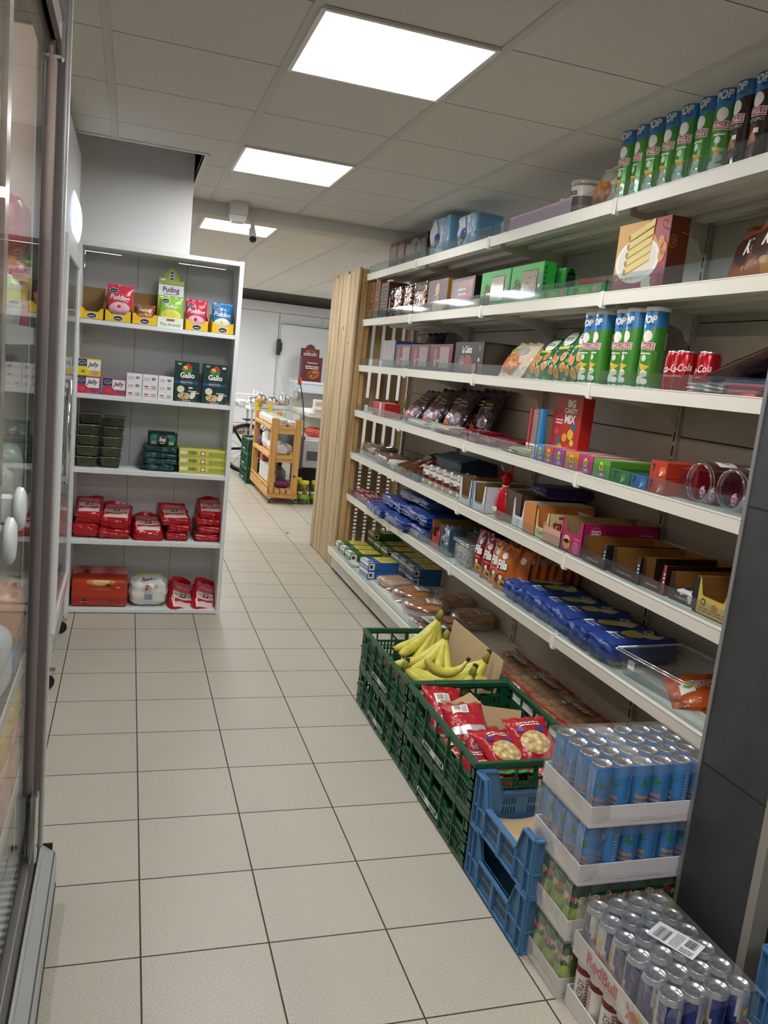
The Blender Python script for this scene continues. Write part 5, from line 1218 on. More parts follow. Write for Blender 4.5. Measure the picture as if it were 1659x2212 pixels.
# ---- bottom tier
def obox(mb, F, R, T):
    pass
t = thing('rice_sack', 'big orange red sack lying at the left of the bottom tier', 'sack', (-.096, YW + .10, .0225))
ORG = M('#b8391f', .42); ORG2 = M('#8f1c1c', .42)
mb = MB(); F, T, R = block_mesh(mb, .285, .19, .150, ORG, .10, 2, .012, 10); mb.rect(F, -.139, .004, .139, .052, M('#a33020', .42), .001, 8); mb.ell(F, -.072, .030, .018, .020, M('#5a2018', .5), .0014, 4); mb.lines(F, -.095, .026, -.05, .034, M('#d8a888', .4), 1, .002); mb.rect(F, -.018, .022, .036, .034, M('#8a4a3a', .5), .0014); mb.ell(F, .062, .033, .013, .013, M('#6a3a2c', .5), .0014); mb.lines(F, .09, .008, .12, .014, M('#d8b8a8', .4), 1, .0014)
mb.ell(F, .005, .138, .075, .022, M('#d88a3c', .4), .001, 24); mb.ell(F, .005, .137, .045, .016, M('#eac890', .4), .0018, 20); mb.ell(F, .045, .12, .017, .008, M('#5a3a20', .5), .0022); mb.lines(F, -.02, .095, .05, .10, M('#d89a80', .4), 1, .0014); mb.rect(F, .085, .105, .105, .11, WHT, .0014)
obj('sack_body', mb, t)
mb = MB(); mb.grid(lambda u, v: Vector((-.138 + .276 * u, .03 + .02 * v + .003 * sin(14 * u), .145 + .042 * v)), 12, 3, ORG2); mb.ell(lambda u, v, o: Vector((u, .03 - o, .165 + v)), -.07, 0, .016, .01, M('#5a2018', .5), .004); obj('folded_top', mb, t)
t = thing('flour_sack', 'plump white sack with yellow top and blue barcode on the bottom tier', 'sack', (.156, YW + .095, .0225))
mb = MB(); WSK = crinkle('#e3e2dd', .35, 14, .6); F, T, R = block_mesh(mb, .205, .18, .155, WSK, .36, 5, .04, 12, lambda ax, sg, u, v: YEL2 if (ax == 2 and sg > 0 and v > .55 and .1 < u < .9) else WSK)
mb.bars(F, -.02, .045, .022, .074, M('#4a6ca8', .5), 11, .0026); S2 = lambda u, v, o: Vector((u, -.088 + .045 * v / .06 + -.0, .105 + v * .85)) + Vector((0, -o * 3, o * 2))
mb.text(S2, 'herbs', 0, .045, .022, INK, .003, shear=.2, bold=.03); mb.ell(S2, -.006, .008, .012, .009, M('#a8462c', .5), .003); mb.ell(S2, .010, .0, .010, .008, M('#c98a3a', .5), .003); mb.ell(S2, -.012, -.006, .007, .007, INK, .0034); mb.lines(S2, .03, .0, .05, .02, GY, 2, .003)
obj('sack_body', mb, t)
redbag('left red paper bag leaning on the bottom tier beside the white sack', .315, YW + .09, .036, .135, .19, .062, 0, 31, tilted((0, 0, 0), 0, -.75, .42) )
redbag('right red paper bag leaning in the corner of the bottom tier', .445, YW + .09, .040, .125, .18, .060, 0, 32, tilted((0, 0, 0), -.1, -.8, .40))
# ================================================================== goods on the wall shelving
# ---- tube cans of crisps
def crisps(hot=False):
    r, h = .0365, .252
    t = bpy.data.objects.new('crisps_can', None); COL.objects.link(t)
    body = M('#2b1712', .22, .15, coat=1.0) if hot else M('#3f8f2c', .22, .15, coat=1.0); bl = M('#2f80c2', .22, .15, coat=1.0); rim = M('#d9dadb', .25, .8)
    mb = MB(); S = SCYL(r); n = 30
    zb = lambda a: .186 + .010 * sin(a - .6)
    for k in range(n):
        a0, a1 = 2 * pi * k / n, 2 * pi * (k + 1) / n
        mb.add([S(a0 * r, .004, 0), S(a1 * r, .004, 0), S(a1 * r, zb(a1), 0), S(a0 * r, zb(a0), 0)], [(0, 1, 2, 3)], body, True)
        mb.add([S(a0 * r, zb(a0), 0), S(a1 * r, zb(a1), 0), S(a1 * r, h - .012, 0), S(a0 * r, h - .012, 0)], [(0, 1, 2, 3)], bl, True)
    mb.lathe([(r * .94, 0), (r * 1.02, .001), (r * 1.02, .005), (r, .006)], rim, n, cap0=True)
    mb.text(S, 'POP', -.002, .213, .021, FW, .0007, shear=.15, rot=.06, bold=.045, sx=.9); mb.text(S, 'play', .012, .199, .008, INK, .0008, shear=.3)
    mb.ell(S, 0, .162, .017, .018, FW, .0006, 20, 4)
    mb.quad(S, [(-.028, .123), (.028, .119), (.030, .142), (-.028, .146)], FW, .0006); mb.quad(S, [(-.026, .125), (.026, .121), (.028, .140), (-.026, .144)], M('#b3243c', .35), .0010); mb.text(S, 'PRINGLES', 0, .1325, .0135, FW, .0014, rot=-.06, sx=.70, bold=.02)
    if hot:
        mb.text(S, 'HOT & SPICY', 0, .112, .008, FW, .0007, sx=.8); mb.quad(S, [(-.02, .05), (.016, .055), (.0, .088), (.0, .088)], M('#c9742c', .4), .0007); mb.ell(S, .012, .045, .017, .013, speck('spicy_picture', ['#c0481e', '#7a2412', '#3d120c'], 60), .0009, 14, 3); mb.ell(S, -.010, .030, .016, .012, M('#8a2a1a', .4), .0007, 14, 3); mb.rect(S, .002, .078, .016, .09, WHT, .0016, 2)
    else:
        mb.lines(S, -.018, .106, .018, .116, FW, 1, .0007); mb.ell(S, -.002, .094, .009, .010, M('#d8e4cf', .4), .0007, 12, 2); mb.quad(S, [(-.018, .078), (-.002, .050), (.022, .070), (.022, .070)], M('#e3b23c', .4), .0007); mb.ell(S, .004, .046, .014, .011, M('#e3ddc4', .4), .001, 14, 3); mb.ell(S, -.008, .026, .014, .014, M('#cfe0d8', .4), .0012, 14, 3); mb.ell(S, .010, .022, .011, .010, FW, .0014, 12, 3)
        mb.rect(S, .078 - .012, .125, .078 + .012, .175, WHT, .0006, 4); mb.ell(S, .078, .157, .008, .009, INK, .001, 12, 2); mb.lines(S, .069, .128, .087, .146, INK, 4, .001); mb.bars(S, -.078, .012, -.060, .05, WHT, 8, .0007)
    obj('can_body', mb, t)
    mb = MB(); mb.lathe([(r * 1.0, h - .0125), (r * 1.05, h - .011), (r * 1.06, h - .002), (r * 1.02, h), (r * .95, h), (r * .92, h - .004), (0, h - .004)], M('#f1f2f2', .2, coat=.5), n); obj('can_lid', mb, t)
    return t
cg = None; ch = None
ys = [2.535, 2.455, 2.378, 2.302, 2.222, 2.143, 2.066]
for k, y in enumerate(ys):
    lab = '%s green crisps can from the left on the top shelf' % ORD[k].capitalize()
    if cg is None: cg = crisps(); cg.location = (1.556, y, ZL[1]); cg.rotation_euler = (0, 0, HP + .15); tag(cg, lab, 'crisps can', 'green crisps cans')
    else: dup(cg, (1.556 + .004 * (k % 2), y, ZL[1]), HP + [.15, -.1, .25, .1, .2, 0, .45][k], lab)
for k, y in enumerate((1.985, 1.910, 1.834)):
    lab = '%s dark spicy crisps can from the left, at the near end of the top shelf' % ORD[k].capitalize()
    if ch is None: ch = crisps(True); ch.location = (1.556, y, ZL[1]); ch.rotation_euler = (0, 0, HP - .1); tag(ch, lab, 'crisps can', 'dark crisps cans')
    else: dup(ch, (1.556, y, ZL[1]), HP - .1 + .15 * k, lab)
for k, (y, x) in enumerate(((2.640, 1.575), (2.553, 1.565), (2.437, 1.572), (2.357, 1.562), (2.262, 1.566))):
    dup(cg, (x, y, ZL[3]), HP + [.2, 0, .25, -.05, .3][k], '%s green crisps can from the left on the third shelf from the top' % ORD[k].capitalize())
# ---- soft drink cans
cc = None
for k, (y, x, rz) in enumerate(((2.125, 1.56, .3), (2.060, 1.545, .1), (1.985, 1.565, -.2))):
    lab = 'red cola can, %s from the left, beside the crisps cans' % ORD[k]
    if cc is None: cc = can('cola', .0325, .117); cc.location = (x, y, ZL[3]); cc.rotation_euler = (0, 0, HP + rz); tag(cc, lab, 'drink can', 'red cola cans')
    else: dup(cc, (x, y, ZL[3]), HP + rz, lab)

# ---- top shelf, far end
WIN = clear('box_window', tint='#eeeae2', base=.2, edge=.6, rough=.1, milk=.1); BISC = speck('dark_biscuits', ['#a06a3a', '#7d4e26', '#523012'], 40, .5, bump=.3)
for k, (a, b_) in enumerate(((4.93, 5.09), (4.79, 4.925))):
    rbox('biscuit_box', ['left', 'right'][k] + ' maroon window box at the far end of the top shelf', a, b_, 1, .155, .09, '#6a2d38', lambda mb, F, R, T: (mb.rect(F, -.055, .045, .055, .13, WIN, .001), mb.rect(F, -.06, .01, .06, .035, M('#3a1820', .4), .0008), mb.ell(F, 0, .02, .02, .008, M('#c9a0a0', .4), .0012)))
rbox('biscuit_box', 'black window box with script lettering on the top shelf', 4.40, 4.78, 1, .150, .12, '#26221f', lambda mb, F, R, T: (mb.rect(F, -.17, .04, .0, .115, WIN, .001), mb.rect(F, .03, .05, .16, .12, WIN, .001), mb.text(F, 'La Caletta', -.02, .128, .024, FW, .0012, shear=.3, sx=.7), mb.rect(F, -.16, .012, -.05, .024, M('#b02a2a', .4), .001), mb.ell(F, .10, .085, .03, .03, M('#5a4a40', .4), .0016)))
TIS = crinkle('#a6c6de', .25, 16, .5)
for k, (y, w, h) in enumerate(((4.235, .24, .205), (3.865, .19, .165))):
    mb = MB(); F, T, R = block_mesh(mb, w, .17, h, TIS, .16, k, .03, 9, lambda ax, sg, u, v: M('#6fa6cc', .3) if (ax == 0 and sg > 0 and v > .35) else TIS)
    mb.poly(F, [(-w * .1, h * .05), (w * .25, h * .05), (w * .42, h * .5), (w * .2, h * .95), (w * .02, h * .95), (w * .12, h * .5)], M('#dce6ee', .3), .003); mb.ell(F, -w * .02, h * .42, .028, .028, M('#2e4f9a', .35), .005, 16, 3); mb.ell(F, -w * .22, h * .55, .05, .07, M('#dde6ec', .3), .0035, 18, 3); mb.lines(F, -w * .35, h * .25, -w * .08, h * .4, M('#b88a5a', .4), 3, .005)
    tag(obj('tissue_pack', mb, None, (1.515 + .088, y, ZL[1]), (0, 0, HP + .06)), ['larger', 'smaller'][k] + ' light blue wrapped tissue pack on the top shelf', 'tissue pack', 'light blue tissue packs')
mb = MB(); mb.box(-.26, .26, -.0005, .0005, 0, .062, M('#e6b4c8', .6)); tag(obj('paper_strip', mb, None, (1.507, 3.07, ZL[1] + .001), (0, 0, HP)), 'pale pink paper strip behind the clear edge of the top shelf', 'paper')
def jar(lab, x, y, z, r, h, kind='lid', grp=None, rz=HP):
    t = thing('dessert_jar', lab, 'jar', (x, y, z), rz, grp)
    mb = MB(); mb.lathe([(r * .86, 0), (r * .92, .003), (r, h * .25), (r, h * .82), (r * .96, h * .88)], M('#b58a5c', .3), 22, cap0=True); S = SCYL(r * 1.005)
    mb.lathe([(r * 1.004, h * .52), (r * 1.004, h * .82)], M('#e8e4dc', .35), 22); mb.lathe([(r * 1.008, h * .30), (r * 1.008, h * .54)], M('#5d1d22', .35), 22)
    for a in (0, 3.14): mb.text(S, 'Nata', a * r, h * .66, h * .16, INK, .001, shear=.1, bold=.02, sx=.9); mb.text(S, 'COCO', a * r, h * .43, h * .10, M('#b04a50', .4), .0012); mb.ell(S, a * r + .003, h * .22, r * .35, h * .09, WHT, .0012, 12, 2)
    obj('jar_body', mb, t)
    mb = MB(); mb.lathe([(r * .98, h * .86), (r * 1.05, h * .88), (r * 1.05, h * .96), (r * .98, h * .985), (0, h * .985)], clear('jar_lid', base=.25, edge=.5, milk=.25), 22); mb.lathe([(r * .18, h * .98), (r * .18, h * 1.06), (0, h * 1.07)], FW, 10); obj('lid', mb, t)
    return t
jar('jar of coconut dessert with knob lid on the top shelf, beside the crisps bag', 1.575, 2.835, ZL[1], .056, .132)
jar('small lidded jar on the top shelf behind the pink paper, right one', 1.60, 2.995, ZL[1], .04, .10); jar('small lidded jar on the top shelf behind the pink paper, left one', 1.60, 3.085, ZL[1], .04, .085)
PASTA = speck('crisps_picture', ['#e8b070', '#d08040', '#a85a28'], 45, .35, bump=.2); GRNB = M('#7da23c', .4); CRM = M('#ddd2ba', .35)
def snack(name, lab, y, lv, w, h, base, deco, seed, x=1.575, lean=.35, d=.07, group=None, rz=HP, dz=.0, roll=0.0, back=None, cat='snack bag', z=None, **kw):
    return bag(name, lab, cat, (x, y, (ZL[lv] if z is None else z) + dz), tilted(0, rz, lean, roll), (w, h, d), base if not isinstance(base, str) else crinkle(base, .25, 26, .45), deco, seed, group, None, back, **kw)
def orange_deco(mb, S, w=.18, h=.17):
    mb.ell(S, -.01, h * .33, w * .42, h * .27, PASTA, .0014, 20, 5); mb.rect(S, -w * .38, h * .64, -w * .02, h * .72, GRNB, .002, 5, 2); mb.ell(S, w * .16, h * .66, w * .2, h * .16, M('#a9a49a', .35), .0018, 16, 4)
snack('crisps_bag', 'orange and cream crisps bag at the left of the green cans on the top shelf', 2.672, 1, .17, .165, '#e0cfb4', orange_deco, 11, lean=.25, x=1.555)

# ---- second shelf
BRW = '#8a5f38'
for k, (a, b_) in enumerate(((5.35, 5.455), (5.22, 5.335))):
    rbox('biscuit_box', ['left', 'right'][k] + ' tall narrow brown box at the far end of the second shelf', a, b_, 2, .245, .10, BRW, lambda mb, F, R, T: (mb.ell(F, 0, .13, .030, .10, M('#5a3a1e', .4), .0008, 24), mb.text(F, 'ETI', 0, .15, .03, M('#d9b88a', .4), .0014, rot=pi / 2, sx=1.1), mb.lines(F, -.03, .03, .03, .07, M('#c9a070', .4), 3)))
rbox('biscuit_box', 'dark ribbed brown box beside the tall narrow boxes on the second shelf', 5.03, 5.20, 2, .225, .16, '#4a2c1e', lambda mb, F, R, T: [mb.rect(F, -.075, .02 + .021 * i, .075, .03 + .021 * i, M('#2c1810', .5), .0012) for i in range(9)])
for k, y in enumerate((5.05, 4.87, 4.68, 4.46)):
    w = .12 if k < 3 else .19
    t = thing('biscuit_stack', ORD[k].capitalize() + ' wrapped stack of brown biscuits from the left on the second shelf', 'biscuits', (1.595, y, ZL[2]), HP, 'wrapped biscuit stacks')
    for q in range(5):
        mb = MB(); block_mesh(mb, w, .12, .036, BISC, .5, k * 5 + q, .03, 6); obj('biscuit', mb, t, (.002 * ((q + k) % 3 - 1), 0, .003 + .034 * q))
    mb = MB(); mb.grid(lambda u, v: Vector((-w / 2 - .006 + (w + .012) * u + .004 * sin(30 * v), -.066 - .004 * sin(22 * u + 9 * v), .004 + .178 * v)), 8, 12, film('biscuit_wrap', base=.04, bump=.5, scale=22, milk=.02)); mb.rect(lambda u, v, o: Vector((u, -.073 - o, v)), w * .3, .04, w * .45, .13, M('#d9875a', .4), .001); obj('wrapper', mb, t)
rbox('biscuit_box', 'purple and cream box with gold side on the second shelf', 4.00, 4.29, 2, .172, .11, '#5d4048', lambda mb, F, R, T: (mb.ell(F, .0, .12, .030, .034, M('#c9a66a', .4), .0008), mb.text(F, 'Cafe', -.01, .080, .032, M('#d9c9b8', .4), .0012, shear=.3), mb.ell(F, .03, .03, .09, .032, M('#d2b38a', .45), .001, 20), mb.rect(R, -.055, 0, .055, .172, M('#b98a2c', .4), .0008)))
rbox('biscuit_box', 'dark grey wrapped box with red picture on the second shelf', 3.65, 3.95, 2, .155, .17, '#4d4a50', lambda mb, F, R, T: (mb.rect(F, -.13, .02, .13, .14, speck('berry_picture', ['#8a8a96', '#5d5560', '#b0443c'], 24, .25, coat=.5), .0008), mb.lines(F, -.05, .07, .05, .115, M('#d6d8dc', .4), 2, .0014), mb.rect(R, -.085, 0, .085, .155, M('#1c1816', .35), .0008), mb.text(R, 'AKU', .0, .055, .04, M('#a83226', .4), .0014, rot=.2), [mb.rect(R, .02 + .014 * i, .07, .027 + .014 * i, .13, M('#c9822c', .4), .0014) for i in range(2)]))
rbox('biscuit_box', 'plain black box between the grey box and the green boxes', 3.50, 3.62, 2, .13, .13, '#15120f', lambda mb, F, R, T: (mb.rect(T, -.05, -.05, .05, .05, M('#d6d6d6', .4), .0006),), xf=1.56)
rbox('flat_box', 'low cream carton in front of the plain black box', 3.46, 3.66, 2, .045, .04, '#cdb88c', lambda mb, F, R, T: mb.lines(F, -.08, .01, .08, .035, M('#7a5a34', .5), 2))
COOK = speck('green_biscuits', ['#d8c68a', '#b39a58', '#7d6a36'], 30, .5, bump=.3, stretch=(1, 1, 3)); GBX = '#27a03c'
def gbox(lab, a, b_, wx0, wx1):
    def deco(mb, F, R, T):
        mb.rect(F, wx0, .018, wx1, .130, M('#23301c', .4), .0006); mb.rect(F, wx0 + .005, .023, wx1 - .005, .125, COOK, .0010); mb.rect(F, wx0 + .005, .023, wx1 - .005, .125, WIN, .002); mb.rect(F, -.142, .015, wx0 - .006, .05, M('#39502a', .4), .0006); mb.ell(F, wx0 - .042, .065, .034, .036, speck('leaf_print', ['#8aa04a', '#5d6a2a', '#3a4018'], 40), .0010); mb.rect(F, wx1 + .006, .04, .14, .115, M('#4d6a44', .3), .0010); mb.rect(F, wx1 + .012, .055, wx1 + .024, .068, WHT, .0018)
        for q in range(6): mb.ell(R, -.018 + .0, .03 + .02 * q, .006, .008, M('#2a5a30', .4), .0008, 8)
    rbox('green_biscuit_box', lab, a, b_, 2, .155, .055, GBX, deco, group='green window boxes')
gbox('left green window box of biscuits on the second shelf', 3.27, 3.575, -.04, .10); gbox('right green window box of biscuits on the second shelf', 2.975, 3.262, -.04, .10)
for k, (y, x) in enumerate(((3.245, 1.68), (3.175, 1.73))):
    cart_box('green_biscuit_box', ['left', 'right'][k] + ' green box standing edge-on behind the window boxes', 'box', (x, y, ZL[2]), (.060, .055, .17), GBX, lambda mb, F, R, T: (mb.rect(R, -.02, .03, .02, .15, M('#1f2f1c', .4), .0008), mb.ell(R, .0, .155, .014, .014, M('#14301a', .4), .0008, 12)), HP, .001, .4, 'green edge-on boxes')
for k, (a, b_) in enumerate(((2.76, 2.97), (2.528, 2.752))):
    rbox('flat_green_box', ['left', 'right'][k] + ' flat green box at the front edge of the second shelf', a, b_, 2, .040, .11, '#3a9a4c', lambda mb, F, R, T: (mb.ell(F, -.06, .02, .013, .013, M('#2a6a34', .4), .0008), mb.rect(F, -.03, .010, .03, .030, M('#8aa84a', .5), .0008), mb.ell(F, .07, .022, .016, .012, M('#c9823c', .4), .0008)), xf=1.51, group='flat green boxes')
t = thing('paper_cup', 'low red cup with white lettering behind the flat green box', 'cup', (1.675, 2.845, ZL[2]), HP)
mb = MB(); mb.lathe([(.045, 0), (.065, .085), (.067, .088), (.062, .088), (.044, .01)], M('#a81f28', .35), 24, cap0=True); S = SCYL(.062)
for a in (-.5, 2.6): mb.lines(S, a * .062 - .03, .035, a * .062 + .03, .07, FW, 2, .004)
obj('cup', mb, t)
def wafer(mb, F, R, T):
    mb.rect(F, -.134, .0, .134, .215, M('#8f2438', .35), .0006); mb.poly(F, [(-.134, .06), (-.134, .215), (.02, .215), (.10, .12), (.0, .04)], M('#c9933c', .4), .0009); mb.ell(F, -.015, .095, .115, .07, M('#e2e0da', .35), .0012, 28); mb.ell(F, -.015, .097, .100, .058, M('#d6d0c0', .4), .0016, 28)
    WF = M('#d8c274', .45); WF2 = M('#b0913f', .5)
    for i in range(5):
        c = cos(.38); s_ = sin(.38); y0 = .055 + .026 * i; x0 = -.075 + .002 * i
        mb.poly(F, [(x0, y0), (x0 + .135 * c, y0 + .135 * s_ * .75), (x0 + .135 * c, y0 + .135 * s_ * .75 + .019), (x0, y0 + .019)], WF, .0022 + .0002 * i); mb.poly(F, [(x0, y0 - .004), (x0 + .135 * c, y0 + .135 * s_ * .75 - .004), (x0 + .135 * c, y0 + .135 * s_ * .75), (x0, y0)], WF2, .0022 + .0002 * i); mb.ell(F, x0, y0 + .009, .007, .0095, M('#9c7a30', .5), .0024 + .0002 * i, 10)
    for q in ((.10, .14), (.115, .12), (.108, .10)): mb.ell(F, q[0], q[1], .016, .020, M('#c98a5a', .5), .0018, 12)
    for i in range(4): mb.text(F, '*', -.11 + .026 * i, .03, .028, M('#e0b83c', .4), .0026, bold=.05)
    mb.ell(F, .055, .022, .03, .02, M('#d9c8b0', .5), .0020); mb.ell(F, .09, .026, .02, .018, M('#a84a3a', .5), .0020)
    g = M('#a9863c', .4); mb.ell(R, -.02, .14, .013, .019, g, .0008); mb.ell(R, -.02, .14, .011, .0165, M('#5a2a14', .4), .0012); mb.text(R, 'AJE', -.02, .14, .010, g, .0016, rot=pi / 2)
    for (x, y, s_) in ((-.05, .19, 1), (.03, .185, -1), (.02, .03, 1)):
        P = [Vector((.134 + .0012, x + s_ * .03 * (a / 8) * cos(a * .7), y + .022 * (a / 8) * sin(a * .7))) for a in range(9)]; mb.tube(P, .0012, g, 4, True)
cart_box('wafer_roll_box', 'big dark red box with wafer rolls on a plate on its front', 'box', (1.52 + .032, 2.335, ZL[2]), (.268, .07, .215), '#5a2a14', wafer, HP + .02, .0015, .35)
OB = crinkle('#8a4420', .28, 20, .5); OBB = M('#3a1a10', .35)
def dkdeco(mb, S, word='KOS'):
    mb.ell(S, 0, .115, .075, .05, OBB, .0012, 20, 5); mb.text(S, word, .025, .125, .042, WHT, .002, shear=.2, rot=.08, sx=.8, bold=.04); mb.ell(S, .03, .045, .04, .03, M('#c9822c', .35), .0012, 16, 4); mb.ell(S, -.03, .035, .035, .025, M('#a8541c', .35), .0014, 16, 4)
snack('crisps_bag', 'left dark orange crisps bag at the near end of the second shelf', 2.035, 2, .20, .205, OB, dkdeco, 13, lean=.28, x=1.68, group='dark orange crisps bags')
snack('crisps_bag', 'right dark orange crisps bag at the near end of the second shelf', 1.875, 2, .20, .20, OB, dkdeco, 14, lean=.32, x=1.60, group='dark orange crisps bags')
snack('crisps_bag', 'third dark orange crisps bag, behind the other two', 1.84, 2, .19, .20, OB, dkdeco, 15, lean=.25, x=1.77, group='dark orange crisps bags')

# ---- third shelf
snack('crisps_bag', 'purple and green crisps bag at the far end of the third shelf', 5.20, 3, .26, .19, '#5a3050', lambda mb, S: (mb.ell(S, 0, .05, .09, .04, GRNB, .0014, 18, 4), mb.ell(S, .03, .11, .06, .03, M('#c9a0b0', .4), .0014, 14, 3)), 16, lean=.5, x=1.60)
snack('crisps_bag', 'dark crisps bag behind the blue window box on the third shelf', 4.80, 3, .32, .25, '#20182a', None, 17, lean=.3, x=1.72)
rbox('biscuit_box', 'blue box with clear window at the far end of the third shelf', 4.765, 5.02, 3, .165, .22, '#27407e', lambda mb, F, R, T: (mb.rect(F, -.12, .015, .09, .155, speck('cream_wafer', ['#b9a8a0', '#8a7a80', '#5d5a70'], 22, .3), .0008), mb.rect(F, -.12, .0, .12, .165, WIN, .0018)))
for k, (a, b_) in enumerate(((4.475, 4.755), (4.165, 4.47), (3.835, 4.16))):
    rbox('chocolate_box', ['left', 'middle', 'right'][k] + ' maroon window box of sweets on the third shelf', a, b_, 3, .140, .07, '#5d2634', lambda mb, F, R, T: (mb.rect(F, -.005, .02, .125, .125, speck('sweets_picture', ['#a89080', '#6a5a4a', '#8a3a4a'], 30, .25), .0008), mb.rect(F, -.005, .02, .125, .125, WIN, .0018), mb.ell(F, -.07, .085, .03, .035, M('#8a4a5c', .4), .0008), mb.ell(F, -.07, .04, .02, .02, M('#b89078', .4), .0010), mb.rect(F, -.03, .05, -.018, .062, WHT, .0014)), group='maroon window boxes')
rbox('chocolate_box', 'black box with white script lettering on the third shelf', 3.455, 3.80, 3, .150, .20, '#25211f', lambda mb, F, R, T: (mb.text(F, 'La Caletta', -.02, .115, .032, FW, .001, shear=.15, sx=.62, bold=.02), mb.ell(F, -.07, .05, .04, .035, speck('sweets_picture', [], 30), .001), mb.ell(F, .0, .05, .05, .04, M('#8a3a44', .3), .0008), mb.ell(F, .08, .03, .03, .02, M('#c05a74', .3), .001), mb.rect(F, .12, .06, .135, .075, WHT, .0014), mb.text(F, 'V', .13, .12, .03, M('#b8a070', .4), .001), mb.rect(R, -.09, .01, .09, .14, M('#3a342c', .3), .0008)))
snack('crisps_bag', 'left orange and white crisps bag on the third shelf', 3.27, 3, .24, .185, '#e0d0b6', lambda mb, S: orange_deco(mb, S, .24, .18), 18, lean=.55, x=1.565, group='orange and white crisps bags')
snack('crisps_bag', 'right orange and white crisps bag on the third shelf', 3.10, 3, .22, .185, '#dccbb0', lambda mb, S: orange_deco(mb, S, .22, .18), 19, lean=.55, x=1.60, group='orange and white crisps bags')
GB = crinkle('#1f6a40', .22, 22, .55); NUT = M('#d99a3c', .35); RBK = crinkle('#7a2a18', .3, 20, .4)
def nuts(mb, S, w=.2, h=.24):
    for (x, y) in ((-.05, .04), (.0, .03), (.045, .05), (-.02, .075), (.03, .09), (-.055, .085)): mb.ell(S, x * w / .2, y, .022, .019, NUT, .002, 12, 2); mb.ell(S, x * w / .2, y, .012, .010, M('#c07a28', .4), .0026, 10)
    mb.ell(S, .0, h * .72, .045, .035, FW, .0014, 16, 3); mb.lines(S, -.03, h * .68, .03, h * .76, M('#3a5a24', .4), 2, .0022); mb.rect(S, -.05, h * .52, .04, h * .57, M('#d8cf3a', .4), .0014, 6)
for k, (y, h, ln, x) in enumerate(((3.02, .21, .55, 1.57), (2.87, .235, .42, 1.575), (2.735, .24, .33, 1.575))):
    snack('nut_bag', ['Left', 'Middle', 'Right'][k] + ' green nut bag leaning on the third shelf', y, 3, .20, h, GB, lambda mb, S, h=h: nuts(mb, S, .2, h), 20 + k, lean=ln, x=x, back=RBK, group='green nut bags')
for k, (y, x) in enumerate(((2.93, 1.70), (2.78, 1.69))): snack('nut_bag', ['Left', 'right'][k].capitalize() + ' brown red bag behind the green nut bags', y, 3, .2, .25, RBK, None, 24 + k, lean=.3, x=x)
SEED = speck('seed_picture', ['#d8ccb0', '#6a5a48', '#201812'], 70, .3)
bag('seed_bag', 'brown seed bag lying slantwise at the near end of the third shelf', 'snack bag', (1.585, 1.955, ZL[3] + .030), (rx(-67), rx(-8), rx(-172)), (.16, .27, .05), crinkle('#4a352a', .25, 24, .5), lambda mb, S: (mb.ell(S, -.01, .15, .06, .08, SEED, .0014, 20, 5), mb.rect(S, .03, .05, .06, .2, M('#c9c2ba', .4), .0016, 3, 6), mb.lines(S, -.05, .04, .02, .07, WHT, 2, .002)), 31)
for k in range(5):
    cart_box('magazine', ['lowest', 'second', 'third', 'fourth', 'topmost'][k] + ' pink edged flat pack in the pile at the near end of the third shelf', 'flat pack', (1.60 + .004 * k, 1.77 + .006 * (k % 2), ZL[3] + .0085 * k), (.16, .20, .0082), ['#b8505e', '#c98a94', '#a8404e', '#c47a86', '#3a3f6a'][k], None, HP + .05 * (k - 2), .001, .4, 'pink edged flat packs')
parcel('wrapped_snack', 'white and brown wrapped snack under the slanting seed bag', 'snack', (1.60, 1.90, ZL[3]), HP, (.14, .2, .03), '#b9aeb0', .4, 33, .08)

# ---- fourth shelf
rbox('sweets_box', 'red box at the far end of the fourth shelf', 4.86, 5.12, 4, .085, .10, '#b21d24', lambda mb, F, R, T: mb.rect(F, .02, 0, .05, .085, WHT, .0008))
DP = crinkle('#32152a', .22, 22, .55)
def dpd(mb, S, w=.3, h=.24):
    mb.ell(S, .0, h * .25, w * .40, h * .17, speck('purple_picture', ['#7d3a72', '#4a1d4a', '#32152a', '#b85a3a'], 22, .25, coat=.4), .0012, 20, 5); mb.ell(S, -.05, h * .14, w * .12, h * .05, M('#c9603a', .35), .002, 14, 3); mb.ell(S, .05, h * .2, w * .08, h * .05, M('#a89ab0', .3), .002, 12, 3); mb.lines(S, -.10, h * .58, -.005, h * .74, M('#b9a05a', .35), 2, .002, 5); mb.lines(S, .015, h * .54, .10, h * .70, M('#b9a05a', .35), 2, .002, 6)
    mb.poly(S, [(w * .3, h * .1), (w * .36, h * .12), (w * .34, h * .6), (w * .31, h * .6)], M('#8a8a90', .3), .0014)
for k, (y, ln, x) in enumerate(((4.62, .75, 1.58), (4.36, .62, 1.61), (4.12, .52, 1.65), (3.92, .42, 1.72))):
    snack('sweets_bag', ['First', 'Second', 'Third', 'Fourth'][k] + ' dark purple bag from the left, leaning on the fourth shelf', y, 4, .32, .265, DP, lambda mb, S: dpd(mb, S, .32, .265), 40 + k, lean=ln, x=x, d=.06, group='dark purple leaning bags')
parcel('cookie_pack', 'clear pack of black and white cookies lying on the fourth shelf', 'cookie pack', (1.57, 4.28, ZL[4]), HP, (.30, .10, .035), '#d9d2c4', .4, 45, .06, None, lambda mb, F, T, R: [mb.ell(T, -.11 + .055 * i, -.01 + .02 * (i % 2), .024, .02, [INK, CRM][i % 2], .001, 12) for i in range(5)])
parcel('cookie_pack', 'clear pack of cream cookies beside the dark purple bags', 'cookie pack', (1.58, 3.92, ZL[4]), HP, (.28, .11, .04), '#cfc2a4', .45, 46, .06, None, lambda mb, F, T, R: mb.rect(T, -.05, -.04, .0, .03, INK, .002))
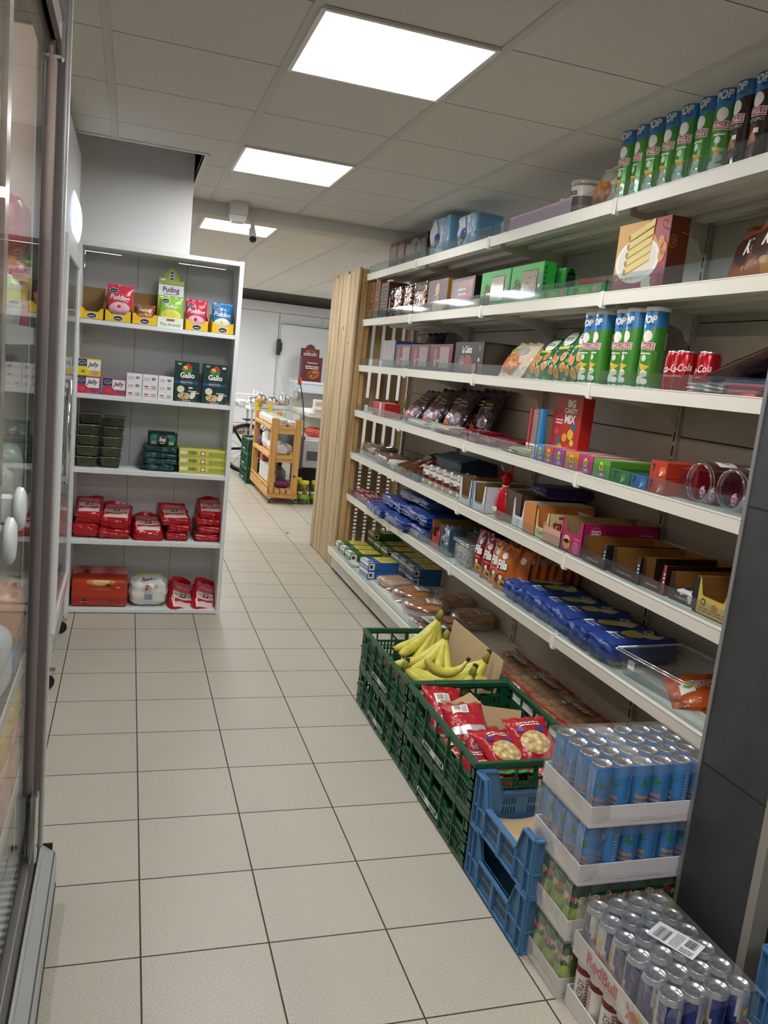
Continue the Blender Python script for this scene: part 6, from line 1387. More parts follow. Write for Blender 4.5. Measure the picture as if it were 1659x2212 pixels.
RP = crinkle('#8f1a2c', .18, 30, .6)
for k in range(7):
    y = 3.88 - .135 * k
    parcel('flat_red_pack', '%s flat red pack from the left in the overlapping row on the fourth shelf' % ORD[k].capitalize(), 'sweets pack', (1.585 + .02 * (k % 3), y, ZL[4] + .012 * (k % 3)), HP + .12 * ((k % 3) - 1), (.19, .15, .022), '#8f1a2c', .45, 50 + k, .07, 'flat red packs', lambda mb, F, T, R, k=k: mb.lines(T, -.06, -.04, .06, .04, [M('#d98a96', .3), M('#5a0f1c', .3)][k % 2], 2), 8, .2, RP)
parcel('flat_pack', 'pale green and cream pack right of the flat red packs', 'sweets pack', (1.565, 2.995, ZL[4]), HP + .2, (.13, .12, .03), '#c3c08a', .45, 59, .08)
for k, (c, lab, y) in enumerate(((M('#b02230', .25), 'red', 2.968), (CLR, 'clear', 2.925), (M('#3089cc', .25), 'blue', 2.882))):
    t = thing('sweets_tube', '%s tall sweets tube standing before the red candy mix box' % lab, 'sweets tube', (1.55, y, ZL[4]), HP, 'tall sweets tubes')
    w = .020 if lab != 'clear' else .048
    mb = MB(); mb.box(-w / 2, w / 2, -.012, .012, .002, .195, c, .006); mb.box(-w / 2, w / 2, -.0125, -.012, .012, .055, M('#e8e2e0', .4)); mb.lines(lambda u, v, o: Vector((u, -.013 - o, v)), -w * .4, .015, w * .4, .05, [RT, INK, M('#1d4fa0', .4)][k], 4); obj('tube', mb, t)
    mb = MB(); mb.box(-w / 2 - .004, w / 2 + .004, -.016, .016, 0, .010, [M('#c83a44', .3), M('#d8d4cc', .4), M('#2a7abc', .3)][k], .003); obj('foot', mb, t)
def candy(mb, F, R, T):
    mb.text(F, 'BiG', .026, .229, .026, FW, .001, bold=.045); mb.text(F, 'CANDY', .026, .202, .018, FW, .001, bold=.045, sx=.95); mb.text(F, 'MiX', .026, .171, .030, FW, .001, bold=.045)
    mb.lines(F, -.075, .150, -.025, .172, FW, 2, .001)
    for (x, y, r, c) in ((.055, .145, .018, '#4a5a7a'), (-.06, .12, .016, '#c04a5a'), (.04, .115, .022, '#dcae2a'), (.0, .10, .018, '#d9a020'), (-.045, .085, .022, '#5a5a62'), (.055, .085, .014, '#d8c02a'), (-.03, .055, .024, '#e0a42a'), (.03, .05, .026, '#c8501e'), (.07, .05, .014, '#d2cfc4'), (.05, .045, .010, '#c82a34'), (-.06, .03, .018, '#8a6a2a')): mb.ell(F, x, y, r, r * .9, M(c, .4), .001, 14)
    mb.rect(F, -.10, .0, .10, .028, M('#a8481e', .4), .0006)
cart_box('candy_mix_box', 'tall red candy mix box with white lettering on the fourth shelf', 'box', (1.60, 2.748, ZL[4]), (.200, .05, .255), '#b0211e', candy, HP + .02, .0015, .35)
for k, (y, c) in enumerate(((2.89, '#4a80b8'), (2.868, '#d8c89a'), (2.846, '#d8d8d8'))):
    cart_box('flat_sweets_pack', ['blue', 'cream', 'white'][k] + ' thin pack standing behind the red candy mix box', 'sweets pack', (1.665, y, ZL[4]), (.02, .05, .245), c, lambda mb, F, R, T: mb.rect(F, -.008, .19, .008, .2, INK, .0008), HP)
cn = [('blue', '#3f8fc8', 2.778, 2.842), ('red orange', '#cf4a34', 2.708, 2.775), ('purple', '#9a3f98', 2.622, 2.704), ('orange', '#e0862e', 2.522, 2.618), ('magenta', '#c0327c', 2.430, 2.518), ('green', '#5f9e34', 2.322, 2.426)]
for nm, c, a, b_ in cn:
    rbox('gum_box', nm + ' gum box with yellow lamp picture in the row on the fourth shelf', a, b_, 4, .062, .22, c, lambda mb, F, R, T: (mb.ell(F, .0, .036, .012, .018, M('#e8d83c', .3), .0010, 16), mb.ell(F, .0, .036, .005, .008, M('#4a7a34', .4), .0014, 8), mb.ell(F, .004, .012, .024, .011, M('#c874b0', .35), .0010, 14), mb.rect(F, .0, .008, .014, .016, WHT, .0016), mb.rect(T, -.02, -.10, .02, .10, M('#d9d4cc', .35), .0008)), group='row of small gum boxes')
SVN = lambda mb, F, c2: (mb.text(F, '7', -.022, .026, .020, INK, .001, bold=.04), mb.ell(F, .022, .020, .016, .013, M(c2, .4), .0008, 14), mb.poly(F, [(.008, .006), (.014, .004), (.026, .018), (.020, .022)], WHT, .0014))
rbox('gum_box', 'low green gum box with black seven', 2.205, 2.318, 4, .042, .24, '#2a7a34', lambda mb, F, R, T: (SVN(mb, F, '#4fae4a'), mb.rect(T, -.045, -.11, .045, .11, M('#173a1c', .4), .0006)))
rbox('gum_box', 'low blue gum box with black seven', 2.115, 2.20, 4, .040, .24, '#2c6cb4', lambda mb, F, R, T: (SVN(mb, F, '#4a94d8'), mb.rect(T, -.035, -.11, .035, .11, M('#3a4a5a', .4), .0006)))
for k in range(2):
    rbox('gum_box', ['lower', 'upper'][k] + ' orange red gum box with black seven, left pair', 2.028, 2.11, 4, .048, .22, '#b83a28', lambda mb, F, R, T: SVN(mb, F, '#d8703a'), dz=.0482 * k)
    rbox('gum_box', ['lower', 'upper'][k] + ' dark red gum box, right pair', 1.945, 2.022, 4, .044, .22, '#7d1c1e', lambda mb, F, R, T: (mb.rect(F, -.025, .008, .025, .036, M('#5a1216', .4), .0008), mb.rect(T, -.02, -.06, .01, -.02, INK, .0008)), xf=1.56, dz=.0442 * k)
# two clear jars lying on their sides
def cjar(lab, y, sticker, seed):
    t = thing('sweets_jar', lab, 'jar', (1.53, y, ZL[4] + .060), (0, pi / 2, 0), 'clear sweets jars lying on their side')
    J = clear('clear_jar', tint='#f3f0f2', base=.10, edge=.75, rough=.05, pw=2.2)
    mb = MB(); mb.lathe([(.050, .0), (.053, .0), (.053, .006), (.050, .008), (.053, .010), (.053, .016), (.049, .019), (.056, .03), (.058, .05), (.058, .17), (.05, .185), (0, .187)], J, 30); mb.lathe([(.0525, .0), (.0545, .003), (.0525, .006)], clear('pack_rim'), 30); mb.lathe([(.0525, .010), (.0545, .013), (.0525, .016)], clear('pack_rim'), 30); obj('jar_body', mb, t)
    rr = random.Random(seed); mb = MB()
    mb.grid(lambda u, v: Vector((-.056 * cos(.2 + 2.7 * u) * -1 * .0 + .054 * sin(-1.3 + 2.6 * u) * 0 + (.034 + .016 * (1 - abs(2 * u - 1))), .045 * (2 * u - 1), .04 + .13 * v)), 6, 6, speck('pink_sweets', ['#d8a0bc', '#b84a80', '#7d2050'], 70, .35, bump=.5))
    obj('sweets', mb, t)
    for k in range(5):
        mb = MB(); P = []
        r0 = .012; x0, y0, z0 = .036 - .01 * (k % 2), -.03 + .014 * k, .035 + .012 * (k % 3)
        for q in range(16): P.append((x0 - r0 * cos(q * .5) * (1 - q / 24), y0 + r0 * sin(q * .5) * (1 - q / 24), z0 - .002 * q * .2))
        mb.tube(P, .0035, [M('#d88ab4', .35), M('#e2d3da', .35), M('#b85a94', .35)][k % 3], 6); obj('sweet', mb, t)
    mb = MB(); S = lambda u, v, o: Vector((-.0585 * cos(u / .0585) - o * cos(u / .0585), -.0585 * sin(u / .0585), .07 + v)); mb.rect(S, -.034, -.03, .034, .03, WHT, .001, 8, 1, True)
    S2 = lambda u, v, o: Vector((-(.0585 + o) * cos(u / .0585), -(.0585 + o) * sin(u / .0585), .07 - v)); 
    S3 = lambda u, v, o: Vector((-(.0585 + o) * cos(u / .0585), (.0585 + o) * sin(-u / .0585), .07 + v)); mb.text(S3, sticker, 0, .0, .022, INK, .0022, shear=.2, sx=.9); obj('price_sticker', mb, t)
cjar('left clear sweets jar lying on its side with a 1,30 price sticker', 1.905, '1,30', 1); cjar('right clear sweets jar lying on its side, beside the slate pier', 1.775, '1,00', 2)
rbox('sweets_box', 'dark pink box behind the lying sweets jars', 1.66, 1.86, 4, .11, .06, '#8a1c3c', lambda mb, F, R, T: mb.ell(F, -.05, .09, .03, .012, M('#c9822c', .4), .0008), xf=1.735)
# ---- fifth shelf
LOAF = speck('seeded_loaf', ['#8a5c30', '#6f4422', '#4d2c14'], 30, .5, 'NOISE', bump=.3)
def wrapped(name, lab, cat, loc, rz, dim, mat, r=.45, seed=0, group=None, deco=None, n=8, lift=1.06, amp=.04):
    """food in a clear bag: filling + wrapper"""
    t = thing(name, lab, cat, loc, rz, group)
    mb = MB(); F, T, R = block_mesh(mb, *dim, mat, r, seed, amp, n)
    if deco: deco(mb, F, T, R)
    obj('filling', mb, t)
    mb = MB(); block_mesh(mb, dim[0] * lift, dim[1] * lift, dim[2] * lift, film('clear_bag', base=.10, bump=.9, scale=24, milk=.03), r * .9, seed + 1, amp * 1.5, n); w, d, h = dim
    mb.grid(lambda u, v: Vector((w * lift / 2 - .004 + .05 * v, (u - .5) * d * (.5 + .5 * v), h * .5 + .02 * sin(6 * u) * v - .03 * v)), 6, 3, film('clear_bag'))
    obj('wrapper', mb, t); return t
wrapped('bread_bag', 'farthest bagged brown loaf at the left end of the fifth shelf', 'bread', (1.62, 5.22, ZL[5] + .003), HP, (.34, .17, .085), LOAF, seed=1)
wrapped('bread_bag', 'second bagged brown loaf from the left on the fifth shelf', 'bread', (1.60, 4.86, ZL[5] + .003), HP, (.26, .17, .06), LOAF, seed=2)
parcel('snack_pack', 'white and silver pack between the loaves and the brown display cartons', 'snack', (1.58, 4.62, ZL[5]), HP, (.14, .14, .055), '#c9c8c6', .4, 3, .08, None, lambda mb, F, T, R: mb.rect(F, -.05, .015, .05, .03, INK, .002, 4))
parcel('snack_pack', 'greenish pack in front of the brown display cartons on the fifth shelf', 'snack', (1.545, 4.50, ZL[5]), HP, (.10, .05, .035), '#9a9a52', .4, 4, .08)
BRC = M('#6f4d2e', .7)
for k, (y, c) in enumerate(((4.455, '#d9d2cc'), (4.33, '#a01f28'))):
    open_box('display_carton', ['left', 'right'][k] + ' brown display carton with a slanting snack pack on the fifth shelf', 'carton', (1.64, y, ZL[5]), HP, (.115, .24, .05), M('#8a1c22', .5) if k else BRC, BRC, .03, .13, True, None, 'brown display cartons', .05)
    snack('snack_pack', ['white and red', 'red'][k] + ' snack pack lying slantwise in its brown display carton', y, 5, .09, .17, c, lambda mb, S, k=k: (mb.rect(S, -.03, .05, .03, .09, M('#b82a34', .3) if k == 0 else M('#e0c49a', .3), .0014, 4, 4), mb.lines(S, -.03, .1, .03, .13, INK if k == 0 else WHT, 2, .002)), 60 + k, x=1.565, lean=.9, d=.04, dz=.008, cat='snack')
open_box('display_carton', 'dark blue lidded carton at the back of the fifth shelf', 'carton', (1.755, 4.06, ZL[5]), HP, (.36, .20, .15), M('#1f3552', .45), M('#14253c', .6), .15, .15, False)
tag(obj('carton_lid', MB().box(-.18, .18, -.055, .055, 0, .006, M('#49657f', .45)), None, (1.69, 4.06, ZL[5] + .152), (rx(16), 0, HP)), 'pale blue lid flap resting on the dark blue carton', 'lid')
parcel('foil_snack', 'blue and silver foil snack beside the small dessert jars', 'snack', (1.63, 4.16, ZL[5]), HP, (.10, .08, .09), '#5a78b0', .4, 66, .15, None, None, 8, .2, crinkle('#7f96c0', .18, 30, .8, metal=.4))
open_box('display_carton', 'low teal display tray left of the dessert jars', 'carton', (1.565, 4.205, ZL[5]), HP, (.13, .09, .05), M('#2f5068', .5), BRC, .035, .05, True)
j0 = None
for row_ in range(2):
    for k in range(6):
        lab = 'lidded dessert jar on the fifth shelf, %s row, %s from the left' % (['front', 'back'][row_], ORD[k]); loc = (1.575 + .098 * row_, 4.095 - .098 * k + .03 * row_, ZL[5])
        if j0 is None: j0 = jar(lab, *loc, .044, .098, 'lid', 'lidded dessert jars on the fifth shelf')
        else: dup(j0, loc, HP + .15 * ((k * 2 + row_) % 3 - 1), lab)
WCT = M('#d6d8dc', .5)
open_box('display_carton', 'left white display carton with cut-out front on the fifth shelf', 'carton', (1.645, 3.470, ZL[5]), HP, (.142, .26, .122), WCT, INNER, .028, .125, True, lambda mb, F, R: mb.rect(F, .060, 0, .07, .122, M('#4a6aa8', .5), .0006), 'white display cartons', .122)
open_box('display_carton', 'right white display carton with cut-out front, behind the red tied bag', 'carton', (1.645, 3.315, ZL[5]), HP, (.142, .26, .118), WCT, INNER, .032, .122, True, lambda mb, F, R: mb.rect(F, -.07, 0, -.058, .118, M('#4a6aa8', .5), .0006), 'white display cartons', .118)
parcel('white_pack', 'white flat pack inside the right white display carton', 'snack', (1.60, 3.315, ZL[5] + .003), HP, (.11, .10, .03), '#dadada', .35, 67, .03)
t = thing('gift_bag', 'shiny red bag tied at the top, standing at the front of the fifth shelf', 'gift bag', (1.552, 3.135, ZL[5]), HP)
RG = crinkle('#b01420', .14, 18, .5, metal=.2); mb = MB(); mb.lathe([(.024, 0), (.040, .008), (.048, .04), (.045, .08), (.034, .115), (.016, .138), (.013, .145)], RG, 18, cap0=True); mb.xf(Matrix.Diagonal((1.15, .8, 1, 1))); mb.rect(SCYL(.043), .0, .035, .024, .055, WHT, .008, 3); obj('bag_body', mb, t)
mb = MB()
for k in range(7):
    a = k * .9; P0 = Vector((0, 0, .142)); d = Vector((cos(a) * .034, sin(a) * .026, .05 + .018 * (k % 3))); sd = Vector((-sin(a), cos(a), 0)) * .016
    mb.add([P0 - sd * .5, P0 + sd * .5, P0 + d * .7 + sd * 1.2, P0 + d * 1.15, P0 + d * .7 - sd * 1.2], [(0, 1, 2, 3, 4)], RG)
mb.tube([(.016 * cos(q * .7), .012 * sin(q * .7), .143) for q in range(10)], .004, M('#d9b23c', .3, .6), 6); obj('tied_top', mb, t)
open_box('display_carton', 'brown carton with purple edge behind the red tied bag', 'carton', (1.69, 3.03, ZL[5]), HP, (.16, .30, .135), M('#4a3428', .6), INNER, .135, .135, False, lambda mb, F, R: mb.rect(F, -.08, 0, -.072, .13, M('#5a3a8a', .5), .0006))
parcel('purple_pack', 'dark purple pack lying on the cartons of the fifth shelf', 'snack', (1.70, 2.93, ZL[5] + .137), HP, (.16, .22, .045), '#34185a', .4, 68, .06)
open_box('display_carton', 'white display carton with brown inside and a black snack, fifth shelf', 'carton', (1.66, 2.965, ZL[5]), HP, (.105, .24, .115), WCT, INNER, .045, .12, True, None, None, .115)
parcel('black_snack', 'black and white snack lying in the white display carton', 'snack', (1.60, 2.965, ZL[5] + .0035), HP, (.075, .10, .03), '#1a1c22', .3, 69, .04, None, lambda mb, F, T, R: mb.rect(T, -.03, -.04, .03, .01, WHT, .001))
open_box('display_carton', 'white carton with orange rim behind the pale yellow tadelle carton', 'carton', (1.66, 2.85, ZL[5]), HP, (.10, .26, .122), M('#c87a3a', .5), M('#d8d4c8', .6), .122, .122, False)
open_box('display_carton', 'pale yellow display carton with red script lettering on its side', 'carton', (1.625, 2.755, ZL[5]), HP, (.105, .18, .105), M('#d6cf9a', .45), M('#b9b7a6', .6), .04, .105, True, lambda mb, F, R: (mb.text(R, 'tadelle', .0, .062, .042, M('#a01f2c', .4), .001, bold=.03, sx=.9), mb.rect(R, -.05, .086, -.02, .094, M('#a01f2c', .4), .001), mb.text(F, 'Tadelle', 0, .022, .016, M('#8a5a3a', .4), .001, sx=.9)))
open_box('display_carton', 'low salmon pink carton with transparent film, between yellow and magenta cartons', 'carton', (1.585, 2.655, ZL[5]), HP, (.135, .12, .072), M('#d09c8a', .5), M('#c8866a', .6), .06, .072, False)
MG = M('#a81c5c', .42)
open_box('display_carton', 'magenta carton with white round emblem on its side on the fifth shelf', 'carton', (1.68, 2.512, ZL[5]), HP, (.142, .31, .122), MG, INN2, .072, .122, True, lambda mb, F, R: (mb.ell(R, -.105, .088, .022, .022, M('#d98ab0', .4), .0008), mb.ell(R, -.105, .088, .020, .020, MG, .0012), mb.text(R, 'ZED', -.105, .091, .014, FW, .0016, bold=.03), mb.lines(R, -.118, .076, -.092, .08, FW, 1, .0016), mb.ell(R, -.03, .032, .05, .03, M('#d8b08a', .5), .0008), mb.ell(R, -.03, .026, .04, .022, speck('cake_picture', ['#e2c49a', '#b98a5a', '#8a4a3a'], 50), .0012), mb.ell(R, .06, .026, .04, .022, M('#b5787a', .5), .001), mb.lines(R, .07, .085, .13, .095, M('#d98ab0', .4), 1), mb.ell(F, -.03, .045, .022, .015, M('#d8b08a', .5), .0008), mb.ell(F, -.03, .028, .024, .018, M('#cdb23c', .5), .0008), mb.lines(F, .02, .055, .06, .062, M('#e6a8c4', .4), 1), mb.ell(F, .035, .025, .022, .022, M('#c8648f', .45), .0008)))
DKB = M('#201512', .45); TAN = M('#8a5f24', .75)
for k, (y, w, h, o) in enumerate(((2.345, .15, .085, DKB), (2.175, .155, .085, DKB), (2.045, .115, .090, M('#2a1413', .45)), (1.915, .115, .080, DKB))):
    open_box('display_carton', ['first', 'second', 'third', 'fourth'][k] + ' open dark carton with tan inside from the left, right of the magenta carton', 'carton', (1.66 + .008 * k, y, ZL[5]), HP + .03 * (k - 1), (w, .28, h), o, TAN, h * .35, h * 1.0, True, lambda mb, F, R, k=k, w=w, h=h: (mb.rect(F, -w * .42, h * .1, w * .42, h * .3, M('#4a1f1a', .4), .0006), mb.lines(F, -w * .25, h * .15, w * .25, h * .25, M('#b9a27a', .4), 1, .001, k), mb.rect(F, w * .40, 0, w * .5, h, M('#9a3a34', .5) if k > 1 else M('#32302c', .5), .0008), mb.lines(F, w * .42, h * .4, w * .48, h * .8, WHT, 3, .0012)), 'open dark cartons', h)
parcel('small_snack', 'small white and black snack bars inside the fourth dark carton', 'snack', (1.58, 1.90, ZL[5] + .003), HP, (.08, .07, .035), '#cfcfcf', .3, 72, .05, None, lambda mb, F, T, R: mb.rect(T, -.03, -.02, .0, .02, INK, .001))
open_box('display_carton', 'yellow and black open carton at the near end of the fifth shelf', 'carton', (1.66, 1.765, ZL[5]), HP, (.15, .26, .10), M('#c9ad54', .45), TAN, .052, .10, True, lambda mb, F, R: (mb.ell(F, -.035, .036, .010, .010, INK, .0008), mb.ell(F, -.035, .036, .006, .006, M('#c9ad54', .45), .0012), mb.ell(F, .01, .03, .012, .010, M('#b5652a', .4), .0008), mb.lines(F, -.05, .01, .05, .025, M('#9a4a34', .4), 2), mb.rect(F, -.075, .0, -.06, .10, M('#17202a', .45), .0008)))
cart_box('white_box', 'small white box standing in the yellow and black carton', 'box', (1.575, 1.715, ZL[5] + .0035), (.035, .05, .085), '#dcdad4', None, HP)

# ---- sixth shelf
for k in range(2):
    parcel('sweets_pack', ['left', 'right'][k] + ' dark red sweets pack at the far end of the sixth shelf', 'sweets pack', (1.58, 5.30 - .22 * k, ZL[6]), HP, (.20, .16, .05), '#7d2430', .45, 80 + k, .12, None, lambda mb, F, T, R: mb.lines(T, -.08, -.05, .08, .05, M('#c9a8a4', .4), 3, .002), 9, .2, crinkle('#7d2430', .18, 30, .7))
BLP = crinkle('#163a86', .22, 18, .55)
bl = [(4.72, 1.60, 0, .42, .28, .065), (4.35, 1.62, 0, .42, .30, .07), (4.05, 1.65, 0, .30, .28, .075), (4.55, 1.66, .068, .44, .28, .065), (4.12, 1.66, .076, .40, .30, .07), (4.30, 1.70, .142, .50, .26, .06)]
for k, (y, x, z, w, d, h) in enumerate(bl):
    parcel('blue_pack', ['bottom left', 'bottom middle', 'bottom right', 'left upper', 'right upper', 'topmost'][k] + ' big blue pack in the pile on the sixth shelf', 'pack', (x, y, ZL[6] + z), HP + .06 * ((k % 3) - 1), (w, d, h), '#163a86', .4, 84 + k, .06, 'pile of big blue packs', lambda mb, F, T, R, w=w: mb.poly(F, [(-w * .3, .01), (w * .1, .015), (w * .2, .05), (-w * .2, .045)], M('#7f97c4', .3), .002), 9, .2, BLP)
for k in range(4): parcel('chocolate_bar', ORD[k].capitalize() + ' black and white chocolate pack in front of the blue pile', 'chocolate', (1.545, 4.30 - .1 * k, ZL[6]), HP + .1, (.09, .06, .03), '#2a2320', .3, 90 + k, .06, 'black and white chocolate packs', lambda mb, F, T, R: (mb.lines(T, -.03, -.02, .03, .02, WHT, 2, .001),))
open_box('display_carton', 'brown carton with white lip left of the red and blue cartons, sixth shelf', 'carton', (1.67, 3.95, ZL[6]), HP, (.17, .28, .12), M('#4a3626', .6), INNER, .05, .12, True, None, None, .1)
open_box('display_carton', 'red carton holding red sweets on the sixth shelf', 'carton', (1.66, 3.815, ZL[6]), HP, (.125, .26, .15), M('#9a2a26', .5), INNER, .06, .15, True, None, None, .14)
parcel('sweets_pack', 'red sweets in the red carton on the sixth shelf', 'sweets', (1.60, 3.815, ZL[6] + .003), HP, (.10, .12, .085), '#b52a2a', .4, 96, .12)
open_box('display_carton', 'blue grey carton holding silver blue sweets on the sixth shelf', 'carton', (1.66, 3.685, ZL[6]), HP, (.125, .26, .15), M('#3a5568', .5), INNER, .05, .15, True, None, None, .14)
parcel('sweets_pack', 'silver and blue wrapped sweets in the blue grey carton', 'sweets', (1.585, 3.685, ZL[6] + .003), HP, (.085, .10, .13), '#8fa6c0', .4, 97, .2, None, None, 9, .15, crinkle('#9fb2c8', .12, 34, 1.0, metal=.6))
open_box('display_carton', 'grey brown carton behind the clear tub of white sweets', 'carton', (1.72, 3.53, ZL[6]), HP, (.2, .22, .14), M('#4d4234', .7), INNER, .14, .14, False)
parcel('dark_sweets', 'dark blue sweets packs heaped in the grey brown carton', 'sweets', (1.72, 3.50, ZL[6] + .08), HP, (.18, .18, .09), '#1d2438', .4, 98, .2)
t = thing('sweets_tub', 'clear rectangular tub of white sweets before the red snack bags', 'tub', (1.60, 3.47, ZL[6]), HP)
mb = MB(); block_mesh(mb, .165, .125, .09, speck('white_sweets', ['#d4d2ce', '#a9a8a6', '#7d7c7a'], 60, .4, bump=.6), .2, 3, .03, 8); mb.xf(Matrix.Translation((0, 0, .004))); obj('sweets', mb, t)
mb = MB(); mb.box(-.09, .09, -.07, .07, 0, .105, CLR, .012); mb.box(-.096, .096, -.076, .076, .106, .118, CLR, .004)
for z in (.106, .118): mb.tube([(-.096, -.076, z), (.096, -.076, z), (.096, .076, z)], .002, clear('pack_rim'), 5)
obj('tub', mb, t)
def fills(mb, S, w=.125, h=.19, fr='#6a2a1c'):
    mb.ell(S, .0, h * .80, .017, .015, WHT, .0014, 14, 3); mb.text(S, 'Fills', 0, h * .60, .036, FW, .0034, bold=.045, sx=.80, rot=.05); mb.text(S, 'Fills', .001, h * .60 - .001, .036, INK, .0024, bold=.09, sx=.80, rot=.05); mb.rect(S, -.02, h * .40, .025, h * .45, M('#e0563a', .35), .002, 4)
    mb.ell(S, -.01, h * .24, .034, .026, M(fr, .35), .0016, 16, 4); mb.ell(S, .012, h * .16, .03, .022, M('#d8a03a', .35), .002, 16, 4); mb.ell(S, .012, h * .16, .012, .008, M('#5a2a14', .4), .0028, 10, 2); mb.rect(S, -.008, h * .27, .012, h * .36, WHT, .003, 2)
RF = crinkle('#8a1620', .28, 20, .35); OF = crinkle('#c0641c', .28, 20, .35)
for k, (y, x, rz, m, lab) in enumerate(((3.315, 1.56, .12, RF, 'left red snack bag with white lettering on the sixth shelf'), (3.205, 1.555, .2, RF, 'right red snack bag with white lettering, behind the orange one'), (3.115, 1.552, .15, OF, 'left orange snack bag with white lettering on the sixth shelf'), (3.035, 1.545, .3, OF, 'right orange snack bag with white lettering, frontmost of the row'))):
    snack('filled_snack_bag', lab, y, 6, .125, .195 if k else .20, m, fills, 100 + k, x=x, lean=.12, d=.05, group='snack bags with white lettering', rz=HP + rz)
for k in range(7):
    snack('filled_snack_bag', '%s orange snack bag behind the frontmost one, going back into the sixth shelf' % ORD[k].capitalize(), 2.985 + .004 * (k % 2), 6, .125, .19, OF, lambda mb, S: mb.ell(S, .03, .15, .017, .015, WHT, .0014, 12, 3), 110 + k, x=1.583 + .04 * k, lean=.08, d=.036, group='orange snack bags in a row', rz=HP + .30)
for k in range(3):
    snack('filled_snack_bag', '%s reddish orange snack bag at the back of the sixth shelf' % ORD[k].capitalize(), 3.16 + .03 * k, 6, .125, .19, crinkle('#9a4a1c', .28, 20, .35), None, 120 + k, x=1.63 + .055 * k, lean=.08, d=.04, group='snack bags behind the red ones', rz=HP + .2)
BLB = crinkle('#243f86', .34, 16, .4); YG = M('#b9b84a', .4)
for k, y in enumerate((2.915, 2.785, 2.65, 2.51, 2.37, 2.225)):
    z = 0.0
    def deco(mb, F, T, R, k=k):
        mb.ell(T, -.01, .0, .04, .045, YG, .001, 7, 3); mb.ell(T, .02, .05, .03, .035, M('#c9c9b0', .4), .0014, 9, 3); mb.text(T, 'Quak', .0, .075, .035, M('#d9c27a', .4), .0024, rot=pi / 2 * .0, sx=.7, bold=.04); mb.rect(T, -.045, -.085, -.028, -.045, WHT, .001); mb.lines(T, -.02, -.09, .03, -.05, M('#aab8d8', .4), 2, .001); mb.ell(T, .0, .115, .045, .02, M('#15224a', .4), .001)
        mb.poly(F, [(-.05, .012), (.0, .018), (-.05, .03)], M('#182c66', .4), .001)
    parcel('rice_cake_bag', '%s blue bag from the left in the lying row on the sixth shelf' % ORD[k].capitalize(), 'bag', (1.655 - .012 * (k > 3), y, ZL[6] + z), HP + .04 * ((k % 3) - 1), (.138, .27, .078 + .006 * (k % 2)), '#243f86', .30, 130 + k, .045, 'blue bags lying in a row', deco, 11, .34, BLB)
t = thing('plastic_box', 'empty clear plastic box at the near end of the sixth shelf', 'box', (1.65, 1.985, ZL[6]), HP + .10)
C2 = clear('clear_box', tint='#f0f3f3', base=.09, edge=.7, milk=.04); mb = MB()
w0, d0, w1, d1, h = .125, .11, .145, .13, .085
V = [(-w0, -d0, .001), (w0, -d0, .001), (w0, d0, .001), (-w0, d0, .001), (-w1, -d1, h), (w1, -d1, h), (w1, d1, h), (-w1, d1, h)]
mb.add(V, [(0, 3, 2, 1), (0, 1, 5, 4), (1, 2, 6, 5), (2, 3, 7, 6), (3, 0, 4, 7)], C2); mb.rect(lambda u, v, o: Vector((u, -.118 - o, v)), -.10, .03, -.07, .06, WHT, .002); obj('box_walls', mb, t)
mb = MB()
for q, zz in ((1.0, h), (1.03, h - .006)): mb.tube([(-w1 * q, -d1 * q, zz), (w1 * q, -d1 * q, zz), (w1 * q, d1 * q, zz), (-w1 * q, d1 * q, zz), (-w1 * q, -d1 * q, zz)], .0022, clear('pack_rim'), 5)
obj('rim', mb, t)
mb = MB(); mb.box(-.02, .02, -.0006, .0006, 0, .022, WHT); S = lambda u, v, o: Vector((u, -.0006 - o, v)); mb.text(S, '1,5', 0, .011, .014, INK, .0004); tag(obj('price_card', mb, None, (1.755, 1.80, ZL[6] + .065), (-.5, 0, HP + .5)), 'small price card at the back corner of the empty clear box', 'price card')
OBG = crinkle('#c2561e', .2, 22, .5)
bag('crisps_bag', 'orange and brown crisps bag lying at the near end of the sixth shelf', 'snack bag', (1.57, 1.93, ZL[6] + .012), (rx(-82), rx(6), rx(-118)), (.20, .27, .085), OBG, lambda mb, S: (mb.rect(S, .0, .03, .06, .07, WHT, .0016, 5, 4), mb.ell(S, .02, .055, .02, .016, M('#7aa23c', .4), .0024, 12, 2), mb.ell(S, -.02, .17, .06, .06, M('#7d3a14', .35), .0014, 18, 4), mb.text(S, 'BIO', .03, .10, .026, WHT, .0022, rot=pi / 2)), 140)
bag('crisps_bag', 'second orange crisps bag under the lying one, by the slate pier', 'snack bag', (1.60, 1.80, ZL[6] + .006), (rx(-86), 0, rx(-110)), (.18, .24, .06), crinkle('#a8451a', .2, 22, .5), lambda mb, S: mb.rect(S, -.06, .02, .05, .05, M('#cfd6dc', .25), .0014, 6, 3), 141)

# ---- base shelf
def wbox(lab, x, y, z, col, rz=0.0, w=.125, d=.19, h=.045):
    def deco(mb, F, R, T):
        mb.rect(T, -w * .48, -d * .1, w * .48, d * .48, M('#d6cf4a', .4), .0006); mb.ell(T, .0, d * .16, w * .32, d * .16, M('#c9a04a', .45), .0010, 18); mb.rect(T, -w * .48, -d * .48, w * .48, -d * .34, WHT, .0006); mb.rect(T, w * .12, -d * .46, w * .4, -d * .36, INK, .001); mb.rect(F, -w * .48, h * .55, w * .48, h * .95, WHT, .0006); mb.lines(F, -w * .4, h * .15, w * .4, h * .45, WHT, 2, .0008); mb.rect(R, -d * .48, h * .1, -d * .3, h * .9, WHT, .0006); mb.rect(R, -d * .45, h * .3, -d * .36, h * .7, INK, .001)
    return cart_box('cake_box', lab, 'box', (x, y, z), (w, d, h), col, deco, HP + rz, .0015, .3, 'small flat cake boxes on the base shelf')
GRX, BLX = '#2f6a34', '#2a63a8'
n_ = 0
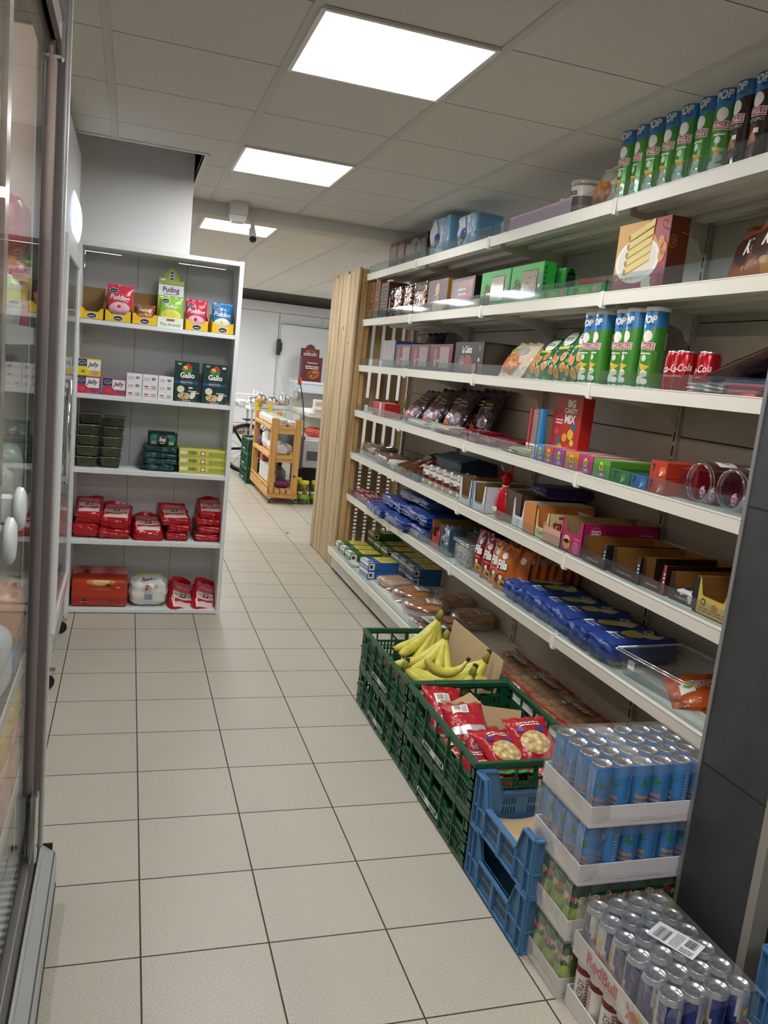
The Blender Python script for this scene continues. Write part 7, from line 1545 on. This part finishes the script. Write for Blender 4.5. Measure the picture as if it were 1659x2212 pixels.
for k, y in enumerate((5.36, 5.22, 5.08)): wbox('%s green and yellow cake box from the left, front row of the base shelf' % ORD[k].capitalize(), 1.54, y, ZL[7] + .004, GRX, .06 * (k - 1), .12, .22, .05)
for k, y in enumerate((5.36, 5.20, 5.04)):
    for q in range(3 if k == 0 else 2): wbox('green cake box at the back, %s pile from the left, %s from the bottom' % (ORD[k], ORD[q]), 1.76, y, ZL[7] + .002 + .046 * q, GRX, .03, .135, .19)
for k, y in enumerate((4.90, 4.74)): wbox('white and yellow cake box lying between green and blue boxes, %s one' % ['left', 'right'][k], 1.60, y, ZL[7] + .002, '#cfcfae', .1, .13, .19, .03)
for q in range(2): wbox('%s blue cake box of the front pair on the base shelf' % ['Lower', 'Upper'][q], 1.525, 4.67, ZL[7] + .002 + .051 * q, BLX, .08, .15, .20, .05)
for k, y in enumerate((4.83, 4.68, 4.53)):
    for q in range(2): wbox('blue cake box at the back, %s pile from the left, %s one' % (ORD[k], ['lower', 'upper'][q]), 1.77, y, ZL[7] + .002 + .051 * q, BLX, .02, .14, .19, .05)
parcel('crumb_pack', 'small white pack lying at the front edge of the base shelf', 'pack', (1.435, 4.93, ZL[7] + .001), HP, (.12, .06, .02), '#d8d8d4', .3, 150, .05)
CAKE = speck('golden_cake', ['#c48438', '#a86424', '#784218'], 14, .35, 'NOISE', bump=.2, coat=.4); CKS = M('#7d4a20', .5)
CB = film('clear_bag')
def cake(lab, x, y, z, r=.118, h=.058, rz=0.0, grp='round cakes in clear bags'):
    t = thing('round_cake', lab, 'cake', (x, y, z), rz, grp)
    mb = MB(); mb.lathe([(r * .86, .003), (r * .98, h * .55, CKS), (r, h * .7), (r * .95, h * .92), (r * .7, h * 1.08), (r * .3, h * 1.13), (0, h * 1.14)], CAKE, 30, cap0=True); obj('cake', mb, t)
    mb = MB(); mb.lathe([(r * .88, .001), (r * 1.05, h * .6), (r * 1.06, h * .62)], clear('pack_rim'), 30); obj('cake_tray', mb, t)
    mb = MB(); mb.lathe([(r * .95, .001), (r * 1.12, h * .4), (r * 1.12, h * .8), (r * .9, h * 1.15), (r * .4, h * 1.28), (0, h * 1.3)], CB, 26); mb.grid(lambda u, v: Vector(((r + .075 * v) * cos(2.2 + .9 * u), -(r + .075 * v) * sin(2.2 + .9 * u), h * .8 * (1 - v) + .012 + .02 * sin(9 * u) * v)), 8, 4, CB); obj('bag', mb, t)
    mb = MB(); S = lambda u, v, o: Vector((u, v, h * 1.335 + o - 1.6 * (u * u + v * v))); mb.rect(S, .0, -.01, .06, .075, M('#e3e2df', .4), .003, 4, 4); mb.bars(S, .008, .0, .03, .03, INK, 8, .005); mb.lines(S, .008, .036, .05, .07, GY, 4, .005); mb.ell(S, .045, .015, .009, .012, M('#b86a2a', .4), .005, 10); obj('label', mb, t)
    return t
c0 = cake('left front round cake with white label on the base shelf', 1.585, 4.16, ZL[7] + .002, rz=HP)
dup(c0, (1.565, 3.915, ZL[7] + .004), HP - .2, 'right front round cake with white label, above the cookie packs')
dup(c0, (1.765, 4.02, ZL[7] + .003), HP + .3, 'back left round cake, half in shadow on the base shelf')
dup(c0, (1.765, 3.735, ZL[7] + .002), HP + .1, 'back right round cake, nearest to the empty part of the base shelf')
wrapped('sliced_sausage_bag', 'clear bag with pinkish cake left of the round cakes', 'cake', (1.55, 4.405, ZL[7] + .004), HP + .2, (.20, .15, .055), M('#c49a84', .5), seed=5)
CKP = speck('brown_cookies', ['#9a6434', '#7d4a24', '#4a2812'], 35, .45, bump=.4)
for k, y in enumerate((3.70, 3.555)):
    t = thing('cookie_tray', ['left', 'right'][k] + ' flat cookie pack with white label in front of the round cakes', 'cookie pack', (1.535, y, ZL[7] + .002), HP + .08, 'flat cookie packs on the base shelf')
    mb = MB()
    for a in range(2):
        for b_ in range(4): mb.lathe([(.0, .028), (.018, .027), (.026, .02), (.027, .008), (.02, .004)], CKP, 14, (-.03 + .06 * a, -.085 + .056 * b_))
    obj('cookies', mb, t)
    mb = MB(); mb.box(-.066, .066, -.118, .118, .001, .036, film('clear_bag'), .008); mb.rect(lambda u, v, o: Vector((u, -.119 - o, v)), -.06, .002, .06, .026, M('#d9d8d6', .4), .001); obj('wrapper', mb, t)
    mb = MB(); S = ST(0, 0, .037); mb.rect(S, -.05, -.06, .05, .012, M('#e3e2df', .4), .001); mb.bars(S, .0, -.05, .04, -.01, INK, 10, .002); mb.lines(S, -.042, -.05, -.006, .0, GY, 4, .002); mb.rect(S, -.055, .04, .055, .1, M('#8a5a3a', .4), .0008); obj('label', mb, t)
BUN = speck('soft_rolls', ['#c08a50', '#a86e36', '#8a5424'], 9, .45, 'NOISE', coat=.1)
def rolls(lab, x, y, z, rz, seed):
    t = thing('bread_roll_bag', lab, 'bread rolls', (x, y, z), rz, 'bags of bread rolls')
    rr = random.Random(seed); mb = MB(); k = 0
    for a in range(4):
        for b_ in range(3):
            m2 = MB(); block_mesh(m2, .062, .075, .05, BUN, .5, seed * 20 + k, .06, 5); m2.xf(Matrix.Translation((-.092 + .061 * a + rr.uniform(-.004, .004), -.072 + .070 * b_, .004 + rr.uniform(0, .008))) @ Matrix.Rotation(rr.uniform(-.3, .3), 4, 'Z'))
            obj('bread_roll', m2, t); k += 1
    mb = MB(); block_mesh(mb, .262, .25, .068, film('clear_bag'), .35, seed, .02, 9); obj('clear_bag', mb, t)
    mb = MB(); S = lambda u, v, o: Vector((u, v, .069 + o + .002 * sin(30 * u)))
    mb.text(S, 'Wegenerbrød'[:9], -.005, .028, .034, M('#e6dcc8', .4), .002, shear=.2, sx=.75, bold=.02); mb.text(S, 'Wegenerbrød'[:9], -.004, .026, .034, M('#4a2a1c', .5), .001, shear=.2, sx=.75, bold=.08); mb.rect(S, -.13, .062, .13, .072, M('#a01c24', .4), .001, 6); mb.rect(S, -.13, .082, .13, .086, M('#a01c24', .4), .001, 6); mb.rect(S, -.06, -.012, -.035, .0, WHT, .002); mb.rect(S, -.13, -.122, .13, -.112, M('#a01c24', .4), .001, 6); obj('bag_print', mb, t)
    return t
for k, (x, y, z) in enumerate(((1.655, 3.06, .001), (1.66, 2.80, .001), (1.655, 2.55, .001), (1.66, 2.30, .001))):
    rolls('%s bag of bread rolls from the left on the base shelf, behind the crates' % ORD[k].capitalize(), x, y, ZL[7] + z, HP + .05 * ((k % 3) - 1), 160 + k)
cart_box('foam_strip', 'white strip lying on the base shelf behind the banana crate', 'strip', (1.50, 3.235, ZL[7]), (.05, .2, .03), '#dcdedd', None, HP)
# small litter on the floor
mb = MB(); rr = random.Random(3)
for k in range(6):
    a = rr.uniform(0, 6); mb.add([(.03 * rr.random(), .03 * rr.random(), .001), (.03 * rr.random() + .02, .03 * rr.random(), .012), (.03 * rr.random() + .01, .03 * rr.random() + .02, .004)], [(0, 1, 2)], M('#2a3a3c', .5) if k % 2 else M('#a9b4b0', .5))
tag(obj('paper_scrap', mb, None, (1.30, 6.62, .0005)), 'crumpled grey green scrap lying on the aisle floor', 'litter')

# ================================================================== light, camera
w = bpy.data.worlds.new('shop_interior'); SC.world = w; w.use_nodes = True
w.node_tree.nodes['Background'].inputs[0].default_value = (.8, .85, 1, 1); w.node_tree.nodes['Background'].inputs[1].default_value = 0.02
cam = bpy.data.cameras.new('camera'); co = bpy.data.objects.new('camera', cam); COL.objects.link(co)
yaw, pitch, roll = 0.31449, -0.16775, 0.1045
f_ = Vector((sin(yaw) * cos(pitch), cos(yaw) * cos(pitch), sin(pitch))); r_ = Vector((cos(yaw), -sin(yaw), 0)); u_ = r_.cross(f_)
R3 = cos(roll) * r_ + sin(roll) * u_; U3 = -sin(roll) * r_ + cos(roll) * u_
mt = Matrix((R3, U3, -f_)).transposed().to_4x4(); mt.translation = Vector((0, 0, 1.4038)); co.matrix_world = mt
cam.sensor_fit = 'HORIZONTAL'; cam.sensor_width = 36.0; cam.lens = 36.0 * 1763.03 / 1659.0; cam.clip_start = .02
SC.camera = co
SC.view_settings.view_transform = 'Standard'; SC.view_settings.look = 'None'; SC.view_settings.gamma = 1.0; SC.view_settings.use_curve_mapping = False; SC.view_settings.exposure = 0.0
SC.cycles.max_bounces = 10; SC.cycles.transparent_max_bounces = 24; SC.cycles.diffuse_bounces = 5; SC.cycles.glossy_bounces = 4; SC.cycles.sample_clamp_indirect = 4.0; SC.cycles.caustics_reflective = False; SC.cycles.caustics_refractive = False
